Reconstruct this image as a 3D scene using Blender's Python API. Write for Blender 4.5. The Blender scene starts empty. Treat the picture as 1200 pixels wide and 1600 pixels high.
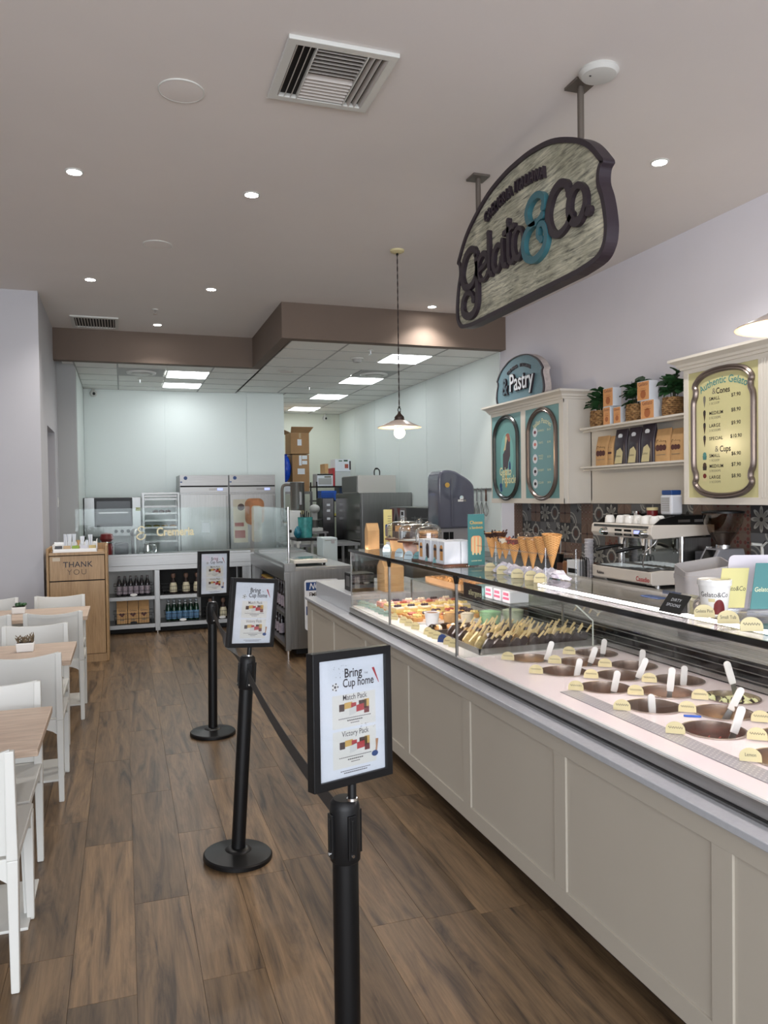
import bpy, bmesh, math, random
from mathutils import Vector, Matrix, noise
from mathutils.geometry import delaunay_2d_cdt
SC = bpy.context.scene
COL = SC.collection
RND = random.Random(11)
PI = math.pi

# ------------------------------------------------------------------ camera
cd = bpy.data.cameras.new('camera')
cam = bpy.data.objects.new('camera', cd); COL.objects.link(cam)
cd.sensor_fit = 'HORIZONTAL'; cd.sensor_width = 36.0; cd.lens = 36.0
cd.clip_start = 0.05; cd.clip_end = 100
_yaw, _pit, _rol = 0.32772, -0.021446, -0.013445
_fw = Vector((math.sin(_yaw) * math.cos(_pit), math.cos(_yaw) * math.cos(_pit), math.sin(_pit)))
_r = Vector((math.cos(_yaw), -math.sin(_yaw), 0)); _u = _r.cross(_fw)
_r2 = math.cos(_rol) * _r + math.sin(_rol) * _u
_u2 = -math.sin(_rol) * _r + math.cos(_rol) * _u
cam.matrix_world = Matrix(((_r2.x, _u2.x, -_fw.x, 0), (_r2.y, _u2.y, -_fw.y, 0), (_r2.z, _u2.z, -_fw.z, 1.65), (0, 0, 0, 1)))
SC.camera = cam

# ------------------------------------------------------------------ world, daylight, exposure
SC.view_settings.view_transform = 'Standard'
SC.view_settings.look = 'None'
SC.view_settings.exposure = 0.85
SC.view_settings.gamma = 1.0
SC.view_settings.use_curve_mapping = False
SC.cycles.transparent_max_bounces = 24
SC.cycles.max_bounces = 10
SC.cycles.sample_clamp_indirect = 6.0
w = bpy.data.worlds.new('world'); SC.world = w; w.use_nodes = True
w.node_tree.nodes['Background'].inputs[0].default_value = (0.80, 0.88, 1.0, 1)
w.node_tree.nodes['Background'].inputs[1].default_value = 1.25

def area_light(name, loc, target, sx, sy, energy, color):
    l = bpy.data.lights.new(name, 'AREA'); l.shape = 'RECTANGLE'; l.size = sx; l.size_y = sy
    l.energy = energy; l.color = color
    o = bpy.data.objects.new(name, l); COL.objects.link(o)
    o.location = loc
    o.rotation_euler = (Vector(target) - Vector(loc)).to_track_quat('-Z', 'Y').to_euler()
    return o
# daylight through the open shop front behind the visitor
area_light('daylight', (-1.4, -3.9, 1.7), (-0.6, 5.0, 1.5), 6.6, 3.0, 195, (0.93, 0.96, 1.0))

# ------------------------------------------------------------------ helpers
def lin(c):
    c = c / 255.0
    return c / 12.92 if c <= 0.04045 else ((c + 0.055) / 1.055) ** 2.4
def rgb(r, g, b): return (lin(r), lin(g), lin(b), 1.0)

class MB:
    """collects shapes in world (or local) coordinates"""
    def __init__(s): s.v = []; s.f = []
    def add(s, vs, fs):
        n = len(s.v); s.v += [tuple(v) for v in vs]; s.f += [tuple(i + n for i in f) for f in fs]; return s
    def box(s, x0, x1, y0, y1, z0, z1):
        v = [(x0,y0,z0),(x1,y0,z0),(x1,y1,z0),(x0,y1,z0),(x0,y0,z1),(x1,y0,z1),(x1,y1,z1),(x0,y1,z1)]
        return s.add(v, [(0,3,2,1),(4,5,6,7),(0,1,5,4),(1,2,6,5),(2,3,7,6),(3,0,4,7)])
    def bar(s, p0, p1, wd, th, up=(0,0,1)):
        p0, p1 = Vector(p0), Vector(p1); d = (p1 - p0).normalized(); u = Vector(up)
        if abs(d.dot(u)) > 0.99: u = Vector((0,1,0))
        a = d.cross(u).normalized() * wd / 2; b = a.cross(d).normalized() * th / 2
        v = [p0-a-b, p0+a-b, p0+a+b, p0-a+b, p1-a-b, p1+a-b, p1+a+b, p1-a+b]
        return s.add(v, [(0,1,2,3),(7,6,5,4),(0,4,5,1),(1,5,6,2),(2,6,7,3),(3,7,4,0)])
    def taper(s, c0, sz0, c1, sz1):
        v = []
        for c, z in ((c0, sz0), (c1, sz1)):
            for sx, sy in ((-1,-1),(1,-1),(1,1),(-1,1)):
                v.append((c[0] + sx * z[0] / 2, c[1] + sy * z[1] / 2, c[2]))
        return s.add(v, [(0,3,2,1),(4,5,6,7),(0,1,5,4),(1,2,6,5),(2,3,7,6),(3,0,4,7)])
    def cyl(s, p0, p1, r0, r1=None, n=16, cap=True):
        r1 = r0 if r1 is None else r1
        p0, p1 = Vector(p0), Vector(p1); d = (p1 - p0).normalized()
        a = d.orthogonal().normalized(); b = d.cross(a)
        v = []
        for p, r in ((p0, r0), (p1, r1)):
            for i in range(n):
                t = 2 * PI * i / n
                v.append(p + a * (r * math.cos(t)) + b * (r * math.sin(t)))
        f = [(i, (i+1) % n, n + (i+1) % n, n + i) for i in range(n)]
        if cap: f += [tuple(range(n-1, -1, -1)), tuple(range(n, 2*n))]
        return s.add(v, f)
    def lathe(s, prof, c=(0,0,0), n=20, sx=1, sy=1):
        v = []; f = []; rings = []
        for r, z in prof:
            if r < 1e-6:
                rings.append([len(v)]); v.append((c[0], c[1], c[2] + z))
            else:
                rings.append(list(range(len(v), len(v) + n)))
                for i in range(n):
                    t = 2 * PI * i / n
                    v.append((c[0] + sx * r * math.cos(t), c[1] + sy * r * math.sin(t), c[2] + z))
        for A, B in zip(rings, rings[1:]):
            for i in range(n):
                j = (i + 1) % n
                if len(A) == 1 and len(B) == 1: continue
                if len(A) == 1: f.append((A[0], B[j], B[i]))
                elif len(B) == 1: f.append((A[i], A[j], B[0]))
                else: f.append((A[i], A[j], B[j], B[i]))
        return s.add(v, f)
    def tube(s, path, r, n=8, closed=False, flat=None):
        P = [Vector(p) for p in path]; m = len(P); v = []; f = []
        prev = None
        for k in range(m):
            if closed: d = (P[(k+1) % m] - P[k-1])
            else: d = P[min(k+1, m-1)] - P[max(k-1, 0)]
            d.normalize()
            if prev is None: a = d.orthogonal().normalized()
            else:
                a = prev - d * prev.dot(d)
                a = a.normalized() if a.length > 1e-6 else d.orthogonal().normalized()
            prev = a; b = d.cross(a)
            rr = r[k] if isinstance(r, (list, tuple)) else r
            for i in range(n):
                t = 2 * PI * i / n
                v.append(P[k] + a * (rr * math.cos(t)) + b * (rr * math.sin(t)))
        for k in range(m if closed else m - 1):
            k2 = (k + 1) % m
            for i in range(n):
                j = (i + 1) % n
                f.append((k*n+i, k*n+j, k2*n+j, k2*n+i))
        if not closed: f += [tuple(range(n-1, -1, -1)), tuple((m-1)*n + i for i in range(n))]
        return s.add(v, f)
    def prism(s, poly, d0, d1, B):
        n = len(poly)
        v = [B(p[0], p[1], d0) for p in poly] + [B(p[0], p[1], d1) for p in poly]
        f = [tuple(range(n-1, -1, -1)), tuple(range(n, 2*n))] + [(i, (i+1) % n, n + (i+1) % n, n + i) for i in range(n)]
        return s.add(v, f)
    def ring(s, outer, inner, d0, d1, B):
        n = len(outer); v = []
        for d in (d0, d1):
            v += [B(p[0], p[1], d) for p in outer] + [B(p[0], p[1], d) for p in inner]
        f = []
        for i in range(n):
            j = (i + 1) % n
            f += [(i, n+i, n+j, j), (2*n+i, 2*n+j, 3*n+j, 3*n+i), (i, j, 2*n+j, 2*n+i), (n+j, n+i, 3*n+i, 3*n+j)]
        return s.add(v, f)
    def quad(s, poly, d, B):
        return s.add([B(p[0], p[1], d) for p in poly], [tuple(range(len(poly)))])
    def rect(s, a0, a1, b0, b1, d, B): return s.quad([(a0,b0),(a1,b0),(a1,b1),(a0,b1)], d, B)
    def slab(s, a0, a1, b0, b1, d0, d1, B): return s.prism([(a0,b0),(a1,b0),(a1,b1),(a0,b1)], d0, d1, B)
    def ribbon(s, pts, wd, d0, d1, B, closed=False):
        n = len(pts); v = []; f = []
        for d in (d0, d1):
            for k in range(n):
                if closed: t = Vector(pts[(k+1) % n]) - Vector(pts[k-1])
                else: t = Vector(pts[min(k+1, n-1)]) - Vector(pts[max(k-1, 0)])
                t = Vector((t[0], t[1])); t = t.normalized() if t.length > 1e-9 else Vector((1, 0))
                q = Vector((-t.y, t.x)); ww = (wd[k] if isinstance(wd, (list, tuple)) else wd) / 2
                v.append(B(pts[k][0] + q.x * ww, pts[k][1] + q.y * ww, d))
                v.append(B(pts[k][0] - q.x * ww, pts[k][1] - q.y * ww, d))
        m = 2 * n
        for k in range(n if closed else n - 1):
            a, b, c, e = 2*k, 2*k+1, (2*k+3) % m, (2*k+2) % m
            f += [(a, b, c, e), (m+a, m+e, m+c, m+b), (a, e, m+e, m+a), (b, m+b, m+c, c)]
        if not closed: f += [(0, m, m+1, 1), (m-2, m-1, 2*m-1, 2*m-2)]
        return s.add(v, f)
    def ball(s, c, r, n=12, m=8, sc=(1,1,1)):
        prof = [(r * math.sin(PI * i / m), -r * math.cos(PI * i / m)) for i in range(m + 1)]
        prof[0] = (0, -r); prof[-1] = (0, r)
        k = len(s.v); s.lathe(prof, (0,0,0), n)
        for i in range(k, len(s.v)):
            x, y, z = s.v[i]; s.v[i] = (c[0] + x*sc[0], c[1] + y*sc[1], c[2] + z*sc[2])
        return s
    def grid(s, fn, nu, nv, thick=None):
        """fn(u,v)->point, u,v in 0..1; thick = vector added for the back skin"""
        P = [Vector(fn(i / nu, j / nv)) for j in range(nv + 1) for i in range(nu + 1)]
        W = nu + 1
        f = [(j*W+i, j*W+i+1, (j+1)*W+i+1, (j+1)*W+i) for j in range(nv) for i in range(nu)]
        if thick is None: return s.add(P, f)
        n = len(P); t = Vector(thick)
        f += [(n+d, n+c, n+b, n+a) for a, b, c, d in list(f)]
        rim = list(range(W)) + [j*W+nu for j in range(1, nv+1)] + [nv*W+i for i in range(nu-1, -1, -1)] + [j*W for j in range(nv-1, 0, -1)]
        for k in range(len(rim)):
            a, b = rim[k], rim[(k+1) % len(rim)]
            f.append((b, a, n+a, n+b))
        return s.add(P + [p + t for p in P], f)
    def xf(s, M, start=0):
        for i in range(start, len(s.v)): s.v[i] = tuple(M @ Vector(s.v[i]))
        return s
    def join(s, o): return s.add(o.v, o.f)

def basis(o, u, v, n):
    o, u, v, n = Vector(o), Vector(u), Vector(v), Vector(n)
    return lambda a, b, c=0.0: o + u * a + v * b + n * c
def face_y(x, y, z): return basis((x, y, z), (1,0,0), (0,0,1), (0,-1,0))      # faces the visitor
def face_x(x, y, z): return basis((x, y, z), (0,-1,0), (0,0,1), (-1,0,0))     # on the right, faces left
def face_down(x, y, z): return basis((x, y, z), (1,0,0), (0,-1,0), (0,0,-1))
def face_up(x, y, z): return basis((x, y, z), (1,0,0), (0,1,0), (0,0,1))

def wl(o):
    p = Vector((0,0,0))
    while o is not None: p += o.location; o = o.parent
    return p
def mesh_of(mb, m, smooth=None, off=None):
    me = bpy.data.meshes.new('mesh')
    vs = mb.v if off is None else [(v[0]-off.x, v[1]-off.y, v[2]-off.z) for v in mb.v]
    me.from_pydata(vs, [], mb.f)
    bm = bmesh.new(); bm.from_mesh(me); bmesh.ops.recalc_face_normals(bm, faces=bm.faces); bm.to_mesh(me); bm.free()
    me.materials.append(m)
    if smooth is not None:
        me.polygons.foreach_set('use_smooth', [True] * len(me.polygons))
        me.set_sharp_from_angle(angle=math.radians(smooth))
    me.update()
    return me
def part(name, mb, m, parent, smooth=None, bevel=0, kind=None, label=None):
    """a part: mesh in the coordinates of the thing's parent space, moved to the parent's origin"""
    me = mesh_of(mb, m, smooth, wl(parent)) if not isinstance(mb, bpy.types.Mesh) else mb
    o = bpy.data.objects.new(name, me); COL.objects.link(o); o.parent = parent
    if bevel: add_bevel(o, bevel)
    if kind: o['kind'] = kind
    if label: o['label'] = label
    return o
def add_bevel(o, wd, seg=2):
    b = o.modifiers.new('bevel', 'BEVEL'); b.width = wd; b.segments = seg; b.limit_method = 'ANGLE'; b.angle_limit = 0.6
    b.harden_normals = False
    return o
def tag(o, label, cat, group=None):
    o['label'] = label; o['category'] = cat
    if group: o['group'] = group
    return o
def thing(name, label, cat, loc=(0,0,0), group=None):
    o = bpy.data.objects.new(name, None); COL.objects.link(o); o.location = loc; o.empty_display_size = 0.05
    bpy.context.view_layer.update() if False else None
    return tag(o, label, cat, group)
def single(name, mb, m, label, cat, loc=(0,0,0), group=None, smooth=None, bevel=0):
    loc = Vector(loc)
    o = bpy.data.objects.new(name, mesh_of(mb, m, smooth, loc)); COL.objects.link(o); o.location = loc
    if bevel: add_bevel(o, bevel)
    return tag(o, label, cat, group)
def struct(name, mb, m, parent=None, smooth=None, bevel=0):
    o = bpy.data.objects.new(name, mesh_of(mb, m, smooth)); COL.objects.link(o)
    if parent: o.parent = parent
    else: o['kind'] = 'structure'
    if bevel: add_bevel(o, bevel)
    return o
def copy_tree(o, loc=None, rz=None, label=None, parent=None, scale=None):
    c = o.copy(); COL.objects.link(c)
    if parent: c.parent = parent
    if loc is not None: c.location = loc
    if rz is not None: c.rotation_euler = (0, 0, rz)
    if scale is not None: c.scale = scale
    if label: c['label'] = label
    for ch in list(o.children): copy_tree(ch, parent=c)
    return c
def text_mb(txt, size, B, d0=0.0, depth=0.002, align='CENTER', shear=0.0, bold=0.0, sx=1.0, arc=None, space=1.0, ax=0.0):
    cu = bpy.data.curves.new('txt', 'FONT'); cu.body = txt; cu.size = size; cu.align_x = align; cu.align_y = 'CENTER'
    cu.extrude = 0; cu.resolution_u = 3; cu.shear = shear; cu.offset = bold * size; cu.space_character = space; cu.space_line = 0.9
    o = bpy.data.objects.new('txt', cu); COL.objects.link(o)
    dg = bpy.context.evaluated_depsgraph_get()
    me = bpy.data.meshes.new_from_object(o.evaluated_get(dg))
    bm = bmesh.new(); bm.from_mesh(me)
    bmesh.ops.remove_doubles(bm, verts=bm.verts, dist=size * 1e-4)
    if depth:
        r = bmesh.ops.extrude_face_region(bm, geom=bm.faces[:])
        for e in r['geom']:
            if isinstance(e, bmesh.types.BMVert): e.co.z += depth
    mb = MB()
    bm.verts.index_update()
    vs = []
    for v in bm.verts:
        a, b = v.co.x * sx + ax, v.co.y
        if arc:
            t = a / arc; rr = arc + b
            a, b = rr * math.sin(t), rr * math.cos(t) - arc
        vs.append(B(a, b, d0 + v.co.z))
    mb.add(vs, [tuple(v.index for v in f.verts) for f in bm.faces])
    bm.free(); bpy.data.objects.remove(o); bpy.data.curves.remove(cu); bpy.data.meshes.remove(me)
    return mb
def spline(pts, per=6, closed=False):
    P = [Vector(p).to_3d() if len(p) == 2 else Vector(p) for p in pts]; n = len(P); out = []
    for k in range(n if closed else n - 1):
        if closed: p0, p1, p2, p3 = P[k-1], P[k], P[(k+1) % n], P[(k+2) % n]
        else: p0, p1, p2, p3 = P[max(k-1,0)], P[k], P[k+1], P[min(k+2,n-1)]
        for i in range(per):
            t = i / per
            out.append(0.5 * ((2*p1) + (p2-p0)*t + (2*p0-5*p1+4*p2-p3)*t*t + (3*p1-p0-3*p2+p3)*t**3))
    if not closed: out.append(P[-1])
    return [tuple(p) for p in out]
def rrect(a0, a1, b0, b1, r, n=5):
    out = []
    for cx, cy, t0 in ((a1-r, b1-r, 0), (a0+r, b1-r, 90), (a0+r, b0+r, 180), (a1-r, b0+r, 270)):
        for i in range(n + 1):
            t = math.radians(t0 + 90 * i / n); out.append((cx + r * math.cos(t), cy + r * math.sin(t)))
    return out
def circ(cx, cy, r, n=20, ry=None): return [(cx + r * math.cos(2*PI*i/n), cy + (ry or r) * math.sin(2*PI*i/n)) for i in range(n)]
ORD = ['leftmost', 'second from left', 'third from left', 'fourth from left', 'fifth from left', 'sixth from left', 'seventh from left', 'eighth from left', 'ninth from left', 'tenth from left', 'eleventh from left', 'twelfth from left', 'thirteenth from left']
NTH = ['first', 'second', 'third', 'fourth', 'fifth', 'sixth', 'seventh', 'eighth', 'ninth', 'tenth', 'eleventh', 'twelfth', 'thirteenth', 'fourteenth', 'fifteenth']

# ------------------------------------------------------------------ materials
def newmat(name):
    m = bpy.data.materials.new(name); m.use_nodes = True
    nt = m.node_tree; b = nt.nodes['Principled BSDF']
    return m, nt, b
def N(nt, t, **kw):
    n = nt.nodes.new(t)
    for k, v in kw.items():
        if k.startswith('i_'):
            key = k[2:]; n.inputs[int(key) if key.isdigit() else key].default_value = v
        else: setattr(n, k, v)
    return n
def ramp(nt, stops):
    r = nt.nodes.new('ShaderNodeValToRGB'); e = r.color_ramp.elements
    while len(e) < len(stops): e.new(0.5)
    for k, (p, c) in enumerate(stops): e[k].position = p; e[k].color = c
    return r
def plain(name, c, rough=0.5, metal=0.0, var=0.0, scale=8.0, bump=0.0, coat=0.0, spec=0.5, stretch=None):
    m, nt, b = newmat(name)
    b.inputs['Base Color'].default_value = c; b.inputs['Roughness'].default_value = rough
    b.inputs['Metallic'].default_value = metal; b.inputs['Specular IOR Level'].default_value = spec
    if coat: b.inputs['Coat Weight'].default_value = coat; b.inputs['Coat Roughness'].default_value = 0.05
    if var or bump:
        tc = N(nt, 'ShaderNodeTexCoord'); no = N(nt, 'ShaderNodeTexNoise', i_Scale=scale, i_Detail=4.0)
        if stretch:
            mp = N(nt, 'ShaderNodeMapping'); mp.inputs['Scale'].default_value = stretch
            nt.links.new(tc.outputs['Object'], mp.inputs[0]); nt.links.new(mp.outputs[0], no.inputs[0])
        else: nt.links.new(tc.outputs['Object'], no.inputs[0])
        if var:
            lo = tuple(max(0, x * (1 - var)) for x in c[:3]) + (1,); hi = tuple(min(1, x * (1 + var)) for x in c[:3]) + (1,)
            r = ramp(nt, [(0.3, lo), (0.7, hi)])
            nt.links.new(no.outputs[0], r.inputs[0]); nt.links.new(r.outputs[0], b.inputs['Base Color'])
        if bump:
            bp = N(nt, 'ShaderNodeBump', i_Strength=bump, i_Distance=0.002)
            nt.links.new(no.outputs[0], bp.inputs['Height']); nt.links.new(bp.outputs[0], b.inputs['Normal'])
    return m
def emit(name, c, s):
    m, nt, b = newmat(name)
    b.inputs['Base Color'].default_value = (0.8, 0.8, 0.8, 1)
    b.inputs['Emission Color'].default_value = c; b.inputs['Emission Strength'].default_value = s
    return m
def glass(name, tint=(0.975, 0.982, 0.978, 1), rough=0.0, base=0.04, power=5.0):
    m = bpy.data.materials.new(name); m.use_nodes = True; nt = m.node_tree; nt.nodes.clear()
    out = N(nt, 'ShaderNodeOutputMaterial'); mix = N(nt, 'ShaderNodeMixShader')
    tr = N(nt, 'ShaderNodeBsdfTransparent'); gl = N(nt, 'ShaderNodeBsdfGlossy')
    tr.inputs[0].default_value = tint; gl.inputs['Roughness'].default_value = rough
    lw = N(nt, 'ShaderNodeLayerWeight', i_Blend=0.5)
    pw = N(nt, 'ShaderNodeMath', operation='POWER'); pw.inputs[1].default_value = power
    ma = N(nt, 'ShaderNodeMath', operation='MULTIPLY_ADD'); ma.inputs[1].default_value = 1 - base; ma.inputs[2].default_value = base
    L = nt.links.new
    L(lw.outputs['Facing'], pw.inputs[0]); L(pw.outputs[0], ma.inputs[0]); L(ma.outputs[0], mix.inputs[0])
    L(tr.outputs[0], mix.inputs[1]); L(gl.outputs[0], mix.inputs[2]); L(mix.outputs[0], out.inputs[0])
    return m
def steel(name, c=(0.55, 0.55, 0.54, 1), rough=0.3, axis=2):
    m, nt, b = newmat(name)
    b.inputs['Metallic'].default_value = 1.0
    tc = N(nt, 'ShaderNodeTexCoord'); mp = N(nt, 'ShaderNodeMapping')
    sc = [60.0, 60.0, 60.0]; sc[axis] = 1.5; mp.inputs['Scale'].default_value = sc
    no = N(nt, 'ShaderNodeTexNoise', i_Scale=2.0, i_Detail=3.0)
    r = ramp(nt, [(0.3, tuple(x * 0.9 for x in c[:3]) + (1,)), (0.7, tuple(min(1, x * 1.08) for x in c[:3]) + (1,))])
    rr = N(nt, 'ShaderNodeMapRange'); rr.inputs['To Min'].default_value = rough * 0.8; rr.inputs['To Max'].default_value = rough * 1.25
    L = nt.links.new
    L(tc.outputs['Object'], mp.inputs[0]); L(mp.outputs[0], no.inputs[0]); L(no.outputs[0], r.inputs[0]); L(r.outputs[0], b.inputs['Base Color'])
    L(no.outputs[0], rr.inputs[0]); L(rr.outputs[0], b.inputs['Roughness'])
    return m
def wood(name, dark, light, axis=1, scale=1.0, rough=0.4, per_object=True, bump=0.15, streak=0.0):
    m, nt, b = newmat(name); L = nt.links.new
    tc = N(nt, 'ShaderNodeTexCoord'); oi = N(nt, 'ShaderNodeObjectInfo')
    cx = N(nt, 'ShaderNodeCombineXYZ'); mu = N(nt, 'ShaderNodeMath', operation='MULTIPLY'); mu.inputs[1].default_value = 37.0
    L(oi.outputs['Random'], mu.inputs[0]); [L(mu.outputs[0], cx.inputs[i]) for i in range(3)]
    ad = N(nt, 'ShaderNodeVectorMath', operation='ADD'); L(tc.outputs['Object'], ad.inputs[0])
    if per_object: L(cx.outputs[0], ad.inputs[1])
    def layer(across, along, detail, rgh, dist):
        mp = N(nt, 'ShaderNodeMapping'); sc = [across * scale] * 3; sc[axis] = along * scale; mp.inputs['Scale'].default_value = sc
        L(ad.outputs[0], mp.inputs[0])
        n = N(nt, 'ShaderNodeTexNoise', i_Scale=1.0, i_Detail=detail, i_Roughness=rgh, i_Distortion=dist); L(mp.outputs[0], n.inputs[0])
        return n.outputs[0]
    n1 = layer(13.0, 1.3, 7.0, 0.62, 1.3); n2 = layer(110.0, 4.0, 4.0, 0.65, 0.4)
    mid = tuple(a * .45 + c * .55 for a, c in zip(dark, light))
    r1 = ramp(nt, [(0.30, dark), (0.46, mid), (0.66, light)]); L(n1, r1.inputs[0])
    r2 = ramp(nt, [(0.36, (0.55, 0.53, 0.50, 1)), (0.56, (1, 1, 1, 1))]); L(n2, r2.inputs[0])
    mx = N(nt, 'ShaderNodeMix', data_type='RGBA', blend_type='MULTIPLY'); mx.inputs[0].default_value = 0.55
    L(r1.outputs[0], mx.inputs[6]); L(r2.outputs[0], mx.inputs[7])
    out = mx.outputs[2]
    if streak:
        n3 = layer(16.0, 1.6, 5.0, 0.6, 2.2)
        r3 = ramp(nt, [(0.62, (1, 1, 1, 1)), (0.72, (0.42, 0.38, 0.36, 1))]); L(n3, r3.inputs[0])
        m3 = N(nt, 'ShaderNodeMix', data_type='RGBA', blend_type='MULTIPLY'); m3.inputs[0].default_value = streak
        L(out, m3.inputs[6]); L(r3.outputs[0], m3.inputs[7]); out = m3.outputs[2]
    hs = N(nt, 'ShaderNodeHueSaturation'); vr = N(nt, 'ShaderNodeMapRange')
    vr.inputs['To Min'].default_value = 0.80 if per_object else 1.0; vr.inputs['To Max'].default_value = 1.16 if per_object else 1.0
    L(oi.outputs['Random'], vr.inputs[0]); L(vr.outputs[0], hs.inputs['Value']); L(out, hs.inputs['Color'])
    m4 = N(nt, 'ShaderNodeMix', data_type='RGBA', blend_type='MULTIPLY'); m4.inputs[0].default_value = 1.0
    L(hs.outputs[0], m4.inputs[6]); L(oi.outputs['Color'], m4.inputs[7]); L(m4.outputs[2], b.inputs['Base Color'])
    b.inputs['Roughness'].default_value = rough
    bp = N(nt, 'ShaderNodeBump', i_Strength=bump, i_Distance=0.001); L(n2, bp.inputs['Height']); L(bp.outputs[0], b.inputs['Normal'])
    return m

M = {}
M['wall'] = plain('wall_paint', rgb(230, 228, 236), 0.7, var=0.015, scale=2)
M['wall_left'] = plain('wall_paint_grey', rgb(188, 187, 191), 0.7, var=0.015, scale=2)
M['frp'] = plain('washable_wall_panel', rgb(228, 236, 233), 0.45, bump=0.05, scale=120)
M['ceiling'] = plain('ceiling_paint', rgb(225, 219, 215), 0.85, var=0.012, scale=2)
M['tile_ceil'] = plain('ceiling_panel_white', rgb(238, 238, 234), 0.9, var=0.03, scale=90, bump=0.2)
M['tbar'] = plain('grid_bar', rgb(170, 170, 168), 0.6)
M['taupe'] = plain('taupe_paint', rgb(112, 97, 86), 0.75, var=0.02, scale=3)
M['dark'] = plain('dark_gap', rgb(22, 20, 19), 0.7)
M['black'] = plain('black_powder_coat', rgb(13, 13, 14), 0.36, spec=0.3)
M['blackgloss'] = plain('black_gloss', rgb(14, 14, 16), 0.12)
M['blackplastic'] = plain('black_plastic', rgb(17, 17, 18), 0.45, spec=0.3)
M['white'] = plain('white_plastic', rgb(208, 208, 203), 0.42)
M['whitegloss'] = plain('white_gloss', rgb(232, 231, 228), 0.18)
M['paper'] = plain('paper_white', rgb(222, 226, 232), 0.35)
M['cream'] = plain('cream_card', rgb(210, 198, 152), 0.5)
M['cabinet'] = plain('cabinet_paint', rgb(222, 216, 206), 0.45)
M['counter'] = plain('counter_paint', rgb(178, 171, 158), 0.42, var=0.01, scale=4)
M['stone'] = plain('white_quartz', rgb(174, 176, 180), 0.25, var=0.03, scale=60)
M['steel'] = steel('brushed_steel', (0.29, 0.29, 0.285, 1), .34)
M['steel_h'] = steel('brushed_steel_flat', (0.33, 0.33, 0.325, 1), .38, axis=0)
M['steel_band'] = steel('satin_steel_band', (0.48, 0.48, 0.47, 1), .36, axis=1)
M['steel_d'] = steel('dark_brushed_steel', (0.24, 0.235, 0.23, 1), 0.33)
M['chrome'] = plain('chrome', (0.8, 0.8, 0.8, 1), 0.08, 1.0)
M['pan'] = plain('pan_steel', (0.60, 0.50, 0.44, 1), 0.26, 0.9)
M['glass'] = glass('clear_glass')
M['glass_d'] = glass('dome_glass', (0.93, 0.95, 0.95, 1), 0.03, 0.13, 2.6)
M['glass_top'] = glass('case_top_glass', (0.965, 0.98, 0.975, 1), 0.0, 0.04)
M['glass_rear'] = glass('rear_case_glass', (0.95, 0.96, 0.96, 1), 0.02, 0.22)
M['glass_g'] = glass('green_tinted_glass', (0.93, 0.965, 0.955, 1), 0.05, 0.016)
M['plastic_clear'] = glass('clear_acrylic', (0.93, 0.94, 0.95, 1), 0.05, 0.08)
M['plank'] = wood('floor_plank', rgb(50, 39, 30), rgb(131, 106, 78), 1, 1.0, 0.38, streak=0.8)
M['oak'] = wood('pale_oak_laminate', rgb(184, 160, 140), rgb(208, 186, 166), 0, 1.4, 0.4, False, 0.05)
M['binwood'] = wood('maple_laminate', rgb(160, 127, 88), rgb(180, 147, 106), 2, 1.0, 0.45, False, 0.04)
M['darkwood'] = wood('dark_walnut', rgb(58, 32, 22), rgb(104, 62, 42), 0, 2.0, 0.4, False, 0.1)
M['kraft'] = plain('kraft_paper', rgb(196, 156, 108), 0.8, var=0.06, scale=20)
M['cardboard'] = plain('cardboard', rgb(168, 130, 92), 0.85, var=0.04, scale=12)
M['teal'] = plain('teal_print', rgb(114, 158, 160), 0.35)
M['teald'] = plain('deep_teal_print', rgb(62, 122, 122), 0.4)
M['boardcream'] = plain('cream_board', rgb(206, 200, 148), 0.3, coat=0.5)
M['boardcream'].node_tree.nodes['Principled BSDF'].inputs['Coat Roughness'].default_value = 0.16
M['ink'] = plain('dark_ink', rgb(44, 36, 40), 0.5)
M['inkgrey'] = plain('grey_ink', rgb(120, 116, 104), 0.5)
M['inkteal'] = plain('teal_ink', rgb(78, 140, 136), 0.5)
M['inkcream'] = plain('cream_ink', rgb(226, 222, 176), 0.5)
M['purple'] = plain('plum_black_paint', rgb(48, 38, 46), 0.45)
M['signteal'] = plain('sign_teal_paint', rgb(58, 108, 118), 0.4)
M['frame'] = plain('pewter_moulding', rgb(122, 110, 104), 0.28, 0.6)
M['rod'] = plain('grey_bronze_rod', rgb(112, 104, 96), 0.4, 0.5)
M['red'] = plain('red_print', rgb(178, 44, 50), 0.45)
M['redd'] = plain('dark_red', rgb(110, 22, 26), 0.35)
M['gold'] = plain('mustard_print', rgb(206, 166, 84), 0.5)
M['choc'] = plain('chocolate', rgb(58, 34, 26), 0.4, var=0.2, scale=40)
M['blue'] = plain('blue_plastic', rgb(40, 92, 190), 0.4)
M['navy'] = plain('navy_print', rgb(24, 62, 120), 0.4)
M['greybin'] = plain('grey_bin_plastic', rgb(158, 156, 158), 0.5)
M['slate'] = plain('slate_blue_enamel', rgb(92, 94, 108), 0.16, coat=0.5)
M['leaf'] = plain('dark_green_leaf', rgb(48, 84, 50), 0.35, var=0.35, scale=14)
M['soil'] = plain('soil', rgb(52, 38, 28), 0.9)
M['coffee'] = plain('coffee_beans', rgb(52, 30, 20), 0.5, var=0.3, scale=60)
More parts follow.
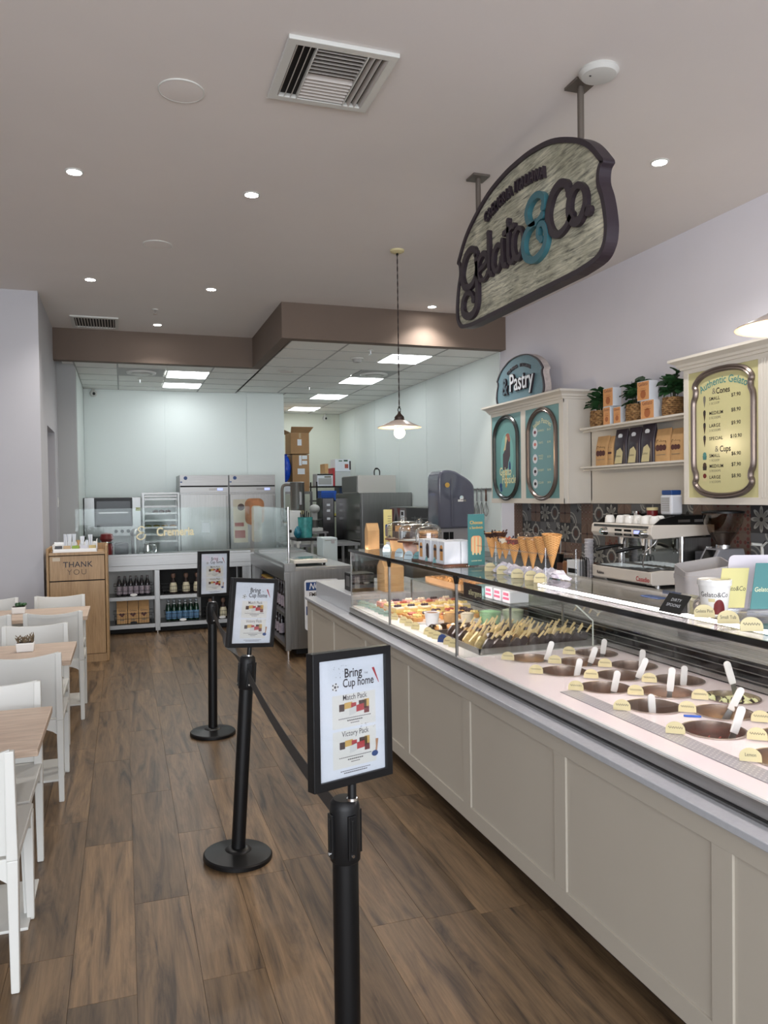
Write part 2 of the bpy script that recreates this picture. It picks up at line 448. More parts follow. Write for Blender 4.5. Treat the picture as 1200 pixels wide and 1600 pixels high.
# ================================================================== room
ZC, ZD = 3.765, 3.375
fl = struct('floor', MB().box(-5, 4.6, -4.2, 16, -0.1, -0.008), M['plank'])
PITCH, X0, PL = 0.2145, 0.0135, 1.222
rowoff = {-1: 2.66, 0: 3.26 - 1.222, 1: 2.66, 2: 3.33 - 1.222, 3: 2.2, 4: 1.55, 5: 2.75}
ends = {}
for k in range(-9, 8):
    off = rowoff.get(k, RND.uniform(1.3, 2.5))
    j = math.ceil((0.9 - off) / PL)
    y = off + (j - 1) * PL
    while y < 10.6:
        y0, y1 = max(y, 0.9), min(y + PL, 10.6)
        if y1 - y0 > 0.05:
            key = round(y1 - y0, 2)
            cx, cy = X0 + PITCH * (k + 0.5), (y0 + y1) / 2
            if key not in ends:
                ends[key] = mesh_of(MB().box(-PITCH/2 + 0.0007, PITCH/2 - 0.0007, -(y1-y0)/2 + 0.0008, (y1-y0)/2 - 0.0008, -0.008, 0), M['plank'])
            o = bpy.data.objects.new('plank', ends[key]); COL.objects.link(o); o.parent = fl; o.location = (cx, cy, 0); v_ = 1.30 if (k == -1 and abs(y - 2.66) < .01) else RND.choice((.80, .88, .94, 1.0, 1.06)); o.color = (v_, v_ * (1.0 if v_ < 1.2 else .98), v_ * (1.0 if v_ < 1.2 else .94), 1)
        y += PL

struct('ceiling', MB().box(-5, 4.6, -4.2, 16, ZC, ZC + 0.1), M['ceiling'])
wr = struct('wall_right', MB().box(4.38, 4.55, -4.2, 16, 0, ZC), M['wall'])
for i, (y0, y1) in enumerate(((8.41, 9.57), (9.57, 10.80), (10.80, 12.03), (12.03, 13.30), (13.30, 14.57), (14.57, 15.7))):
    o = struct('wall_panel', MB().box(4.368, 4.38, y0 + 0.007, y1 - 0.007, 0.0, ZD), M['frp'], wr)
wb = struct('wall_back', MB().box(-0.9, 2.61, 12.87, 13.0, 0, ZC), M['frp'])
for x0, x1 in ((-0.55, 0.663), (0.663, 1.977), (1.977, 2.61)):
    struct('wall_panel', MB().box(x0 + 0.006, x1 - 0.006, 12.858, 12.87, 0, ZD), M['frp'], wb)
struct('wall_rear', MB().box(2.4, 4.38, 15.72, 15.9, 0, ZC), plain('rear_wall_panel', rgb(218, 222, 208), 0.5))
struct('wall_partition', MB().box(2.54, 2.61, 13.0, 15.72, 0, ZC), M['frp'])
struct('wall_front_left', MB().box(-5, -0.775, 8.52, 8.66, 0, ZC), M['wall_left'])
struct('wall_left', MB().box(-0.93, -0.775, 8.66, 9.27, 0, ZC).box(-0.93, -0.775, 9.27, 10.29, 2.48, ZC).box(-0.93, -0.775, 10.29, 10.75, 0, ZC), M['wall_left'])
struct('wall_column', MB().box(-0.93, -0.55, 10.75, 10.95, 0, ZC), plain('grey_wall_paint', rgb(176, 178, 178), 0.6))
struct('wall_reveal', MB().box(-0.7, -0.55, 10.95, 12.87, 0, ZC), M['frp'])
struct('wall_far_left', MB().box(-5.1, -5, -4.2, 8.66, 0, ZC), M['wall_left'])
d1 = struct('door_1', MB().box(-0.90, -0.86, 9.29, 10.27, 0.01, 2.46), plain('grey_door', rgb(128, 126, 130), 0.5))
struct('door_handle', MB().cyl((-0.86, 9.4, 1.02), (-0.80, 9.4, 1.02), 0.012).bar((-0.805, 9.4, 1.02), (-0.805, 9.52, 1.02), 0.02, 0.02), M['chrome'], d1)
struct('baseboard_left', MB().box(-5, -0.775, 8.505, 8.52, 0, 0.1), M['wall_left'])
struct('trim_1', MB().box(1.67, 4.38, 8.27, 8.40, ZD, ZC), M['taupe'])
struct('trim_2', MB().box(1.67, 1.80, 8.40, 10.25, ZD, ZC), M['taupe'])
struct('trim_3', MB().box(-0.775, 1.80, 10.25, 10.38, ZD, ZC), M['taupe'])
tl_sw = thing('light_switch', 'small white wall switch beside the grey door opening', 'switch', (-0.77, 10.5, 1.62))
part('plate', MB().box(-0.775, -0.767, 10.46, 10.54, 1.56, 1.68), M['white'], tl_sw, bevel=0.002)
part('rocker', MB().box(-0.767, -0.762, 10.485, 10.515, 1.59, 1.65), M['whitegloss'], tl_sw)

# dropped panel ceiling over the kitchen
dc = struct('ceiling_dropped', MB().box(1.80, 4.38, 8.40, 15.72, ZD + 0.03, ZD + 0.05).box(-0.7, 1.80, 10.38, 12.87, ZD + 0.03, ZD + 0.05).box(1.80, 2.61, 12.87, 15.72, ZD + 0.03, ZD + 0.05), M['tile_ceil'])
XL = [-0.64, -0.03, 1.215, 1.80, 2.465, 3.695, 4.38]
YL = [8.40, 8.86, 9.475, 10.10, 10.74, 11.36, 12.00, 12.65, 13.27, 13.91, 14.55, 15.15, 15.72]
LIGHTS = [(3.14, 3.695, 8.86, 9.475), (3.14, 3.695, 10.74, 11.36), (3.14, 3.695, 12.65, 13.27), (3.14, 3.695, 14.55, 15.15), (0.605, 1.18, 10.78, 11.40), (0.605, 1.18, 11.90, 12.42)]
VENTS = [(3.14, 3.695, 10.10, 10.74), (-0.03, 0.58, 10.70, 11.34)]
def overlaps(a, b): return a[0] < b[1] - 0.02 and b[0] < a[1] - 0.02 and a[2] < b[3] - 0.02 and b[2] < a[3] - 0.02
YLL = [10.38, 10.78, 11.36, 11.90, 12.42, 12.87]
bars = MB()
def tiles(xs, ys):
    for i in range(len(xs) - 1):
        for j in range(len(ys) - 1):
            rects = [(xs[i], xs[i+1], ys[j], ys[j+1])]
            for q in LIGHTS + VENTS:
                nr = []
                for r in rects:
                    if overlaps(r, q):
                        if q[0] - r[0] > 0.06: nr.append((r[0], q[0], r[2], r[3]))
                        if r[1] - q[1] > 0.06: nr.append((q[1], r[1], r[2], r[3]))
                        if q[2] - r[2] > 0.06: nr.append((max(r[0], q[0]), min(r[1], q[1]), r[2], q[2]))
                        if r[3] - q[3] > 0.06: nr.append((max(r[0], q[0]), min(r[1], q[1]), q[3], r[3]))
                    else: nr.append(r)
                rects = nr
            for r in rects:
                struct('ceiling_panel', MB().box(r[0] + 0.008, r[1] - 0.008, r[2] + 0.008, r[3] - 0.008, ZD + 0.004, ZD + 0.02), M['tile_ceil'], dc)
    for x in xs: bars.box(x - 0.010, x + 0.010, ys[0], ys[-1], ZD, ZD + 0.006)
    for y in ys: bars.box(xs[0], xs[-1], y - 0.010, y + 0.010, ZD + 0.0006, ZD + 0.0062)
tiles(XL[3:], [y for y in YL if y < 12.9])
tiles([2.61, 3.695, 4.38], [12.65, 13.27, 13.91, 14.55, 15.15, 15.72])
tiles([-0.55, -0.03, 1.18, 1.80], YLL)
struct('ceiling_grid', bars, M['tbar'], dc)

panel_e = emit('light_diffuser', (0.94, 0.98, 1.0, 1), 5.8)
places = ['over the gelato shop kitchen nearest the brown beam', 'second from the brown beam on the right', 'third from the brown beam on the right', 'farthest back by the rear wall', 'on the left, nearer the brown beam', 'on the left, nearer the back wall']
for q, pl in zip(LIGHTS, places):
    t = thing('ceiling_light', 'square white light panel ' + pl, 'ceiling light', ((q[0]+q[1])/2, (q[2]+q[3])/2, ZD), 'light panels in the dropped ceiling')
    part('frame', MB().ring([(q[0],q[2]),(q[1],q[2]),(q[1],q[3]),(q[0],q[3])], [(q[0]+.02,q[2]+.02),(q[1]-.02,q[2]+.02),(q[1]-.02,q[3]-.02),(q[0]+.02,q[3]-.02)], ZD - 0.002, ZD + 0.02, basis((0,0,0),(1,0,0),(0,1,0),(0,0,1))), M['white'], t)
    part('diffuser', MB().box(q[0]+.02, q[1]-.02, q[2]+.02, q[3]-.02, ZD - 0.006, ZD + 0.012), panel_e, t)
for q, pl in zip(VENTS, ['right of the hanging lamp cord', 'beside the left light panels']):
    t = thing('round_ceiling_vent', 'grey square panel with a round air outlet ' + pl, 'vent', ((q[0]+q[1])/2, (q[2]+q[3])/2, ZD), 'round air outlets in the dropped ceiling')
    cx, cy = (q[0]+q[1])/2, (q[2]+q[3])/2
    part('plate', MB().box(q[0]+.01, q[1]-.01, q[2]+.01, q[3]-.01, ZD, ZD + 0.01), plain('vent_plate_grey', rgb(172, 172, 170), 0.6) if 'vp' not in M else M['vp'], t)
    part('outlet_ring', MB().lathe([(0.20, 0), (0.19, -0.02), (0.15, -0.024), (0.13, -0.006)], (cx, cy, ZD), 28), M['white'], t, smooth=40)
    part('disc', MB().lathe([(0, -0.03), (0.10, -0.03), (0.115, -0.022), (0.0, -0.012)], (cx, cy, ZD), 24), M['white'], t, smooth=40)
def sprinkler(x, y, z, lab):
    t = thing('sprinkler', lab, 'sprinkler', (x, y, z), 'ceiling sprinklers')
    part('collar', MB().lathe([(0, 0), (0.034, 0), (0.03, -0.01), (0, -0.012)], (x, y, z), 16), M['white'], t, smooth=40)
    part('nozzle', MB().cyl((x, y, z - 0.012), (x, y, z - 0.05), 0.010, 0.007, 10).lathe([(0, -0.05), (0.024, -0.052), (0.024, -0.056), (0, -0.056)], (x, y, z), 12), M['chrome'], t, smooth=40)
sprinkler(2.81, 8.68, ZD, 'small sprinkler head hanging just behind the long brown beam')
sprinkler(2.81, 11.82, ZD, 'small sprinkler head deeper in the kitchen ceiling, between light panels')
sprinkler(0.27, 11.62, ZD, 'small sprinkler head under the left dropped ceiling by the round outlet')
sprinkler(0.385, 8.98, ZC, 'small sprinkler head on the smooth ceiling near the left brown beam')
t = thing('smoke_detector', 'round smoke detector on the dropped ceiling left of the lamp cord', 'detector', (2.815, 9.25, ZD))
part('base', MB().lathe([(0, 0), (0.085, 0), (0.085, -0.015), (0, -0.015)], (2.815, 9.25, ZD), 24), M['white'], t, smooth=40)
part('sensor', MB().lathe([(0.06, -0.015), (0.05, -0.05), (0, -0.055)], (2.815, 9.25, ZD), 20), M['tbar'], t, smooth=40)
def speaker(x, y, z, r, lab):
    t = thing('ceiling_speaker', lab, 'speaker', (x, y, z), 'round speakers in the ceiling')
    part('rim', MB().lathe([(r, 0), (r, -0.006), (r * .96, -0.0075), (r * .94, -0.006)], (x, y, z), 36), M['white'], t, smooth=40)
    part('grille', MB().lathe([(r * .94, -0.006), (r * .6, -0.008), (0, -0.010)], (x, y, z), 36), M['ceiling'], t, smooth=40)
speaker(0.33, 4.145, ZC, 0.118, 'round white ceiling speaker left of the square air vent')
speaker(0.316, 6.70, ZC, 0.118, 'faint round ceiling speaker between the two rows of downlights')
speaker(2.16, 10.46, ZD, 0.11, 'pale round speaker in the dropped ceiling near the beam corner')
t = thing('ceiling_disc', 'shallow white round fitting on the ceiling beside the near sign rod', 'ceiling fitting', (2.30, 3.33, ZC))
part('body', MB().lathe([(0.095, 0), (0.10, -0.012), (0.085, -0.03), (0.05, -0.036), (0, -0.036)], (2.30, 3.33, ZC), 32), M['white'], t, smooth=40)
part('sensor_dot', MB().ball((2.25, 3.33, ZC - 0.034), 0.006, 8, 6), M['black'], t)
# downlights
dl_e = emit('downlight_lens', (1, 0.97, 0.93, 1), 60)
for x, y, pl in ((-0.254, 5.365, 'nearest on the left of the room'), (0.894, 5.41, 'nearest in the middle, below the square air vent'), (-0.253, 7.93, 'on the far left, in front of the long slotted grille'), (0.892, 7.97, 'in the far middle, in front of the brown beam corner'), (0.442, 9.76, 'farthest back, just before the left brown beam'), (3.332, 8.03, 'lighting the right brown beam'), (3.304, 4.13, 'right of the large hanging sign')):
    t = thing('downlight', 'small recessed round ceiling downlight ' + pl, 'downlight', (x, y, ZC), 'recessed ceiling downlights')
    part('trim_ring', MB().lathe([(0.058, 0), (0.056, -0.005), (0.046, -0.007), (0.044, 0.0)], (x, y, ZC), 24), M['white'], t, smooth=40)
    part('lens', MB().lathe([(0.044, -0.002), (0.03, -0.004), (0, -0.0045)], (x, y, ZC), 20), dl_e, t, smooth=60)
    l = bpy.data.lights.new('downlight_beam', 'SPOT'); l.energy = 48; l.spot_size = math.radians(125); l.spot_blend = 0.8; l.shadow_soft_size = 0.045; l.color = (1, 0.96, 0.92)
    o = bpy.data.objects.new('downlight_beam', l); COL.objects.link(o); o.parent = t; o.location = (0, 0, -0.02)
# square air diffuser
t = thing('air_vent', 'large square ceiling air vent with slanted louvres at top of photo', 'vent', (1.03, 3.77, ZC))
B = basis((1.03, 3.77, ZC), (1,0,0), (0,1,0), (0,0,-1))
part('backing', MB().rect(-0.235, 0.235, -0.235, 0.235, 0.0005, B), M['dark'], t)
part('frame', MB().ring([(-.27,-.28),(.27,-.28),(.27,.28),(-.27,.28)], [(-.225,-.235),(.225,-.235),(.225,.235),(-.225,.235)], 0, 0.022, B), M['white'], t, bevel=0.004)
mw = plain('louvre_white', rgb(196, 190, 184), 0.5)
for k in range(3):
    for s in (-1, 1):
        x = s * (0.145 + 0.032 * k)
        part('louvre', MB().add([B(x + s*.012, -.235, .022), B(x + s*.012, .235, .022), B(x - s*.006, .235, -.012), B(x - s*.006, -.235, -.012), B(x + s*.015, -.235, .022), B(x + s*.015, .235, .022), B(x - s*.003, .235, -.012), B(x - s*.003, -.235, -.012)], [(0,1,2,3),(7,6,5,4),(0,4,5,1),(2,6,7,3),(0,3,7,4),(1,5,6,2)]), mw, t)
for k in range(7):
    for s in (-1, 1):
        y = s * (0.018 + 0.031 * k)
        part('louvre', MB().add([B(-.12, y + s*.012, .022), B(.12, y + s*.012, .022), B(.12, y - s*.008, -.010), B(-.12, y - s*.008, -.010), B(-.12, y + s*.0145, .022), B(.12, y + s*.0145, .022), B(.12, y - s*.0055, -.010), B(-.12, y - s*.0055, -.010)], [(0,1,2,3),(7,6,5,4),(0,4,5,1),(2,6,7,3),(0,3,7,4),(1,5,6,2)]), mw, t)
for s in (-.125, .125): part('divider', MB().slab(s - .003, s + .003, -.235, .235, 0, .024, B), M['white'], t)
# long slotted grille
t = thing('slotted_grille', 'long white ceiling grille with many dark slots above left brown beam', 'vent', (-0.27, 9.82, ZC))
B = basis((-0.27, 9.82, ZC), (1,0,0), (0,1,0), (0,0,-1))
part('backing', MB().rect(-0.24, 0.24, -0.28, 0.28, 0.001, B), M['dark'], t)
part('frame', MB().ring([(-.265,-.31),(.265,-.31),(.265,.31),(-.265,.31)], [(-.225,-.25),(.225,-.25),(.225,.25),(-.225,.25)], 0, 0.016, B), M['white'], t)
for k in range(14):
    part('slat', MB().slab(-.208 + k*.032 - .005, -.208 + k*.032 + .005, -.25, .25, .002, .014, B), mw, t)
# cameras
for x, y, z, lab in ((-0.40, 12.80, 3.30, 'small white security camera with black lens in the left kitchen corner'), (4.03, 15.60, 3.28, 'small white security camera under the rear ceiling above cartons')):
    t = thing('security_camera', lab, 'camera', (x, y, z))
    part('mount', MB().cyl((x, y, ZD), (x, y, z + 0.04), 0.02, n=10), M['white'], t, smooth=40)
    part('body', MB().ball((x, y, z), 0.055, 14, 10), M['white'], t, smooth=60)
    part('lens', MB().ball((x + 0.01, y - 0.042, z - 0.008), 0.024, 10, 8), M['blackgloss'], t, smooth=60)
# ================================================================== queue posts, poster frames, belts
def make_post():
    t = thing('queue_post', '', 'queue post', (0, 0, 0), 'queue posts')
    part('base', MB().lathe([(0, 0), (0.150, 0), (0.156, 0.004), (0.156, 0.020), (0.150, 0.026), (0.10, 0.034), (0.060, 0.040), (0.052, 0.048), (0.036, 0.052), (0, 0.052)], n=44), M['black'], t, smooth=35)
    part('pole', MB().cyl((0,0,0.05), (0,0,0.80), 0.0315, n=28), M['black'], t, smooth=40)
    part('head', MB().lathe([(0.0325, 0.775), (0.0365, 0.78), (0.0365, 0.905), (0.034, 0.918), (0.027, 0.926), (0, 0.928)], n=28), M['blackplastic'], t, smooth=40)
    for k in range(4):
        a = k * PI / 2
        c, s = math.cos(a), math.sin(a)
        m = MB().box(-0.011, 0.011, -0.041, -0.034, 0.79, 0.895)
        m.box(-0.004, 0.004, -0.043, -0.040, 0.81, 0.885)
        m.xf(Matrix.Rotation(a, 4, 'Z'))
        part('belt_slot', m, M['black'], t, bevel=0.002)
        sc = MB().cyl((0, -0.0405, 0.800), (0, -0.043, 0.800), 0.004, n=8).xf(Matrix.Rotation(a, 4, 'Z'))
        part('screw', sc, M['chrome'], t, smooth=40)
    return t
post = make_post()
post.location = (0.490, 1.765, 0); post.rotation_euler = (0, 0.0, math.radians(12)); post['label'] = 'black queue post nearest the camera, its base below the frame'
p2 = copy_tree(post, (0.467, 3.52, 0), label='black leaning queue post in the middle of the three'); p2.rotation_euler = (0, math.radians(3.9), math.radians(8))
p3 = copy_tree(post, (0.565, 5.44, 0), 0.1, 'black queue post farthest back, in front of bottled drinks'); p3.rotation_euler = (0, math.radians(0.8), math.radians(8))
OUTW, OUTH = 0.232, 0.314
def make_frame():
    t = thing('poster_frame', '', 'sign', (0, 0, 0), 'poster frames on the queue posts')
    B = basis((0, 0, 0), (1,0,0), (0,0,1), (0,-1,0))
    o, i = 0.116, 0.157
    part('frame', MB().ring([(-o,-i),(o,-i),(o,i),(-o,i)], [(-o+.019,-i+.019),(o-.019,-i+.019),(o-.019,i-.019),(-o+.019,i-.019)], -0.014, 0.014, B).slab(-o+.01, o-.01, -i+.01, i-.01, -0.012, 0.006, B), M['black'], t, bevel=0.0015)
    part('stem', MB().cyl((0,0,-0.150), (0,0,-0.196), 0.0105, n=14), M['black'], t, smooth=40)
    part('collar', MB().cyl((0,0,-0.192), (0,0,-0.198), 0.0125, n=14), M['chrome'], t, smooth=40)
    W, H = 0.097, 0.138
    part('poster', MB().slab(-W, W, -H, H, 0.006, 0.0066, B), M['paper'], t)
    def P(x, y): return ((x - 0.5) * 2 * W, (0.5 - y) * 2 * H)
    d = 0.0069
    cards = MB()
    for y0, y1 in ((0.305, 0.585), (0.61, 0.92)):
        (a0, b1), (a1, b0) = P(0.2, y0), P(0.86, y1); cards.rect(a0, a1, b0, b1, d - 0.0001, B)
    part('cream_panels', cards, plain('poster_cream', rgb(224, 222, 214), 0.4), t)
    def T(txt, x, y, s, **kw):
        px, py = P(x, y); return text_mb(txt, s, lambda a, b, c: B(px + a, py + b, d + c), depth=0, **kw)
    part('lettering', T('Bring', 0.52, 0.130, 0.030, bold=0.014, sx=0.84), M['ink'], t)
    part('lettering', T('Cup home', 0.60, 0.214, 0.028, bold=0.014, sx=0.78), M['ink'], t)
    part('lettering', T('THE', 0.72, 0.148, 0.006), M['ink'], t)
    part('lettering', T('Match Pack', 0.54, 0.335, 0.0185, bold=0.005, sx=0.84), M['ink'], t)
    part('lettering', T('Victory Pack', 0.54, 0.64, 0.0185, bold=0.005, sx=0.84), M['ink'], t)
    ln = MB()
    for y, wd, th in ((0.508, 0.50, .0018), (0.530, 0.24, .0028), (0.552, 0.14, .0020), (0.835, 0.50, .0018), (0.858, 0.24, .0028), (0.880, 0.14, .0020), (0.948, 0.46, .0018), (0.966, 0.36, .0024)):
        n = int(wd * 36); x = 0.54 - wd / 2
        for k in range(n):
            (a, b) = P(x + wd * k / n, y); ln.rect(a, a + wd / n * 2 * W * 0.72, b - th / 2, b + th / 2, d, B)
    part('small_print', ln, M['ink'], t, kind='stuff')
    br, go, re, wh, jar = MB(), MB(), MB(), MB(), MB()
    for y in (0.0, 0.318):
        def Q(m, x0, x1, y0, y1, sk=0.0):
            (a0, b1), (a1, b0) = P(x0, y0 + y), P(x1, y1 + y); m.quad([(a0,b0),(a1,b0+sk),(a1,b1+sk),(a0,b1)], d + 0.0001 * (1 + (m is re) + 2 * (m is wh)), B)
        Q(br, .30, .38, .385, .445); Q(go, .38, .50, .378, .430, .001); Q(re, .48, .56, .385, .440); Q(br, .60, .72, .375, .45); Q(go, .68, .76, .370, .44)
        Q(re, .50, .68, .415, .472, .003); Q(wh, .45, .56, .430, .490, .004); Q(jar, .68, .76, .435, .490)
    part('gift_print', br, M['choc'], t); part('gift_print', go, M['gold'], t); part('gift_print', re, M['red'], t); part('gift_print', wh, M['white'], t); part('gift_print', jar, M['redd'], t)
    (a, b), (c, e) = P(0.83, 0.11), P(0.92, 0.245)
    horn = MB().add([B(a-.0035, b, d), B(a+.0035, b+.001, d), B(c+.0008, e, d), B(c-.0008, e, d)], [(0,1,2,3)])
    part('red_horn_print', horn, M['red'], t)
    bx, by = P(0.245, 0.232)
    part('ball_print', MB().quad(circ(bx, by, 0.0095, 18), d, B), M['whitegloss'], t)
    sp = MB().quad(circ(bx, by, 0.0035, 6), d + .0002, B)
    for k in range(5): sp.quad(circ(bx + .0078 * math.cos(1.2566 * k), by + .0078 * math.sin(1.2566 * k), 0.0022, 6), d + .0002, B)
    for k in range(14):
        x, y = P(RND.uniform(.22, .42), RND.uniform(.05, .16)); sp.quad(circ(x, y, .0009, 5), d, B)
    for k in range(12):
        x, y = P(RND.uniform(.62, .86), RND.uniform(.575, .625)); sp.quad(circ(x, y, .0009, 5), d, B)
    part('ball_spots_print', sp, M['ink'], t)
    (hx, hy) = P(0.86, 0.84)
    part('hand_print', MB().ribbon([(hx+.003, hy+.030), (hx+.002, hy+.012), (hx, hy)], [.009, .005, .006], d, d+.0001, B), plain('skin_print', rgb(176, 128, 88), .5), t)
    part('scoop_print', MB().quad(circ(hx-.004, hy-.004, .010, 14, .007), d + .0002, B), M['navy'], t)
    gl = part('glazing', MB().slab(-W, W, -H, H, 0.0082, 0.0088, B), M['plastic_clear'], t)
    return t
fr = make_frame()
fr.location = (0.503, 1.745, 1.128); fr.rotation_euler = (math.radians(-3), math.radians(2.1), math.radians(20.7)); fr['label'] = 'nearest black framed Bring the Cup home poster on a queue post'
f2 = copy_tree(fr, (0.552, 3.515, 1.122), label='middle black framed poster, tilted on the leaning queue post'); f2.rotation_euler = (0, math.radians(6.0), math.radians(17.7))
f3 = copy_tree(fr, (0.588, 5.43, 1.124), label='farthest black framed poster, in front of the shelf of drinks'); f3.rotation_euler = (0, math.radians(1.8), math.radians(20.1))
def belt(p0, p1, z0, z1, lab, twist=False):
    p0, p1 = Vector((p0[0], p0[1], z0)), Vector((p1[0], p1[1], z1)); n = 24
    d = (p1 - p0).normalized(); side = d.cross(Vector((0,0,1))).normalized()
    v = []; f = []
    for k in range(n + 1):
        t = k / n; c = p0.lerp(p1, t); c.z -= 0.03 * 4 * t * (1 - t)
        a = PI * max(0, min(1, (0.62 - t) / 0.5)) if twist else 0
        h = Vector((0,0,1)) * math.cos(a) + side * math.sin(a); nn = d.cross(h).normalized() * 0.0008
        v += [c + h*0.024 + nn, c - h*0.024 + nn, c - h*0.024 - nn, c + h*0.024 - nn]
    for k in range(n):
        for i in range(4):
            j = (i + 1) % 4; f.append((4*k+i, 4*k+j, 4*k+4+j, 4*k+4+i))
    f += [(0,3,2,1), (4*n, 4*n+1, 4*n+2, 4*n+3)]
    single('barrier_belt', MB().add(v, f), plain('belt_webbing', rgb(34, 34, 36), 0.5, bump=0.2, scale=300), lab, 'barrier belt', (p0.x, p0.y, p0.z), 'belts between the queue posts', smooth=50)
belt((0.490, 1.806), (0.520, 3.48), 0.868, 0.852, 'black webbing belt sloping from nearest post to the leaning middle post')
belt((0.526, 3.562), (0.575, 5.40), 0.852, 0.862, 'twisted black belt between the middle post and the farthest post', True)

# ================================================================== chairs and tables
def make_chair():
    t = thing('dining_chair', '', 'chair', (0, 0, 0), 'white chairs at the tables')
    hw = 0.188
    for s in (-1, 1):
        part('leg', MB().taper((s*hw, -0.238, 0), (0.027, 0.030), (s*hw, -0.236, 0.45), (0.036, 0.044)).taper((s*hw, -0.236, 0.45), (0.036, 0.044), (s*hw, -0.262, 0.822), (0.030, 0.026)), M['white'], t, bevel=0.004)
        part('leg', MB().taper((s*hw*0.985, 0.240, 0), (0.027, 0.027), (s*hw*0.97, 0.226, 0.435), (0.042, 0.046)), M['white'], t, bevel=0.004)
    def seat(u, v): return ((u - .5) * 0.405, -0.245 + v * 0.49, 0.456 - 0.012 * (1 - (2*u-1)**2) * (0.4 + math.sin(PI * v)) )
    part('seat', MB().grid(seat, 8, 8, (0, 0, -0.020)), M['white'], t, smooth=40, bevel=0.004)
    ap = MB()
    for s in (-1, 1):
        ap.grid(lambda u, v: (s * 0.196, -0.215 + u * 0.43, 0.445 - (0.035 + 0.045 * (2*u-1)**4) * v), 12, 2, (-s*0.012, 0, 0))
    for y in (0.236, -0.246):
        ap.grid(lambda u, v: (-0.18 + u * 0.36, y, 0.445 - (0.035 + 0.045 * (2*u-1)**4) * v), 12, 2, (0, -0.012 if y > 0 else 0.012, 0))
    part('apron', ap, M['white'], t, smooth=40)
    def back(u, v):
        k = 1 - (2*u-1)**2
        z0 = 0.462 - 0.0 * k; z1 = 0.826 - 0.020 * k
        return ((u - .5) * 0.376, -0.236 - 0.026 * max(0, (v)) - 0.030 * k * min(1, v * 1.6), z0 + (z1 - z0) * v)
    bk = part('backrest', MB().grid(back, 14, 10, (0, 0.012, 0)), M['white'], t, smooth=40, bevel=0.002)
    def bord(u0, u1, v0, v1, nu, nv):
        return MB().grid(lambda u, v: (Vector(back(u0 + (u1-u0)*u, v0 + (v1-v0)*v)) + Vector((0, -0.004, 0))), nu, nv, (0, 0.006, 0))
    m = bord(0, 1, 0.93, 1, 14, 1).join(bord(0, .05, 0, 1, 1, 8)).join(bord(.95, 1, 0, 1, 1, 8))
    part('border', m, M['white'], bk, smooth=40)
    return t
ch = make_chair()
CH = [((-0.56, 3.055, 0), 0, 'white solid-back chair nearest the camera, back turned toward us'),
      ((-0.575, 3.572, 0), PI, 'white chair facing us at the far side of the nearest table'),
      ((-0.535, 4.765, 0), 0, 'white chair with its back to us at the second table from the camera'),
      ((-0.568, 5.317, 0), PI, 'white chair facing us behind the white pot of dry sticks'),
      ((-0.502, 6.402, 0), 0, 'white chair with its back to us at the farthest table'),
      ((-0.532, 6.935, 0), PI, 'white chair facing us at farthest table, before the wooden bin cabinet'),
      ((-0.985, 6.402, 0), 0, 'white chair at photo left edge, back to us at the farthest table'),
      ((-1.062, 6.935, 0), PI, 'white chair at photo left edge facing us at the farthest table')]
for i, (l, rz, lab) in enumerate(CH):
    if i == 0: ch.location = l; ch['label'] = lab
    else: copy_tree(ch, l, rz, lab)
def make_table():
    t = thing('cafe_table', '', 'table', (0, 0, 0), 'tables along the left')
    part('tabletop', MB().box(-0.53, 0.50, -0.31, 0.31, 0.700, 0.730), M['oak'], t, bevel=0.004)
    part('column', MB().box(-0.045, -0.005, -0.05, 0.05, 0.012, 0.700), M['white'], t, bevel=0.004)
    part('base_plate', MB().box(-0.48, 0.44, -0.20, 0.20, 0.0, 0.012), M['white'], t, bevel=0.003)
    return t
tb = make_table()
for i, ((x, y), lab) in enumerate((((-0.815, 3.405), 'pale oak table nearest the camera with a bare top'), ((-0.80, 5.05), 'pale oak table holding the white pot of dry sticks'), ((-0.782, 6.79), 'pale oak table farthest back holding the pot with green plant'))):
    if i == 0: tb.location = (x, y, 0); tb['label'] = lab
    else: copy_tree(tb, (x, y, 0), 0, lab)
def pot(x, y, lab):
    z = 0.73
    t = thing('planter', lab, 'planter', (x, y, z))
    B = basis((x, y, 0), (1,0,0), (0,1,0), (0,0,1))
    m = MB().taper((x, y, z), (0.095, 0.06), (x, y, z + 0.055), (0.105, 0.07))
    part('pot', m, M['whitegloss'], t, bevel=0.006)
    part('soil', MB().box(x - .045, x + .045, y - .028, y + .028, z + 0.05, z + 0.058), M['soil'], t)
    return t
t = pot(-0.578, 5.12, 'white rectangular pot of dry sticks on the middle table'); 
m = MB()
for k in range(26):
    x, y = -0.578 + RND.uniform(-.042, .042), 5.12 + RND.uniform(-.025, .025)
    h = RND.uniform(.02, .05) + (0.02 if x > -0.55 else 0); m.tube([(x, y, .785), (x + RND.uniform(-.01, .01), y, .785 + h * .6), (x + RND.uniform(-.018, .022), y + RND.uniform(-.01, .01), .785 + h)], [.004, .004, .002], 5)
part('dry_sticks', m, plain('dry_stems', rgb(112, 96, 74), .8, var=.5, scale=60), t, smooth=60, kind='stuff')
t = pot(-0.818, 6.86, 'white rectangular pot with a low green plant on farthest table')
m = MB()
for k in range(12): m.ball((-0.805 + RND.uniform(-.03, .035), 6.86 + RND.uniform(-.02, .02), .795 + RND.uniform(0, .014)), .016, 8, 6, (1, 1, .8))
part('succulent', m, M['leaf'], t, smooth=60)

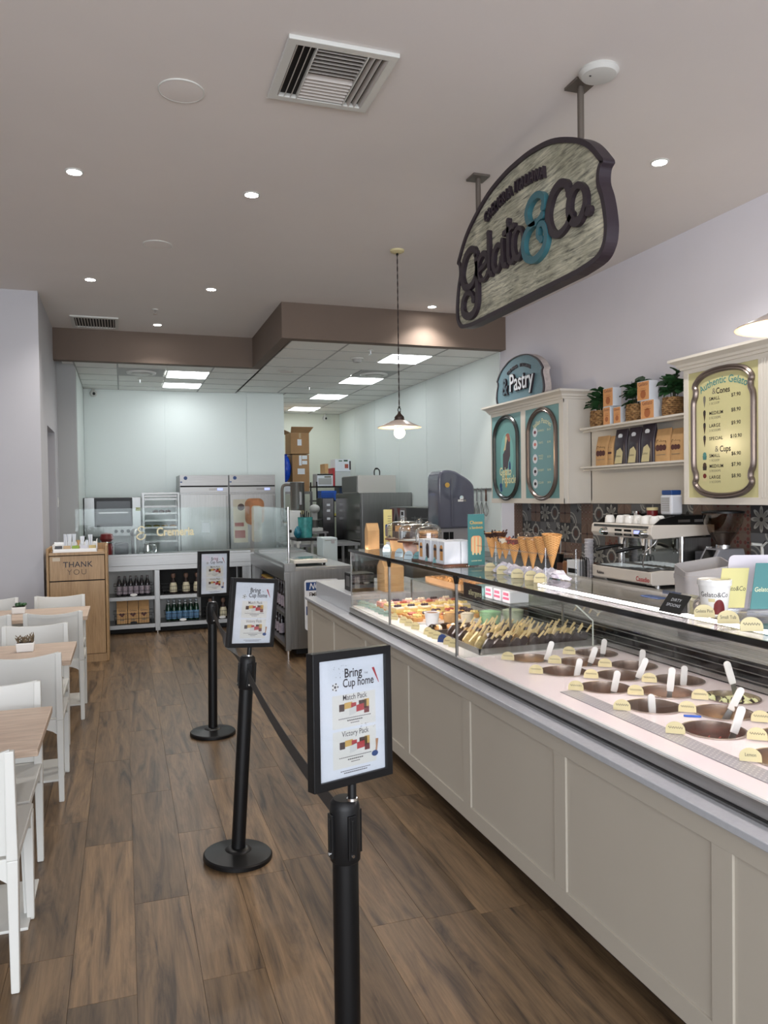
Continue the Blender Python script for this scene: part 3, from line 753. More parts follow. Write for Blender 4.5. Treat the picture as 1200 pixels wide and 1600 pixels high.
# ================================================================== waste cabinet
t = thing('waste_cabinet', 'maple wood waste cabinet reading THANK YOU below a condiment tray', 'bin cabinet', (-0.44, 8.55, 0))
x0, x1, y0, y1 = -0.735, -0.158, 8.31, 8.80
part('side_panel', MB().box(x0, x0 + .025, y0, y1, 0, 1.165), M['binwood'], t, bevel=.008)
part('side_panel', MB().box(x1 - .025, x1, y0, y1, 0, 1.185), M['binwood'], t, bevel=.008)
part('top', MB().box(x0 + .025, x1 - .025, y0, y1, 1.092, 1.118), M['binwood'], t, bevel=.002)
part('back_panel', MB().box(x0 + .025, x1 - .025, y1 - .02, y1, 0.06, 1.185), M['binwood'], t)
fp = part('flap', MB().box(x0 + .030, x1 - .030, y0 + .004, y0 + .022, 0.838, 1.084), M['binwood'], t, bevel=.002)
part('door', MB().box(x0 + .030, x1 - .030, y0 + .004, y0 + .022, 0.085, 0.826), M['binwood'], t, bevel=.002)
part('plinth', MB().box(x0 + .025, x1 - .025, y0 + .012, y1 - .02, 0, 0.08), M['binwood'], t)
part('inside', MB().box(x0 + .03, x1 - .03, y0 + .03, y1 - .03, 0.08, 1.09), M['dark'], t)
B = face_y(-0.44, y0 + .004, 0)
part('lettering', text_mb('THANK', 0.078, lambda a, b, c: B(a, b + 0.995, c), 0.0004, 0.0006, bold=.012, space=1.05), M['ink'], fp)
part('lettering', text_mb('YOU', 0.078, lambda a, b, c: B(a - .01, b + 0.918, c), 0.0004, 0.0006, space=1.25), plain('worn_ink', rgb(104, 84, 66), .6), fp)
part('sticker', MB().rect(-0.235, -0.165, 1.035, 1.072, .0006, B), plain('clear_sticker', rgb(186, 168, 140), .3), fp)
t = thing('condiment_tray', 'white tray of sachets, napkins and straws on the waste cabinet', 'tray', (-0.47, 8.42, 1.118))
part('tray', MB().box(-.675, -.255, 8.335, 8.56, 1.119, 1.127).box(-.675, -.255, 8.335, 8.343, 1.127, 1.155).box(-.675, -.667, 8.335, 8.56, 1.127, 1.20).box(-.263, -.255, 8.335, 8.56, 1.127, 1.245).box(-.675, -.255, 8.552, 8.56, 1.127, 1.215), M['whitegloss'], t, bevel=.002)
cols = [rgb(70, 70, 74), rgb(196, 168, 130), rgb(140, 168, 62), rgb(206, 206, 214), rgb(196, 176, 120)]
for k, c in enumerate(cols):
    x = -.655 + k * .080
    mm = plain('sachet_%s' % NTH[k], c, .5)
    for j in range(3):
        o = MB().box(x, x + .066, 8.352 + .018*j, 8.362 + .018*j, 1.130, 1.172 + .006*j).xf(Matrix.Identity(4))
        single('sachet_stack', o, mm, '%s stack of sachets, %s row in the white condiment tray' % (ORD[k], ['front', 'middle', 'rear'][j]), 'sachets', (x, 8.352 + .018*j, 1.130), 'sachets in the condiment tray', bevel=.002)
for k in range(7):
    x = -.56 + .04 * k; h = 1.30 if k < 3 else RND.uniform(1.22, 1.29)
    m = MB()
    for j in range(5): m.tube([(x + RND.uniform(-.012, .012), 8.44 + .006 * j, 1.15), (x + RND.uniform(-.02, .02), 8.45 + .006 * j, h)], .007, 6)
    single('wrapped_straws', m, M['paper'] if k != 3 else M['kraft'], '%s bundle of wrapped straws and spoons in the condiment tray' % ORD[k], 'straws', (x, 8.45, 1.128), 'bundles in the condiment tray', smooth=50)
# ================================================================== service counter
YN, YF = 0.35, 6.62
t = thing('service_counter', 'long panelled greige counter below the glass display case', 'counter', (1.9, 3.4, 0))
part('body', MB().box(1.536, 1.56, YN, YF - .012, 0.10, 0.742).box(2.40, 2.42, YN, YF - .012, 0.10, 0.742).box(1.56, 2.40, YF - .03, YF - .012, 0.10, 0.742).box(1.56, 2.40, YN, YN + .02, 0.10, 0.742), M['counter'], t)
part('kick', MB().box(1.62, 1.64, YN, YF - .06, 0, 0.10).box(1.64, 2.38, YF - .08, YF - .06, 0, 0.10).box(1.64, 2.38, YN, YN + .02, 0, 0.10).box(2.36, 2.38, YN + .02, YF - .08, 0, 0.10), M['dark'], t)
part('rail', MB().box(1.524, 1.536, YN, YF, 0.10, 0.173), M['counter'], t, bevel=.001)
part('rail', MB().box(1.524, 1.536, YN, YF, 0.678, 0.745), M['counter'], t, bevel=.001)
st = [(0.80, 0.89), (1.629, 1.707), (2.449, 2.528), (3.272, 3.354), (4.096, 4.175), (4.915, 4.995), (5.735, 5.81), (6.455, 6.62)]
for a, b in st: part('stile', MB().box(1.524, 1.536, a, b, 0.173, 0.678), M['counter'], t, bevel=.001)
for (a, b), (c, d) in zip(st, st[1:]): part('panel', MB().box(1.532, 1.5365, b, c, 0.173, 0.678), M['counter'], t)
part('ledge', MB().box(1.505, 1.605, YN, 5.49, 0.745, 0.768).box(1.505, 2.45, 5.49, YF + .01, 0.745, 0.768), M['stone'], t, bevel=.003)
part('plinth', MB().box(1.603, 2.45, 5.515, 6.61, 0.768, 0.904), M['stone'], t, bevel=.003)

# ================================================================== display case
ZT = 1.255
t = thing('display_case', 'long glass display case of gelato and pastry on the counter', 'display case', (1.98, 3.0, 0.768))
part('base_band', MB().box(1.588, 1.604, YN, 5.50, 0.768, 0.822).box(2.42, 2.44, YN, 5.50, 0.768, 0.822).box(1.604, 2.42, 5.485, 5.50, 0.768, 0.822), M['steel_band'], t)
part('groove', MB().box(1.586, 1.590, YN, 5.50, 0.778, 0.782), M['dark'], t)
part('lower_trim', MB().box(1.580, 1.588, YN, 5.50, 0.7685, 0.7765), M['steel_h'], t)
part('white_lip', MB().box(1.596, 1.606, YN, 3.58, 0.822, 0.830).box(1.596, 1.606, 3.58, 5.50, 0.822, 0.826), M['whitegloss'], t)
# deck with the round wells cut out
ROW = {1: (1.901, [1.80, 2.114, 2.432, 2.740, 3.060, 3.363]), 2: (2.086, [1.955, 2.270, 2.588, 2.895, 3.200]), 3: (2.268, [2.110, 2.423, 2.730, 3.039, 3.345])}
wells = [(ROW[r][0], y, r, k) for r in ROW for k, y in enumerate(ROW[r][1])]
RW = 0.1045
pts = [Vector(p) for p in ((1.606, YN), (2.425, YN), (2.425, 3.50), (1.606, 3.50))]
edges = [(0, 1), (1, 2), (2, 3), (3, 0)]
for x, y, r, k in wells:
    n0 = len(pts)
    for i in range(28): pts.append(Vector((x + RW * math.cos(2*PI*i/28), y + RW * math.sin(2*PI*i/28))))
    edges += [(n0 + i, n0 + (i + 1) % 28) for i in range(28)]
vv, ee, ff, *_ = delaunay_2d_cdt(pts, edges, [], 1, 1e-5)
m = MB(); fs = []
for f in ff:
    cx = sum(vv[i].x for i in f) / len(f); cy = sum(vv[i].y for i in f) / len(f)
    if not any((cx - x) ** 2 + (cy - y) ** 2 < (RW * 0.985) ** 2 for x, y, r, k in wells): fs.append(f)
m.add([(p.x, p.y, 0.830) for p in vv], fs)
part('gelato_deck', m, plain('white_deck', rgb(226, 216, 217), 0.28), t)
part('deck_underside', MB().box(1.606, 2.425, YN, 3.50, 0.60, 0.61), M['dark'], t)
part('pastry_deck', MB().box(1.606, 2.425, 3.50, 5.49, 0.822, 0.832), M['whitegloss'], t)
g = MB().box(1.690, 1.768, 0.9, 2.75, 0.8305, 0.8325)
part('grille_strip', g, plain('grille_grey', rgb(170, 168, 174), 0.35, 0.4), t)
g = MB()
for j in range(5):
    y = 0.92
    while y < 2.74:
        x = 1.700 + j * 0.0145; g.add([(x + .0036*math.cos(a), y + (j % 2) * .009 + .0036*math.sin(a), 0.8328) for a in (0, 1.05, 2.09, 3.14, 4.19, 5.24)], [(0,1,2,3,4,5)]); y += 0.018
part('grille_holes', g, M['whitegloss'], t, kind='stuff')
# glass
for a, b in ((YN, 0.60), (0.606, 3.572), (3.586, 4.612), (4.626, 5.488)):
    part('front_pane', MB().box(1.597, 1.603, a, b, 0.826, 1.243), M['glass'], t)
part('top_pane', MB().box(1.590, 2.055, YN, 5.50, 1.246, ZT), M['glass_top'], t)
part('top_edge', MB().box(1.585, 1.5895, YN, 5.50, 1.2375, ZT + .0005), M['blackgloss'], t)
part('under_rail', MB().box(1.5965, 1.6045, YN, 5.49, 1.2315, 1.2455), M['steel_d'], t)
part('back_rail', MB().box(2.045, 2.06, YN, 5.50, 1.232, 1.246), M['steel_h'], t)
prof = [(1.606, 0.832), (2.358, 0.832), (2.358, 0.969), (2.045, 1.243), (1.606, 1.243)]
Bp = lambda y: (lambda a, b, c: Vector((a, y + c, b)))
for y in (5.482, 3.502): part('end_pane', MB().prism(prof, 0, 0.006, Bp(y)), M['glass'], t)
part('pane_edge', MB().tube([(2.358, 3.505, 0.836), (2.358, 3.505, 0.969), (2.045, 3.505, 1.241)], 0.0045, 8), plain('polished_pane_edge', rgb(206, 214, 206), 0.15), t, smooth=50)
part('rear_pane', MB().prism([(2.425, .949), (2.431, .949), (2.056, 1.243), (2.050, 1.243)], YN, 5.48, lambda a, b, c: Vector((a, c, b))), M['glass_rear'], t)
gr = MB().box(2.425, 2.440, YN, 5.49, 0.832, .945)

part('rear_panel', gr, M['blackgloss'], t)
for z in (0.850, 0.872, 0.905, 0.934):
    part('air_slat', MB().box(2.416, 2.426, YN, 5.49, z - (.012 if z < .86 else .0016), z + (.010 if z < .86 else .0016)), M['steel_h'], t)
for y in (4.619, 3.579, 0.603):
    part('post', MB().box(1.594, 1.606, y - .0065, y + .0065, 0.822, 1.245), M['steel_d'], t)
    part('post_clip', MB().taper((1.600, y, 1.195), (0.016, 0.016), (1.600, y, 1.244), (0.018, 0.055)), M['blackplastic'], t, bevel=.002)
part('end_post', MB().box(1.596, 1.602, 5.484, 5.490, 0.822, 1.245), M['steel'], t)
led = emit('led_tube', (1.0, 0.88, 0.90, 1), 17)
part('led_tube', MB().box(1.788, 1.812, 0.9, 3.09, 1.226, 1.240), led, t)
part('led_tube', MB().box(1.640, 1.656, 3.62, 5.44, 1.226, 1.238), emit('led_tube_pastry', (1.0, 0.90, 0.87, 1), 52), t)
part('led_holder_shield', MB().box(1.783, 1.817, 0.9, 3.09, 1.2405, 1.2455).box(1.634, 1.662, 3.62, 5.44, 1.2385, 1.2445).box(1.632, 1.637, 3.60, 5.46, 1.216, 1.2445), M['steel_h'], t)  # front skirt added to hide the pastry tube and send its light down

wb_ = thing('staff_workbench', 'white topped staff worktop running behind the display case', 'worktop', (2.65, 3.0, 0))
part('worktop', MB().box(2.445, 2.86, YN, 5.49, .915, .945), M['whitegloss'], wb_, bevel=.003)
part('cabinet', MB().box(2.46, 2.84, YN, 5.48, 0.0, .915), M['steel'], wb_)
# notice stuck inside the front pane
t = thing('notice_plate', 'dark brown allergens notice stuck on the display case glass', 'notice', (1.595, 3.377, 1.18))
B = face_x(1.5965, 3.377, 1.18)
part('plate', MB().slab(-.10, .10, -.036, .036, 0, 0.002, B), plain('dark_brown_plate', rgb(46, 34, 32), .4), t)
part('lettering', text_mb('allergens', .040, lambda a, b, c: B(a + .028, b - .006, c), .0024, 0), M['inkcream'], t)
m = MB()
for z, w0 in ((.018, .10), (-.026, .12)):
    for k in range(12): m.rect(-.03 + w0 * k / 12, -.03 + w0 * k / 12 + w0 / 12 * .7, z - .0015, z + .0015, .0024, B)
part('small_print', m, M['inkgrey'], t, kind='stuff')

# ------------------------------------------------------------------ gelato pans
pan_m = MB().lathe([(RW - .002, -0.17), (RW - .002, 0.0), (RW + .004, 0.0015), (RW + .004, 0.004), (RW - .004, 0.0045), (RW - .0055, -0.012), (RW - .0055, -0.168), (0, -0.168), (0, -0.172), (RW - .002, -0.172)], n=36)
def gel(name, a, b, sc=30): return plain('gelato_' + name, a, 0.45, var=0.28 if b is None else b, scale=sc)
FL = {(1, 1): ('dark chocolate gelato with red curls', rgb(84, 34, 28), .055, .5), (1, 2): ('nearly empty cocoa gelato', rgb(104, 76, 58), .125, .15), (1, 3): ('tan gelato scraped low', rgb(176, 132, 92), .115, .1), (1, 4): ('beige gelato scraped low', rgb(188, 148, 108), .10, .1), (1, 5): ('yellow custard gelato', rgb(222, 186, 122), .05, .3),
      (2, 1): ('cream vanilla gelato', rgb(226, 200, 152), .065, .2), (2, 2): ('pale pink gelato with brown flakes', rgb(206, 172, 150), .05, .4), (2, 3): ('almost empty hazelnut gelato', rgb(172, 130, 98), .13, .1), (2, 4): ('caramel gelato with nut crumbs', rgb(208, 164, 118), .07, .35),
      (3, 1): ('pistachio gelato with chocolate ripples', rgb(206, 210, 148), .012, .9), (3, 2): ('dark cocoa gelato', rgb(70, 52, 46), .10, .2), (3, 3): ('grey brown gelato', rgb(96, 78, 70), .12, .2), (3, 4): ('brown gelato far at back', rgb(110, 84, 70), .10, .2),
      (1, 0): ('lemon gelato', rgb(224, 214, 178), .08, .2), (2, 0): ('white cream gelato', rgb(222, 214, 196), .07, .2), (3, 0): ('coffee gelato', rgb(150, 112, 84), .08, .2)}
rowname = {1: 'front', 2: 'middle', 3: 'back'}
pan_me = None
FL[(3, 1)], FL[(3, 0)] = FL[(3, 1)], FL[(3, 0)]
for x, y, r, k in wells:
    nm, c, dep, rough = FL[(r, k)]
    t = thing('gelato_pan', 'steel pan of %s, %s row, %s from right' % (nm, rowname[r], NTH[k]), 'gelato pan', (x, y, 0.830), 'round gelato pans')
    if pan_me is None: pan_me = mesh_of(pan_m, M['pan'], 40)
    part('pan', pan_me, None, t)
    seed = RND.uniform(0, 50)
    if (r, k) == (3, 1):
        mat_, nt, b = newmat('gelato_pistachio_ripple')
        tc = N(nt, 'ShaderNodeTexCoord'); wv = N(nt, 'ShaderNodeTexWave', i_Scale=9.0, i_Distortion=9.0, i_Detail=3.0)
        nt.links.new(tc.outputs['Object'], wv.inputs[0])
        rp = ramp(nt, [(0.16, rgb(48, 34, 30)), (0.26, rgb(206, 212, 150)), (0.75, rgb(222, 226, 178))])
        nt.links.new(wv.outputs[0], rp.inputs[0]); nt.links.new(rp.outputs[0], b.inputs['Base Color']); b.inputs['Roughness'].default_value = .35
    else: mat_ = gel(nm.split()[0] + str(r) + str(k), c, None if rough > .3 else .12)
    def surf(u, v):
        a, rr = 2 * PI * u, v * (RW - .007)
        px, py = rr * math.cos(a), rr * math.sin(a)
        h = noise.noise(Vector((px * 32 + seed, py * 32, seed))) * .020 * (.35 + rough) + noise.noise(Vector((px * 90 + seed, py * 90, 0))) * .010 * rough
        h -= .022 * (px + .04) / RW * (1 - rough)
        return (x + px, y + py, 0.830 - dep + h * (1.6 if (r, k) == (3, 1) else 1))
    part('gelato', MB().grid(surf, 30, 9), mat_, t, smooth=60)
    if rough >= .3 and (r, k) != (3, 1):
        m = MB()
        for q in range(34):
            a, rr = RND.uniform(0, 2*PI), RND.uniform(0, RW * .75)
            px, py = rr * math.cos(a), rr * math.sin(a); z = 0.830 - dep + .008
            d = RND.uniform(.006, .014); b2 = RND.uniform(0, PI)
            m.bar((x+px, y+py, z), (x + px + d*math.cos(b2)*1.6, y + py + d*math.sin(b2)*1.6, z + RND.uniform(-.003, .008)), d * .6, d * .35)
        tc2 = {(1,1): rgb(150, 66, 56), (1,5): rgb(236, 204, 140), (2,2): rgb(232, 214, 196), (2,4): rgb(214, 170, 120)}.get((r, k), rgb(200, 160, 120))
        part('topping', m, plain('topping_%d%d' % (r, k), tc2, .5, var=.3, scale=50), t, kind='stuff')
# spatulas
def spatula(b, tp, lab):
    b, tp = Vector(b), Vector(tp); d = (tp - b).normalized()
    L = (tp - b).length; hb = b + d * max(0.02, L - 0.098)
    t = thing('spatula', lab, 'spatula', tuple(b), 'white gelato spatulas')
    right = Vector((0.9, -0.3, 0)); right = (right - d * right.dot(d)).normalized(); nrm = d.cross(right)
    Bs = lambda o: (lambda a, c, e: o + right * a + d * c + nrm * e)
    lh = (tp - hb).length
    pl = [(-.0125, 0), (.0125, 0), (.0138, .02)] + [(.0138 * math.cos(q * PI / 8), lh - .0138 + .0138 * math.sin(q * PI / 8)) for q in range(9)] + [(-.0138, .02)]
    part('handle', MB().prism(pl, -.005, .005, Bs(hb)), M['whitegloss'], t, bevel=.002)
    b0 = b - d * 0.02
    part('blade', MB().prism([(-.014, 0), (.014, 0), (.009, (hb - b0).length + .004), (-.009, (hb - b0).length + .004)], -.001, .001, Bs(b0)), M['steel'], t)
SPT = [((1.961, 2.096, .80), (2.008, 2.096, .908), 'in the dark chocolate pan with red curls'), ((2.150, 2.319, .80), (2.220, 2.319, .900), 'leaning out of the cream vanilla pan'), ((2.320, 2.452, .82), (2.268, 2.452, .970), 'tallest, standing in the pistachio ripple pan'), ((1.890, 2.42, .79), (1.882, 2.42, .884), 'in the front row cocoa pan'), ((2.080, 2.563, .80), (2.098, 2.563, .938), 'in the pale pink gelato'), ((2.285, 2.724, .79), (2.294, 2.724, .895), 'in the dark cocoa pan of the back row'), ((1.940, 2.743, .79), (1.967, 2.743, .897), 'in the tan front row pan'), ((2.138, 2.853, .80), (2.196, 2.853, .911), 'tilted in the hazelnut pan'), ((2.325, 3.06, .79), (2.335, 3.06, .900), 'in the grey brown back row pan'), ((2.140, 3.216, .80), (2.180, 3.216, .896), 'in the caramel pan with nut crumbs'), ((2.318, 3.365, .80), (2.334, 3.365, .898), 'in the farthest back row pan'), ((1.944, 3.03, .79), (1.970, 3.03, .892), 'in the beige front row pan'), ((1.965, 3.337, .80), (2.010, 3.337, .914), 'in the yellow custard pan')]
for b, tp, lab in SPT: spatula(b, tp, 'white spatula ' + lab)
# flavour tags
squig = [(-.022 + .0022 * i, .0055 * math.sin(i * 1.9) * (1.3 if i % 5 == 0 else .7)) for i in range(21)]
def half_round(wd, h):
    n = 12; r0 = min(wd / 2, h)
    return [(-wd/2, 0), (wd/2, 0), (wd/2, h * .35)] + [(wd/2 * math.cos(PI * i / n), h * .35 + h * .65 * math.sin(PI * i / n)) for i in range(1, n)] + [(-wd/2, h * .35)]
def card_tag(x, y, z, wd, h, lab, cat, m, group, txt=None, yaw=-38, lean=14, ink='ink', depth=.004):
    t = thing('flavour_tag', lab, cat, (x, y, z), group)
    a = math.radians(yaw); l = math.radians(lean)
    u = Vector((math.cos(a), math.sin(a), 0)); n = Vector((math.sin(a), -math.cos(a), 0))
    v = (Vector((0,0,1)) * math.cos(l) - n * math.sin(l)); nn = u.cross(v)
    B = basis((x, y, z), u, v, nn)
    part('card', MB().prism(half_round(wd, h), -depth / 2, depth / 2, B), m, t)
    d = depth / 2 + .0003
    if txt: part('lettering', text_mb(txt, h * .36, lambda p, q, c: B(p, q + h * .48, c), d, 0, sx=.8), M[ink], t)
    else: part('scribble', MB().ribbon([(p * wd / .060, q * h / .038 + h * .5) for p, q in squig], .0016 * wd / .06, d, d + .0001, B), M[ink], t)
    part('foot', MB().slab(-wd * .3, wd * .3, 0, .004, -.018, 0, B), M['plastic_clear'], t)
TG = [(1.748, 2.122, 'the dark chocolate gelato'), (1.754, 2.423, 'the front row cocoa gelato'), (1.757, 2.737, 'the tan front row gelato'), (1.961, 2.315, 'the cream vanilla gelato, blue clip below'), (1.938, 2.587, 'the pale pink gelato'), (1.934, 2.891, 'the hazelnut gelato'), (1.945, 3.209, 'the caramel gelato'), (2.120, 3.056, 'the grey brown gelato'), (2.127, 2.439, 'the pistachio ripple gelato'), (2.121, 2.738, 'the dark cocoa gelato'), (2.122, 3.364, 'the farthest back row gelato'), (1.774, 1.821, 'the lemon gelato at right frame edge'), (1.949, 1.972, 'the white cream gelato'), (2.113, 2.122, 'the coffee gelato'), (1.757, 3.060, 'the beige front row gelato'), (1.775, 3.363, 'the yellow custard gelato')]
for x, y, lab in TG:
    card_tag(x, y, .8345, .062, .040, 'cream half-round tag in front of ' + lab, 'flavour tag', M['cream'], 'tags in the gelato case', 'Lemon' if 'lemon' in lab else None)
t = single('blue_clip', MB().box(-.03, .03, -.006, .006, 0, .006).xf(Matrix.Translation((1.945, 2.27, .8305)) @ Matrix.Rotation(-.6, 4, 'Z')), M['blue'], 'small blue clip lying under a cream tag by the vanilla gelato', 'clip', (1.945, 2.27, .8305), bevel=.002)
# ------------------------------------------------------------------ ice cream bars
t = thing('ice_bar_tray', 'shallow steel tray holding rows of ice cream bars', 'tray', (2.05, 3.82, .832))
part('tray', MB().box(1.70, 2.40, 3.525, 4.13, .8325, .838).box(1.70, 2.40, 3.525, 3.533, .838, .862).box(1.70, 2.40, 4.122, 4.13, .838, .862).box(1.70, 1.708, 3.525, 4.13, .838, .862).box(2.392, 2.40, 3.525, 4.13, .838, .862), M['steel_h'], t)
body = MB().prism(rrect(-.020, .020, 0, .070, .016, 4), -.011, .011, basis((0,0,0),(1,0,0),(0,0,1),(0,-1,0)))
stick = MB().box(-.0048, .0048, -.0016, .0016, .066, .122)
BM_ = {k: mesh_of(body, plain('ice_bar_' + k, c, .35, var=.25, scale=60), 40) for k, c in (('chocolate', rgb(54, 42, 44)), ('dark', rgb(70, 60, 62)), ('almond', rgb(168, 134, 84)), ('cream', rgb(214, 190, 130)))}
SM_ = mesh_of(stick, plain('pale_stick_wood', rgb(226, 204, 150), .6))
for j in range(7):
    for i in range(12):
        if j > 3 and i > 8: continue
        if j > 5 and i > 6: continue
        kind = 'chocolate' if j == 0 else RND.choice(['chocolate', 'dark', 'almond', 'cream', 'chocolate', 'cream'])
        x, y = 1.745 + .052 * i + RND.uniform(-.006, .006), 3.575 + .076 * j + RND.uniform(-.01, .01)
        t = thing('ice_cream_bar', '%s coated ice cream bar on a stick, %s row from the front, %s' % (kind, NTH[j], ORD[i]), 'ice cream', (0,0,0), 'ice cream bars in the steel tray')
        part('coating', BM_[kind], None, t); part('stick', SM_, None, t)
        t.location = (x, y, .842)
        t.rotation_euler = (math.radians(RND.uniform(-14, 0) - (8 if j else 0)), math.radians(RND.uniform(36, 50)), math.radians(RND.uniform(-14, 8)))
# ================================================================== pastries inside the case
ZP = .833
crust = plain('pastry_crust', rgb(206, 150, 88), .55, var=.18, scale=40)
custard = plain('custard', rgb(228, 202, 128), .35, var=.12, scale=30)
creamw = plain('whipped_cream', rgb(238, 224, 200), .5, var=.06, scale=30)
pinkg = plain('rose_glaze', rgb(206, 150, 142), .35, var=.15, scale=25)
berry = plain('dark_berry', rgb(52, 36, 56), .3)
strawb = plain('strawberry', rgb(176, 84, 70), .35)
for i, (x, y, w_, d_) in enumerate(((2.0, 5.14, .62, .62), (2.02, 4.66, .60, .30))):
    t = thing('pastry_tray', 'thin white tray under the %s pastries in the display case' % ['far', 'near'][i], 'tray', (x, y, ZP), 'pastry trays')
    part('tray', MB().box(x - w_/2, x + w_/2, y - d_/2, y + d_/2, ZP, ZP + .008), M['whitegloss'], t, bevel=.002)
    part('tray_edge', MB().box(x - w_/2, x - w_/2 + .006, y - d_/2, y + d_/2, ZP + .008, ZP + .018), M['cardboard'], t)
def tart(x, y, r, top, kind, lab, z=ZP + .0085):
    t = thing('fruit_tart', lab, 'pastry', (x, y, z), 'tarts in the pastry case')
    part('crust', MB().lathe([(0, 0), (r * .85, 0), (r, .026), (r * .93, .028), (r * .90, .020), (0, .020)], (x, y, z), 18), crust, t, smooth=50)
    part('filling', MB().lathe([(r * .90, .020), (r * .6, .029), (0, .033)], (x, y, z), 16), top, t, smooth=60)
    m = MB()
    for k in range(7):
        a = k * 0.9 + x * 7; q = r * (.5 if k else 0)
        m.ball((x + q * math.cos(a), y + q * math.sin(a), z + .036), .013 if kind != 'small' else .009, 8, 6, (1, 1, .8))
    part('fruit', m, {'berry': berry, 'straw': strawb, 'custard': custard, 'small': berry, 'cream': creamw}[kind], t, smooth=60)
k = 0
for j in range(3):
    for i in range(5):
        x, y = 1.775 + .10 * i, 4.585 + .085 * j
        kind = ['custard', 'berry', 'straw', 'berry', 'custard'][(i + 2 * j) % 5]
        tart(x, y, .043, custard if kind != 'straw' else creamw, kind, 'round tart topped with %s, %s in the %s tart row' % ({'custard': 'yellow fruit', 'berry': 'dark berries', 'straw': 'red berries'}[kind], ORD[i], ['near', 'middle', 'far'][j]))
def slice_(x, y, sx, sy, h, cols, lab, top=None):
    t = thing('cake_slice', lab, 'pastry', (x, y, ZP + .0085), 'cream slices in the pastry case')
    z = ZP + .0085
    for n_, (c, hh) in enumerate(cols):
        part('layer', MB().box(x - sx/2, x + sx/2, y - sy/2, y + sy/2, z, z + hh), c, t, bevel=.002); z += hh
    m = MB()
    if top:
        for q in range(3): m.ball((x + (q - 1) * sx * .28, y, z + .006), .011, 8, 6)
        part('topping', m, top, t, smooth=60)
for j in range(3):
    for i in range(6):
        x, y = 1.755 + .098 * i, 4.90 + .155 * j
        if j == 0: slice_(x, y, .062, .10, 0, [(crust, .014), (custard, .026), (creamw, .010)], 'yellow custard slice, %s in the near slice row' % ORD[i], custard if i > 2 else berry)
        elif j == 1: slice_(x, y, .062, .11, 0, [(crust, .012), (creamw, .024), (custard, .014)], 'cream slice with fruit, %s in the middle slice row' % ORD[i], strawb if i % 2 else creamw)
        else: slice_(x, y, .062, .11, 0, [(crust, .016), (pinkg, .030)], 'rose glazed slice, %s in the farthest slice row' % ORD[i], berry if i in (1, 4) else creamw)
def tub(x, y, r0, r1, h, z, mat_cup, mat_top, lab, lid=None):
    t = thing('dessert_cup', lab, 'dessert', (x, y, z), 'dessert cups in the pastry case')
    part('cup', MB().lathe([(0, 0), (r0, 0), (r1, h), (r1 + .003, h), (r1 + .003, h - .004), (r1 - .003, h - .002), (r0 - .002, .003), (0, .003)], (x, y, z), 22), mat_cup, t, smooth=40)
    m = MB().lathe([(r0 * .96, .004), (r1 * .94, h * .92), (r1 * .6, h * 1.0), (0, h * 1.02)], (x, y, z), 20)
    part('filling', m, mat_top, t, smooth=60)
    if lid: part('label', MB().cyl((x, y, z + h * .25), (x, y, z + h * .62), r0 + (r1 - r0) * .25 + .0015, r0 + (r1 - r0) * .62 + .0015, 22, False), lid, t, smooth=40)
tub(1.815, 4.435, .036, .048, .085, ZP, M['paper'], plain('crumble', rgb(120, 92, 72), .8, var=.4, scale=60), 'white paper cup of crumble dessert in front of the tarts')
tub(1.935, 4.43, .036, .048, .080, ZP, M['plastic_clear'], plain('caramel_mousse', rgb(190, 146, 88), .5, var=.3, scale=25), 'clear cup of caramel dessert right of the white paper cup')
tub(2.03, 4.38, .034, .045, .076, ZP, M['plastic_clear'], creamw, 'clear cup of white cream right of the caramel cup')
m = MB()
for q in range(7):
    x, y = 1.735 + .034 * q + RND.uniform(-.006, .006), 4.25 + RND.uniform(-.04, .03) - .012 * q
    t = thing('chocolate_pastry', 'dark chocolate pastry shell, %s in the small heap by the post' % ORD[q], 'pastry', (x, y, ZP), 'chocolate shells in the case')
    a = RND.uniform(-.5, .5)
    m = MB().lathe([(.004, -.05), (.016, -.02), (.024, .02), (.028, .05), (.024, .05), (.012, -.01)], (0,0,0), 14).xf(Matrix.Translation((x, y, ZP + .029)) @ Matrix.Rotation(a, 4, 'Z') @ Matrix.Rotation(PI / 2, 4, 'X'))
    part('shell', m, M['choc'], t, smooth=50)
    part('cream', MB().ball((x - .045 * math.sin(-a) * -1, y - .048 * math.cos(a), ZP + .029), .021, 10, 8), creamw if q % 2 else crust, t, smooth=60)
# tubs behind the ice bars
tub(2.17, 4.34, .062, .074, .085, ZP, M['plastic_clear'], plain('mint_gelato', rgb(156, 206, 152), .5, var=.1, scale=20), 'clear tub of mint green gelato behind the ice cream bars')
tub(2.33, 4.34, .062, .074, .085, ZP, M['plastic_clear'], plain('pale_gelato', rgb(214, 222, 188), .5, var=.1, scale=20), 'clear tub of pale gelato right of the mint green tub')
# glass shelf with boxes
t = thing('glass_shelf', 'small clear glass shelf inside the pastry part of the case', 'shelf', (2.17, 4.55, 1.03))
part('shelf', MB().box(1.99, 2.33, 3.72, 5.30, 1.03, 1.037), M['glass_g'], t)
for y in (3.75, 5.27):
    part('bracket', MB().box(2.322, 2.332, y - .005, y + .005, .834, 1.03), M['steel'], t)
    part('bracket', MB().box(1.992, 2.002, y - .005, y + .005, .834, 1.03), M['steel'], t)
t = thing('wafer_tray', 'long wooden tray of wafer pieces on the glass shelf', 'tray', (2.10, 4.75, 1.037))
part('tray', MB().box(2.02, 2.20, 4.45, 5.05, 1.0375, 1.045).box(2.02, 2.028, 4.45, 5.05, 1.045, 1.075).box(2.192, 2.20, 4.45, 5.05, 1.045, 1.075).box(2.028, 2.192, 4.45, 4.458, 1.045, 1.075).box(2.028, 2.192, 5.042, 5.05, 1.045, 1.075), M['cardboard'], t)
m = MB()
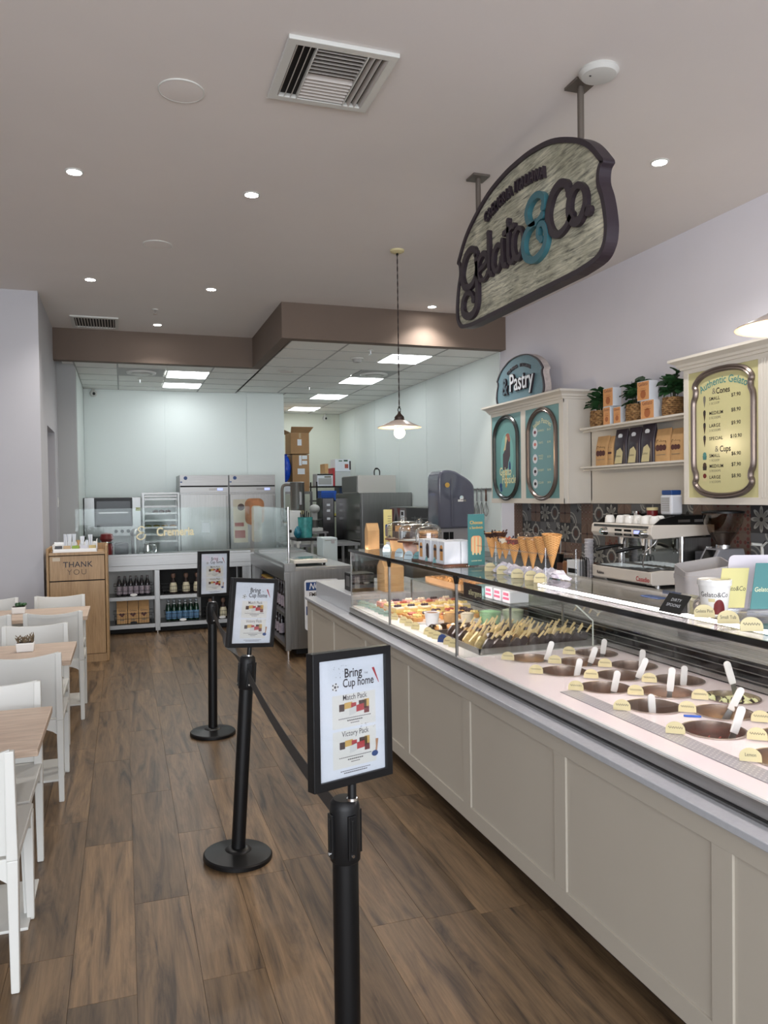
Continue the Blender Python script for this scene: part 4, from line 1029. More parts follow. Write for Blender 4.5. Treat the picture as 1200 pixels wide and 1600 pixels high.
for q in range(60): 
    x, y = RND.uniform(2.04, 2.18), RND.uniform(4.47, 5.03); m.bar((x, y, 1.05), (x + RND.uniform(-.02, .02), y + RND.uniform(-.02, .02), 1.072), .016, .008)
part('wafers', m, crust, t, kind='stuff')
single('teal_carton', MB().box(2.04, 2.16, 4.16, 4.36, 1.0375, 1.085), M['teal'], 'flat teal carton on the glass shelf before the wafer tray', 'carton', (2.1, 4.26, 1.0375), bevel=.002)
for q in range(3):
    y = 4.08 - .11 * q
    t = thing('pink_label_pack', 'white packet with pink lettering on the glass shelf, %s' % ['beside the teal carton', 'middle of three', 'nearest the dark notice'][q], 'packet', (2.1, y, 1.037), 'pink lettered packets')
    part('packet', MB().box(2.03, 2.15, y - .045, y + .045, 1.0375, 1.105), M['paper'], t, bevel=.004)
    part('print', MB().box(2.028, 2.0296, y - .035, y + .035, 1.055, 1.068).box(2.028, 2.0296, y - .030, y + .030, 1.078, 1.094), plain('pink_print', rgb(206, 80, 120), .5), t, kind='stuff')
PT = [(1.655, 5.445), (1.668, 5.41), (1.677, 5.35), (1.683, 5.27), (1.677, 5.19), (1.669, 5.084), (1.666, 4.991), (1.669, 4.889)]
tagm = plain('sage_card', rgb(150, 172, 162), .5)
for i, (x, y) in enumerate(PT):
    card_tag(x, y, ZP + .001, .046, .042, 'small sage tag, %s counted from the far end of the pastry case' % NTH[i], 'price tag', tagm, 'sage tags in the pastry case', yaw=-50)
for i, (x, y) in enumerate([(1.67, 4.736), (1.679, 4.588), (1.672, 4.473), (1.667, 4.345), (1.671, 4.151), (1.662, 4.072), (1.665, 4.007), (1.656, 3.903), (1.658, 3.829), (1.657, 3.757)]):
    card_tag(x, y, ZP + .001, .055, .045, ('small blue tag among the cream pastry tags' if i == 7 else 'small cream pastry tag, %s from the far case post' % NTH[i]), 'price tag', M['navy'] if i == 7 else M['cream'], 'cream tags in the pastry case', yaw=-48)

# ================================================================== things standing on top of the case
ZG = ZT + .0008
for i, (x, y) in enumerate([(1.737, 5.07), (1.67, 4.629), (1.648, 4.40), (1.676, 4.315), (1.693, 4.235), (1.675, 4.119), (1.673, 3.996)]):
    mt = plain('pale_blue_card', rgb(176, 196, 204), .5) if i < 3 else M['teal']
    card_tag(x, y, ZG, .062, .055, '%s tag on the case top, %s from the kraft bag' % ('pale blue round' if i < 3 else 'teal', NTH[i]), 'price tag', mt, 'tags on the case top', yaw=-52, depth=.004)
for i, (x, y) in enumerate([(1.771, 3.535), (1.757, 3.373), (1.742, 3.197), (1.754, 3.091), (1.74, 2.984)]):
    card_tag(x, y, ZG, .058, .044, 'cream tag before the waffle cones, %s' % ORD[i], 'price tag', M['cream'], 'cream tags before the waffle cones', yaw=-30)
card_tag(1.714, 1.944, ZG, .062, .040, 'cream tag reading Gelato Pint before the paper tub', 'price tag', M['cream'], 'cream tags by the paper tub', 'Gelato Pint', yaw=-26)
card_tag(1.694, 1.822, ZG, .062, .040, 'cream tag reading Small Tub before the yellow leaflet', 'price tag', M['cream'], 'cream tags by the paper tub', 'Small Tub', yaw=-26)
card_tag(1.662, 1.70, ZG, .062, .040, 'blank looking cream tag at the right frame edge', 'price tag', M['cream'], 'cream tags by the paper tub', yaw=-26)
# waffle cones in clear rack
def waffle(name):
    m, nt, b = newmat(name); L = nt.links.new
    tc = N(nt, 'ShaderNodeTexCoord'); sx = N(nt, 'ShaderNodeSeparateXYZ'); L(tc.outputs['Object'], sx.inputs[0])
    at = N(nt, 'ShaderNodeMath', operation='ARCTAN2'); L(sx.outputs[1], at.inputs[0]); L(sx.outputs[0], at.inputs[1])
    def wave(sgn):
        a = N(nt, 'ShaderNodeMath', operation='MULTIPLY'); a.inputs[1].default_value = 9.0; L(at.outputs[0], a.inputs[0])
        z = N(nt, 'ShaderNodeMath', operation='MULTIPLY'); z.inputs[1].default_value = sgn * 620; L(sx.outputs[2], z.inputs[0])
        s = N(nt, 'ShaderNodeMath', operation='ADD'); L(a.outputs[0], s.inputs[0]); L(z.outputs[0], s.inputs[1])
        c = N(nt, 'ShaderNodeMath', operation='SINE'); L(s.outputs[0], c.inputs[0])
        return c
    p, q = wave(1), wave(-1)
    mx = N(nt, 'ShaderNodeMath', operation='MAXIMUM'); L(p.outputs[0], mx.inputs[0]); L(q.outputs[0], mx.inputs[1])
    r = ramp(nt, [(0.2, rgb(196, 134, 74)), (0.85, rgb(222, 172, 108))]); L(mx.outputs[0], r.inputs[0]); L(r.outputs[0], b.inputs['Base Color'])
    bp = N(nt, 'ShaderNodeBump', i_Strength=.6, i_Distance=.001); L(mx.outputs[0], bp.inputs['Height']); L(bp.outputs[0], b.inputs['Normal'])
    b.inputs['Roughness'].default_value = .6
    return m
waf = waffle('waffle_cone')
CO = [(3.612, 1.320, 1.445, 'choc'), (3.525, 1.319, 1.453, 'choc'), (3.460, 1.324, 1.426, 'white'), (3.372, 1.306, 1.424, 'bits'), (3.265, 1.297, 1.439, 'glass'), (3.190, 1.296, 1.439, 'glass'), (3.111, 1.329, 1.447, None), (3.018, 1.315, 1.466, None)]
t = thing('cone_rack', 'clear acrylic rack with crinkled wrap holding the waffle cones', 'rack', (1.80, 3.25, ZG))
for x, y, z1 in ((1.78, 3.49, 1.41), (1.72, 2.905, 1.415), (1.90, 3.52, 1.40), (1.90, 2.95, 1.40)):
    part('post', MB().cyl((x, y, ZG), (x, y, z1), .006, n=12), M['plastic_clear'], t, smooth=40)
    part('foot', MB().cyl((x, y, ZG), (x, y, ZG + .006), .022, n=16), M['plastic_clear'], t, smooth=40)
for x in (1.768, 1.872): part('rail', MB().box(x - .003, x + .003, 2.93, 3.68, 1.376, 1.382), M['plastic_clear'], t)
def wrap(u, v):
    y = 2.96 + u * .52; a = v * PI
    r_ = .055 + .030 * abs(noise.noise(Vector((u * 9, v * 5, 3)))) 
    return (1.82 + r_ * math.cos(a) * 1.0, y, ZG + .003 + (r_ * math.sin(a)) * 0.9 * (.6 + .6 * abs(noise.noise(Vector((u * 14, v * 7, 8))))))
part('crinkled_wrap', MB().grid(wrap, 40, 12), plain('white_wrap_film', rgb(214, 212, 222), .2), t)
for i, (y, z0, z1, kind) in enumerate(CO):
    h = z1 - z0; r = .036 if i < 7 else .046
    txt = {'choc': 'chocolate dipped', 'white': 'white cream and chocolate drizzled', 'bits': 'candy coated', 'glass': 'clear lidded', None: 'plain'}[kind]
    t = thing('waffle_cone', '%s waffle cone, %s in the clear rack' % (txt, ORD[i]), 'waffle cone', (1.82, y, z0), 'waffle cones in the clear rack')
    part('cone', MB().lathe([(.003, 0), (r, h), (r - .003, h - .001), (.002, .006)], (1.82, y, z0), 24).xf(Matrix.Translation((1.82, y, z0)) @ Matrix(((1,0,0,0),(0,1,0,0),(0,.10,1,0),(0,0,0,1))) @ Matrix.Translation((-1.82, -y, -z0))), waf, t, smooth=50)
    zz = z0 + h
    if kind in ('choc', 'white', 'bits'):
        def dip(u, v):
            a = 2 * PI * u; low = .022 + .012 * noise.noise(Vector((math.cos(a) * 3, math.sin(a) * 3, i)))
            rr = r * (1 - (v * low) / h) + .0022
            return (1.82 + rr * math.cos(a), y + rr * math.sin(a), zz + .002 - v * low)
        part('coating', MB().grid(dip, 28, 4), {'choc': M['choc'], 'white': creamw, 'bits': plain('candy_bits', rgb(120, 72, 66), .5, var=.5, scale=160)}[kind], t, smooth=60)
        m = MB()
        for q in range(26):
            a = RND.uniform(0, 2*PI); v_ = RND.uniform(-.008, .024); rr = r * (1 - max(0, v_) / h) + .003
            m.ball((1.82 + rr * math.cos(a), y + rr * math.sin(a), zz - v_ + .004), RND.uniform(.003, .0055), 6, 4)
        part('sprinkles', m, {'choc': M['choc'], 'white': berry, 'bits': strawb}[kind], t, kind='stuff')
    if kind == 'glass':
        part('dome_lid', MB().lathe([(r + .003, -.006), (r + .003, .0), (r * .85, .016), (r * .5, .026), (0, .030)], (1.82, y, zz), 22), M['plastic_clear'], t, smooth=50)
# flyer stand
t = thing('flyer_stand', 'teal gelato sandwich flyer in a clear stand left of the cones', 'flyer', (1.845, 3.85, ZG))
B = basis((1.845, 3.85, ZG), (.995, .10, 0), (0, 0, 1), (.10, -.995, 0))
part('holder', MB().slab(-.055, .055, 0, .287, -.004, -.001, B).slab(-.055, .055, 0, .004, -.04, .03, B), M['plastic_clear'], t)
part('flyer', MB().slab(-.053, .053, .004, .285, -.001, .001, B), M['teald'], t)
T = lambda tx, y, s, **k: text_mb(tx, s, lambda a, b, c: B(a, y + b, .0014), 0, 0, **k)
part('lettering', T('Choose', .238, .026, bold=.02), M['gold'], t); part('lettering', T('a Sandwich', .210, .019, bold=.02), M['gold'], t)
m = MB().quad(rrect(-.034, .034, .07, .165, .02), .0013, B); part('ice_sandwich_print', m, plain('peach_print', rgb(226, 156, 110), .5), t)
m = MB()
for x in (-.022, .0, .022): m.quad(rrect(x - .006, x + .006, .06, .16, .005), .0015, B)
part('wafer_print', m, M['cream'], t); part('lettering', T('summer treat', .028, .012), M['inkcream'], t)
# white cake cartons on a dark board
t = thing('serving_board', 'dark wooden board under the white windowed cake cartons', 'board', (1.76, 3.97, ZG))
part('board', MB().box(1.655, 1.87, 3.87, 4.36, ZG, ZG + .010), M['darkwood'], t, bevel=.002)
for i, (x0, x1, y0) in enumerate(((1.668, 1.765, 3.885), (1.668, 1.765, 3.975), (1.668, 1.765, 4.09), (1.668, 1.765, 4.19), (1.77, 1.862, 3.885), (1.77, 1.862, 4.0))):
    lab = ['nearest front carton', 'second front carton', 'third front carton', 'farthest front carton', 'nearest rear carton', 'farther rear carton'][i]
    t = thing('cake_carton', 'white cake carton with arched window, %s on the dark board' % lab, 'carton', ((x0+x1)/2, y0, ZG + .0102), 'cake cartons on the dark board')
    part('carton', MB().box(x0, x1, y0, y0 + .084, ZG + .0102, ZG + .135), M['paper'], t, bevel=.001)
    Bx = face_x(x0, y0 + .042, ZG + .01)
    part('window', MB().prism([(-.02, .02), (.02, .02), (.02, .085)] + [(.02 * math.cos(PI*k/8), .085 + .02 * math.sin(PI*k/8)) for k in range(1, 8)] + [(-.02, .085)], 0, .0008, Bx), [crust, plain('biscotti_brown', rgb(150, 110, 70), .6), M['choc'], crust, crust, crust][i], t)
    part('ribbon_print', MB().slab(-.02, .02, .070, .084, .0008, .0014, Bx), M['ink'], t)
# cake domes
def cake_dome(x, y, rb, rd, zst, hd, lab, cake, wood=True):
    t = thing('cake_dome', lab, 'cake stand', (x, y, ZG), 'cake domes on the case top')
    if wood:
        part('stand', MB().lathe([(0, 0), (rb * .66, 0), (rb * .78, zst - .012), (0, zst - .012)], (x, y, ZG), 26), M['darkwood'] if wood == 'dark' else M['kraft'], t, smooth=40)
        part('plate', MB().lathe([(0, zst - .012), (rb, zst - .012), (rb, zst), (0, zst)], (x, y, ZG), 30), M['darkwood'], t, smooth=30)
    else: part('plate', MB().lathe([(0, 0), (rb, 0), (rb, zst), (0, zst)], (x, y, ZG), 30), M['glass'], t, smooth=30)
    z = ZG + zst
    part('dome', MB().lathe([(rd, 0), (rd, hd * .62), (rd * .95, hd * .80), (rd * .75, hd * .94), (rd * .35, hd), (0, hd * 1.01)], (x, y, z), 32), M['glass_d'], t, smooth=60)
    part('knob', MB().ball((x, y, z + hd + .016), .024, 14, 8, (1, 1, .6)).cyl((x, y, z + hd), (x, y, z + hd + .01), .012, n=12), M['glass_d'], t, smooth=60)
    for k, (nm, mm, mt, sm) in enumerate(cake(x, y, z)): part(nm, mm, mt, t, smooth=sm)
cake_dome(1.895, 5.14, .135, .125, .090, .120, 'glass cake dome with a chocolate cake on a wooden stand, farthest', lambda x, y, z: [('cake', MB().box(x - .05, x + .05, y - .04, y + .05, z, z + .045), M['choc'], None), ('sponge', MB().box(x - .03, x + .07, y + .052, y + .10, z, z + .085), crust, None)], True)
cake_dome(1.86, 4.74, .150, .140, .096, .110, 'wide glass cake dome on a dark round wooden stand, middle', lambda x, y, z: [('cake', MB().box(x + .0, x + .10, y - .07, y + .05, z, z + .065), crust, None), ('cream_paper', MB().box(x - .10, x - .02, y - .05, y + .04, z, z + .006), M['paper'], None)], 'dark')
cake_dome(1.735, 4.445 - .16, .0, .0, 0, 0, '', lambda x, y, z: []) if False else None
def cookies(x, y, z):
    out = []
    for k in range(3): out.append(('cookie', MB().lathe([(0, .024*k+.002), (.058, .024*k+.004), (.062, .024*k + .012), (.055, .024*k + .020), (0, .024*k+.023)], (x, y, z), 22), crust if k != 1 else plain('choc_chip_cookie', rgb(176, 120, 66), .7, var=.4, scale=70), 50))
    return out
cake_dome(1.805, 4.45, .098, .082, .098, .100, 'small glass dome stacked with three cookies behind white cartons', cookies, True)
# kraft bag, yellow sign
def paper_bag(nm, x0, x1, y0, y1, z, h, mt, lab, grp=None, pr=None, cat='bag'):
    t = thing(nm, lab, cat, ((x0+x1)/2, (y0+y1)/2, z), grp)
    ym = (y0 + y1) / 2
    v = [(x0,y0,z),(x1,y0,z),(x1,y1,z),(x0,y1,z),(x0,y0,z+h*.72),(x1,y0,z+h*.72),(x1,y1,z+h*.72),(x0,y1,z+h*.72),(x0,ym-.006,z+h),(x1,ym-.006,z+h),(x1,ym+.006,z+h),(x0,ym+.006,z+h)]
    part('bag', MB().add(v, [(0,3,2,1),(0,1,5,4),(1,2,6,5),(2,3,7,6),(3,0,4,7),(4,5,9,8),(5,6,10,9),(6,7,11,10),(7,4,8,11),(8,9,10,11)]), mt, t, bevel=.002)
    part('folded_top', MB().box(x0 + .001, x1 - .001, ym - .009, ym + .009, z + h * .94, z + h * 1.01), mt, t)
    if pr: pr(t, x0, x1, y0, z, h)
def bagprint(t, x0, x1, y0, z, h):
    B = face_y((x0 + x1) / 2, y0 - .0008, z); w_ = x1 - x0
    part('fruit_print', MB().quad(circ(-w_*.15, h*.42, w_*.13, 12), 0, B).quad(circ(w_*.12, h*.42, w_*.13, 12), .0002, B).quad(circ(0, h*.36, w_*.12, 12), .0004, B), plain('berry_print', rgb(92, 52, 50), .6), t, kind='stuff')
    part('lettering', text_mb('Gelato', w_ * .26, lambda a, b, c: B(a, h * .58 + b, c), 0, 0), M['ink'], t)
    part('tape', MB().rect(-w_*.2, w_*.2, h*.14, h*.18, 0, B), M['inkgrey'], t)
paper_bag('paper_bag', 1.695, 1.785, 5.36, 5.44, ZG, .19, M['kraft'], 'brown kraft bag at the far left end of the case top', None, None)
t = thing('yellow_flyer', 'tall pale yellow flyer beside the kraft bag on the case', 'flyer', (1.865, 5.40, ZG))
B = basis((1.865, 5.40, ZG), (.95, .30, 0), (0,0,1), (.30, -.95, 0))
part('card', MB().slab(-.038, .038, 0, .290, -.003, .003, B), plain('pale_yellow_card', rgb(214, 204, 138), .45), t)
part('cup_print', MB().quad(rrect(-.026, -.004, .09, .18, .008), .0034, B), M['navy'], t)
part('scoop_print', MB().quad(circ(.012, .075, .016, 12, .024), .0036, B), M['choc'], t)
m = MB()
for k in range(7): m.rect(-.004, .030, .13 + .018 * k, .134 + .018 * k, .0034, B)
part('small_print', m, M['inkgrey'], t, kind='stuff'); part('white_print', MB().rect(-.02, .03, .02, .05, .0034, B), M['paper'], t)
# plinth: dark box and big kraft bag
t = thing('napkin_box', 'black box on the white plinth beyond the display case', 'box', (1.75, 5.80, .905))
part('box', MB().box(1.665, 1.85, 5.70, 5.90, .9045, 1.045), M['blackplastic'], t, bevel=.006)
part('front_label', MB().box(1.69, 1.73, 5.697, 5.70, .93, 1.02), plain('grey_label', rgb(120, 118, 116), .4), t)
part('slot', MB().box(1.663, 1.665, 5.75, 5.85, .94, 1.02), plain('slot_grey', rgb(92, 92, 92), .4), t)
paper_bag('kraft_carrier', 1.90, 2.06, 5.60, 5.78, .9045, .26, M['kraft'], 'large brown kraft bag standing beyond the display case end glass')
# near items: chalk card, tub, leaflets, grey bin
t = thing('black_card', 'small black card reading Dirty Spoons leaning on the case top', 'card', (1.69, 2.07, ZG))
B = basis((1.675, 2.06, ZG + .001), (0, -1, 0), Vector((.62, 0, .78)), Vector((-.78, 0, .62)))
part('card', MB().slab(-.052, .052, 0, .072, -.0015, .0015, B), M['blackplastic'], t)
part('lettering', text_mb('DIRTY', .016, lambda a, b, c: B(a, .048 + b, .0019), 0, 0, space=1.1), M['paper'], t)
part('lettering', text_mb('SPOONS', .016, lambda a, b, c: B(a, .028 + b, .0019), 0, 0, space=1.1), M['paper'], t)
part('strut', MB().box(1.70, 1.722, 2.03, 2.09, ZG, ZG + .03), M['blackplastic'], t)
single('blue_tape', MB().box(1.86, 1.90, 2.35, 2.45, ZG, ZG + .002), M['navy'], 'strip of dark blue tape on the glass beside the black card', 'tape', (1.88, 2.4, ZG))
x, y = 1.79, 1.985
t = thing('paper_tub', 'white paper gelato tub with shop name and red swoosh', 'tub', (x, y, ZG))
part('tub', MB().lathe([(0, 0), (.038, 0), (.049, .104), (.047, .104), (.036, .004), (0, .004)], (x, y, ZG), 36), M['whitegloss'], t, smooth=40)
part('lid', MB().lathe([(.0515, .094), (.0525, .112), (.048, .1135), (.046, .110), (0, .110)], (x, y, ZG), 36), M['whitegloss'], t, smooth=35)
def on_cup(a, z, off=.0006):
    r_ = .038 + (.011 / .104) * z + off
    return (x + r_ * math.sin(a), y - r_ * math.cos(a), ZG + z)
part('lettering', text_mb('Gelato&Co', .022, lambda a, b, c: Vector(on_cup(a / .045 - .75, .066 + b)), 0, 0, sx=.9), M['ink'], t)
part('red_swoosh', MB().grid(lambda u, v: on_cup(-.9 + 1.0 * u, .004 + v * (.048 * (1 - (2*u-1)**2) ** .5 * (1.0 if u > .1 else .5)), .0008), 22, 4), M['redd'], t, smooth=60)
part('label', MB().grid(lambda u, v: on_cup(-1.15 + .45 * u, .044 + v * .010, .0010), 8, 1), M['cream'], t)
for i, (dx, mt, lab, pr) in enumerate(((0, plain('leaflet_cream', rgb(206, 198, 132), .4), 'pale yellow folded leaflet standing by the paper tub', M['ink']), (.075, M['teald'], 'deep teal folded leaflet right of the yellow one', M['inkcream']))):
    t = thing('leaflet', lab, 'leaflet', (1.84 + dx, 1.95 - dx * .6, ZG), 'leaflets by the paper tub')
    B = basis((1.822 + dx * 1.0, 1.955 - dx * .8, ZG + .022), (.93, -.37, 0), Vector((.28, .12, .95)).normalized(), Vector((-.34, -.90, .25)).normalized())
    part('sheet', MB().slab(-.040, .045, 0, .13 + dx * .25, -.001, .001, B), mt, t)
    part('lettering', text_mb('Gelato&Co', .021, lambda a, b, c: B(a + .004, .062 + b, .0014), 0, 0, sx=.78), pr, t)
    part('support', MB().slab(-.036, .040, -.022, .06, -.03, -.026, B), M['plastic_clear'], t)
t = thing('card_holder', 'clear angled holder with white card behind the leaflets', 'holder', (1.90, 1.98, ZG))
B = basis((1.895, 1.985, ZG + .001), (.93, -.37, 0), Vector((.28, .12, .95)).normalized(), Vector((-.34, -.90, .25)).normalized())
part('holder', MB().prism(rrect(-.06, .13, 0, .19, .015), -.002, .002, B), plain('pale_lilac_card', rgb(206, 200, 208), .35), t)
part('foot', MB().slab(-.06, .13, 0, .004, 0, .05, B), M['plastic_clear'], t)
t = thing('grey_bin', 'light grey open-top ingredient bin standing behind the case', 'bin', (2.62, 2.98, .945))
Bq = basis((2.62, 2.98, 0), (.93, -.37, 0), (.37, .93, 0), (0, 0, 1))
def rr_(s): return rrect(-.112 * s, .112 * s, -.09 * s, .09 * s, .025, 4)
v = []; f = []
lev = [(.90, .9465), (.94, 1.05), (1.0, 1.225), (1.03, 1.230), (1.03, 1.25), (1.0, 1.252), (.99, 1.30), (.96, 1.30), (.96, 1.20), (.80, .97)]
n_ = len(rr_(1))
for s_, z in lev:
    for p in rr_(s_):
        zz = z + (.032 * max(-1, min(1, (p[0] + p[1]) / .20)) if z > 1.26 else 0)
        v.append(Bq(p[0], p[1], zz))
for k in range(len(lev) - 1):
    for i in range(n_): f.append((k*n_+i, k*n_+(i+1) % n_, (k+1)*n_+(i+1) % n_, (k+1)*n_+i))
f.append(tuple(range(n_ - 1, -1, -1))); f.append(tuple((len(lev)-1)*n_ + i for i in range(n_)))
part('bin', MB().add(v, f), M['greybin'], t, smooth=40)
part('contents', MB().quad([(p[0]*.9, p[1]*.9) for p in rr_(1)], 1.19, Bq), plain('grey_bag_liner', rgb(70, 68, 68), .5), t)
# ================================================================== patterned wall tiles
def tile_mat(name, kind):
    m, nt, b = newmat(name); L = nt.links.new
    b.inputs['Roughness'].default_value = 0.35
    tc = N(nt, 'ShaderNodeTexCoord'); s = N(nt, 'ShaderNodeSeparateXYZ'); L(tc.outputs['Object'], s.inputs[0])
    def mth(op, a, c=None, d=None):
        n = N(nt, 'ShaderNodeMath', operation=op)
        for i, q in enumerate((a, c, d)):
            if q is None: continue
            if isinstance(q, (int, float)): n.inputs[i].default_value = q
            else: L(q, n.inputs[i])
        return n.outputs[0]
    u, v = s.outputs[1], s.outputs[2]           # local, +-0.1
    def mixc(fac, a, c):
        n = N(nt, 'ShaderNodeMix', data_type='RGBA')
        L(fac, n.inputs[0])
        for i, q in ((6, a), (7, c)):
            if isinstance(q, tuple): n.inputs[i].default_value = q
            else: L(q, n.inputs[i])
        return n.outputs[2]
    def band(x, c, w_): return mth('LESS_THAN', mth('ABSOLUTE', mth('SUBTRACT', x, c)), w_)
    def rad(cx, cy): return mth('SQRT', mth('ADD', mth('POWER', mth('SUBTRACT', u, cx), 2.0), mth('POWER', mth('SUBTRACT', v, cy), 2.0)))
    dk, md, lt = rgb(58, 56, 58), rgb(106, 106, 108), rgb(170, 168, 162)
    br, rd, bk = rgb(118, 98, 86), rgb(112, 58, 50), rgb(38, 34, 34)
    if kind in ('petal', 'diamond'):
        n_ = 20.0 if kind == 'petal' else 30.0
        fu = mth('SUBTRACT', mth('FRACT', mth('MULTIPLY_ADD', u, n_ / 2 * 1.0, 0.25)), 0.5); fv = mth('SUBTRACT', mth('FRACT', mth('MULTIPLY_ADD', v, n_ / 2, 0.25)), 0.5)
        au, av = mth('ABSOLUTE', fu), mth('ABSOLUTE', fv)
        p1 = mth('LESS_THAN', mth('ADD', mth('MULTIPLY', au, 3.6), mth('POWER', mth('ABSOLUTE', mth('MULTIPLY', mth('SUBTRACT', av, .26), 4.4)), 2.0)), 0.55 if kind == 'petal' else .3)
        p2 = mth('LESS_THAN', mth('ADD', mth('MULTIPLY', av, 3.6), mth('POWER', mth('ABSOLUTE', mth('MULTIPLY', mth('SUBTRACT', au, .26), 4.4)), 2.0)), 0.55 if kind == 'petal' else .3)
        dot = mth('LESS_THAN', mth('ADD', au, av), .10)
        c = mixc(mth('MAXIMUM', p1, p2), br, rd); c = mixc(dot, c, bk if kind == 'petal' else lt)
    elif kind == 'cross':
        c = mixc(mth('MAXIMUM', band(u, 0, .006), band(v, 0, .006)), br, rgb(92, 62, 54))
        c = mixc(mth('LESS_THAN', rad(0, 0), .014), c, bk); c = mixc(band(mth('ADD', mth('ABSOLUTE', u), mth('ABSOLUTE', v)), .13, .006), c, rgb(138, 112, 98))
    elif kind == 'rings':
        r1, r2 = rad(.1, -.1), rad(-.1, .1)
        f = mth('MAXIMUM', mth('MAXIMUM', band(r1, .075, .007), band(r1, .11, .006)), mth('MAXIMUM', band(r2, .06, .007), band(r2, .035, .005)))
        c = mixc(f, md, lt); c = mixc(mth('LESS_THAN', r1, .045), c, dk)
        c = mixc(mth('LESS_THAN', mth('ADD', mth('ABSOLUTE', mth('ADD', u, .035)), mth('ABSOLUTE', mth('SUBTRACT', v, .03))), .022), c, bk)
    elif kind == 'floral':
        an = mth('ARCTAN2', v, u); r0 = rad(0, 0)
        pet = mth('MULTIPLY_ADD', mth('ABSOLUTE', mth('COSINE', mth('MULTIPLY', an, 4.0))), .075, .022)
        c = mixc(band(r0, 0.0, .2), md, md); c = mixc(mth('LESS_THAN', r0, pet), dk, lt)
        c = mixc(mth('LESS_THAN', r0, mth('MULTIPLY', pet, .78)), c, rgb(128, 126, 120)); c = mixc(mth('LESS_THAN', r0, .016), c, bk)
    else:   # octagon chain
        au, av = mth('ABSOLUTE', u), mth('ABSOLUTE', v)
        oc = mth('MAXIMUM', mth('MAXIMUM', au, av), mth('MULTIPLY', mth('ADD', au, av), .72))
        c = mixc(band(oc, .062, .009), rgb(84, 82, 84), lt); c = mixc(mth('LESS_THAN', oc, .035), c, rgb(88, 62, 54)); c = mixc(mth('MULTIPLY', mth('GREATER_THAN', oc, .066), mth('MAXIMUM', band(u, 0, .007), band(v, 0, .007))), c, lt)
    L(c, b.inputs['Base Color'])
    return m
TM = {k: tile_mat('patterned_tile_' + k, k) for k in ('petal', 'diamond', 'cross', 'rings', 'floral', 'octagon')}
tmesh = {k: mesh_of(MB().box(-.004, .004, -.0990, .0990, -.0990, .0990), TM[k]) for k in TM}
tbk = struct('wall_tile_backing', MB().box(4.368, 4.372, 3.0, 8.075, .93, 1.545), plain('grout_grey', rgb(112, 106, 100), .8)); tbk['kind'] = 'structure'; tbk.name = 'trim_4'
seqs = [['diamond', 'rings', 'cross', 'floral', 'octagon', 'cross', 'rings', 'diamond', 'octagon', 'floral', 'cross', 'rings', 'octagon', 'petal', 'rings', 'cross', 'petal', 'petal', 'floral', 'rings', 'cross', 'octagon', 'petal', 'rings', 'floral', 'cross'],
        ['diamond', 'floral', 'octagon', 'rings', 'rings', 'floral', 'octagon', 'cross', 'rings', 'petal', 'octagon', 'floral', 'cross', 'rings', 'cross', 'octagon', 'petal', 'petal', 'rings', 'octagon', 'floral', 'petal', 'cross', 'rings', 'octagon', 'cross'],
        ['rings', 'cross', 'floral', 'petal', 'octagon', 'cross', 'diamond', 'rings', 'floral', 'octagon', 'cross', 'petal', 'rings', 'floral', 'octagon', 'rings', 'petal', 'petal', 'cross', 'floral', 'rings', 'octagon', 'petal', 'cross', 'rings', 'floral']]
for j in range(3):
    for i in range(25):
        o = bpy.data.objects.new('tile', tmesh[seqs[j][i]]); COL.objects.link(o); o.parent = tbk
        o.location = (4.366, 8.07 - .1 - .2 * i, 1.541 - .1 - .2 * j)

# ================================================================== wall cabinets with menu boards
def crown(x, ya, yb, z, ends):
    """moulding along the front, returns at the ends"""
    pr = [(0, 0), (.018, 0), (.022, .018), (.034, .024), (.040, .042), (.062, .056), (.082, .066), (.082, .085), (0, .085)]
    m = MB()
    lo, hi = min(ya, yb), max(ya, yb)
    mit_l = 1 if 'near' in ends else 0; mit_h = 1 if 'far' in ends else 0
    v = []
    n = len(pr)
    for y, s, mt in ((lo, -1, mit_l), (hi, 1, mit_h)):
        v += [(x - p, y + s * p * mt, z + q) for p, q in pr]
    f = [(i, (i+1) % n, n + (i+1) % n, n + i) for i in range(n)] + [tuple(range(n)), tuple(range(2*n-1, n-1, -1))]
    m.add(v, f)
    for y, s, mt in ((lo, -1, mit_l), (hi, 1, mit_h)):
        if mt:
            v = [(x - p, y + s * p, z + q) for p, q in pr] + [(4.37, y + s * p, z + q) for p, q in pr]
            m.add(v, f)
    return m
def ring_frame(o, in_off, d0, d1, B, mat_, parent, name='moulding'):
    """moulded frame along a closed outline (list of 2d points), half width in_off"""
    n = len(o); out = []; inn = []
    for k in range(n):
        t = (Vector(o[(k+1) % n]) - Vector(o[k-1])); t = Vector((t[0], t[1])).normalized(); q = Vector((-t.y, t.x))
        out.append((o[k][0] - q.x * in_off, o[k][1] - q.y * in_off)); inn.append((o[k][0] + q.x * in_off, o[k][1] + q.y * in_off))
    m = MB(); v = []; f = []
    prof = [(-1, d0), (-1, d0 + (d1-d0)*.6), (-.45, d1), (.1, d0 + (d1-d0)*.72), (.5, d0 + (d1-d0)*.95), (1, d0 + (d1-d0)*.5), (1, d0)]
    for k in range(n):
        a, c = Vector(out[k]), Vector(inn[k])
        for s, d in prof:
            p = a.lerp(c, (s + 1) / 2); v.append(B(p.x, p.y, d))
    P = len(prof)
    for k in range(n):
        k2 = (k + 1) % n
        for i in range(P): f.append((k*P+i, k*P+(i+1) % P, k2*P+(i+1) % P, k2*P+i))
    return part(name, m.add(v, f), mat_, parent, smooth=35)
t = thing('pastry_menu_cabinet', 'cream wall cabinet with two teal oval menu boards under Pastry plaque', 'cabinet', (4.21, 7.26, 1.547))
Xc = 4.05
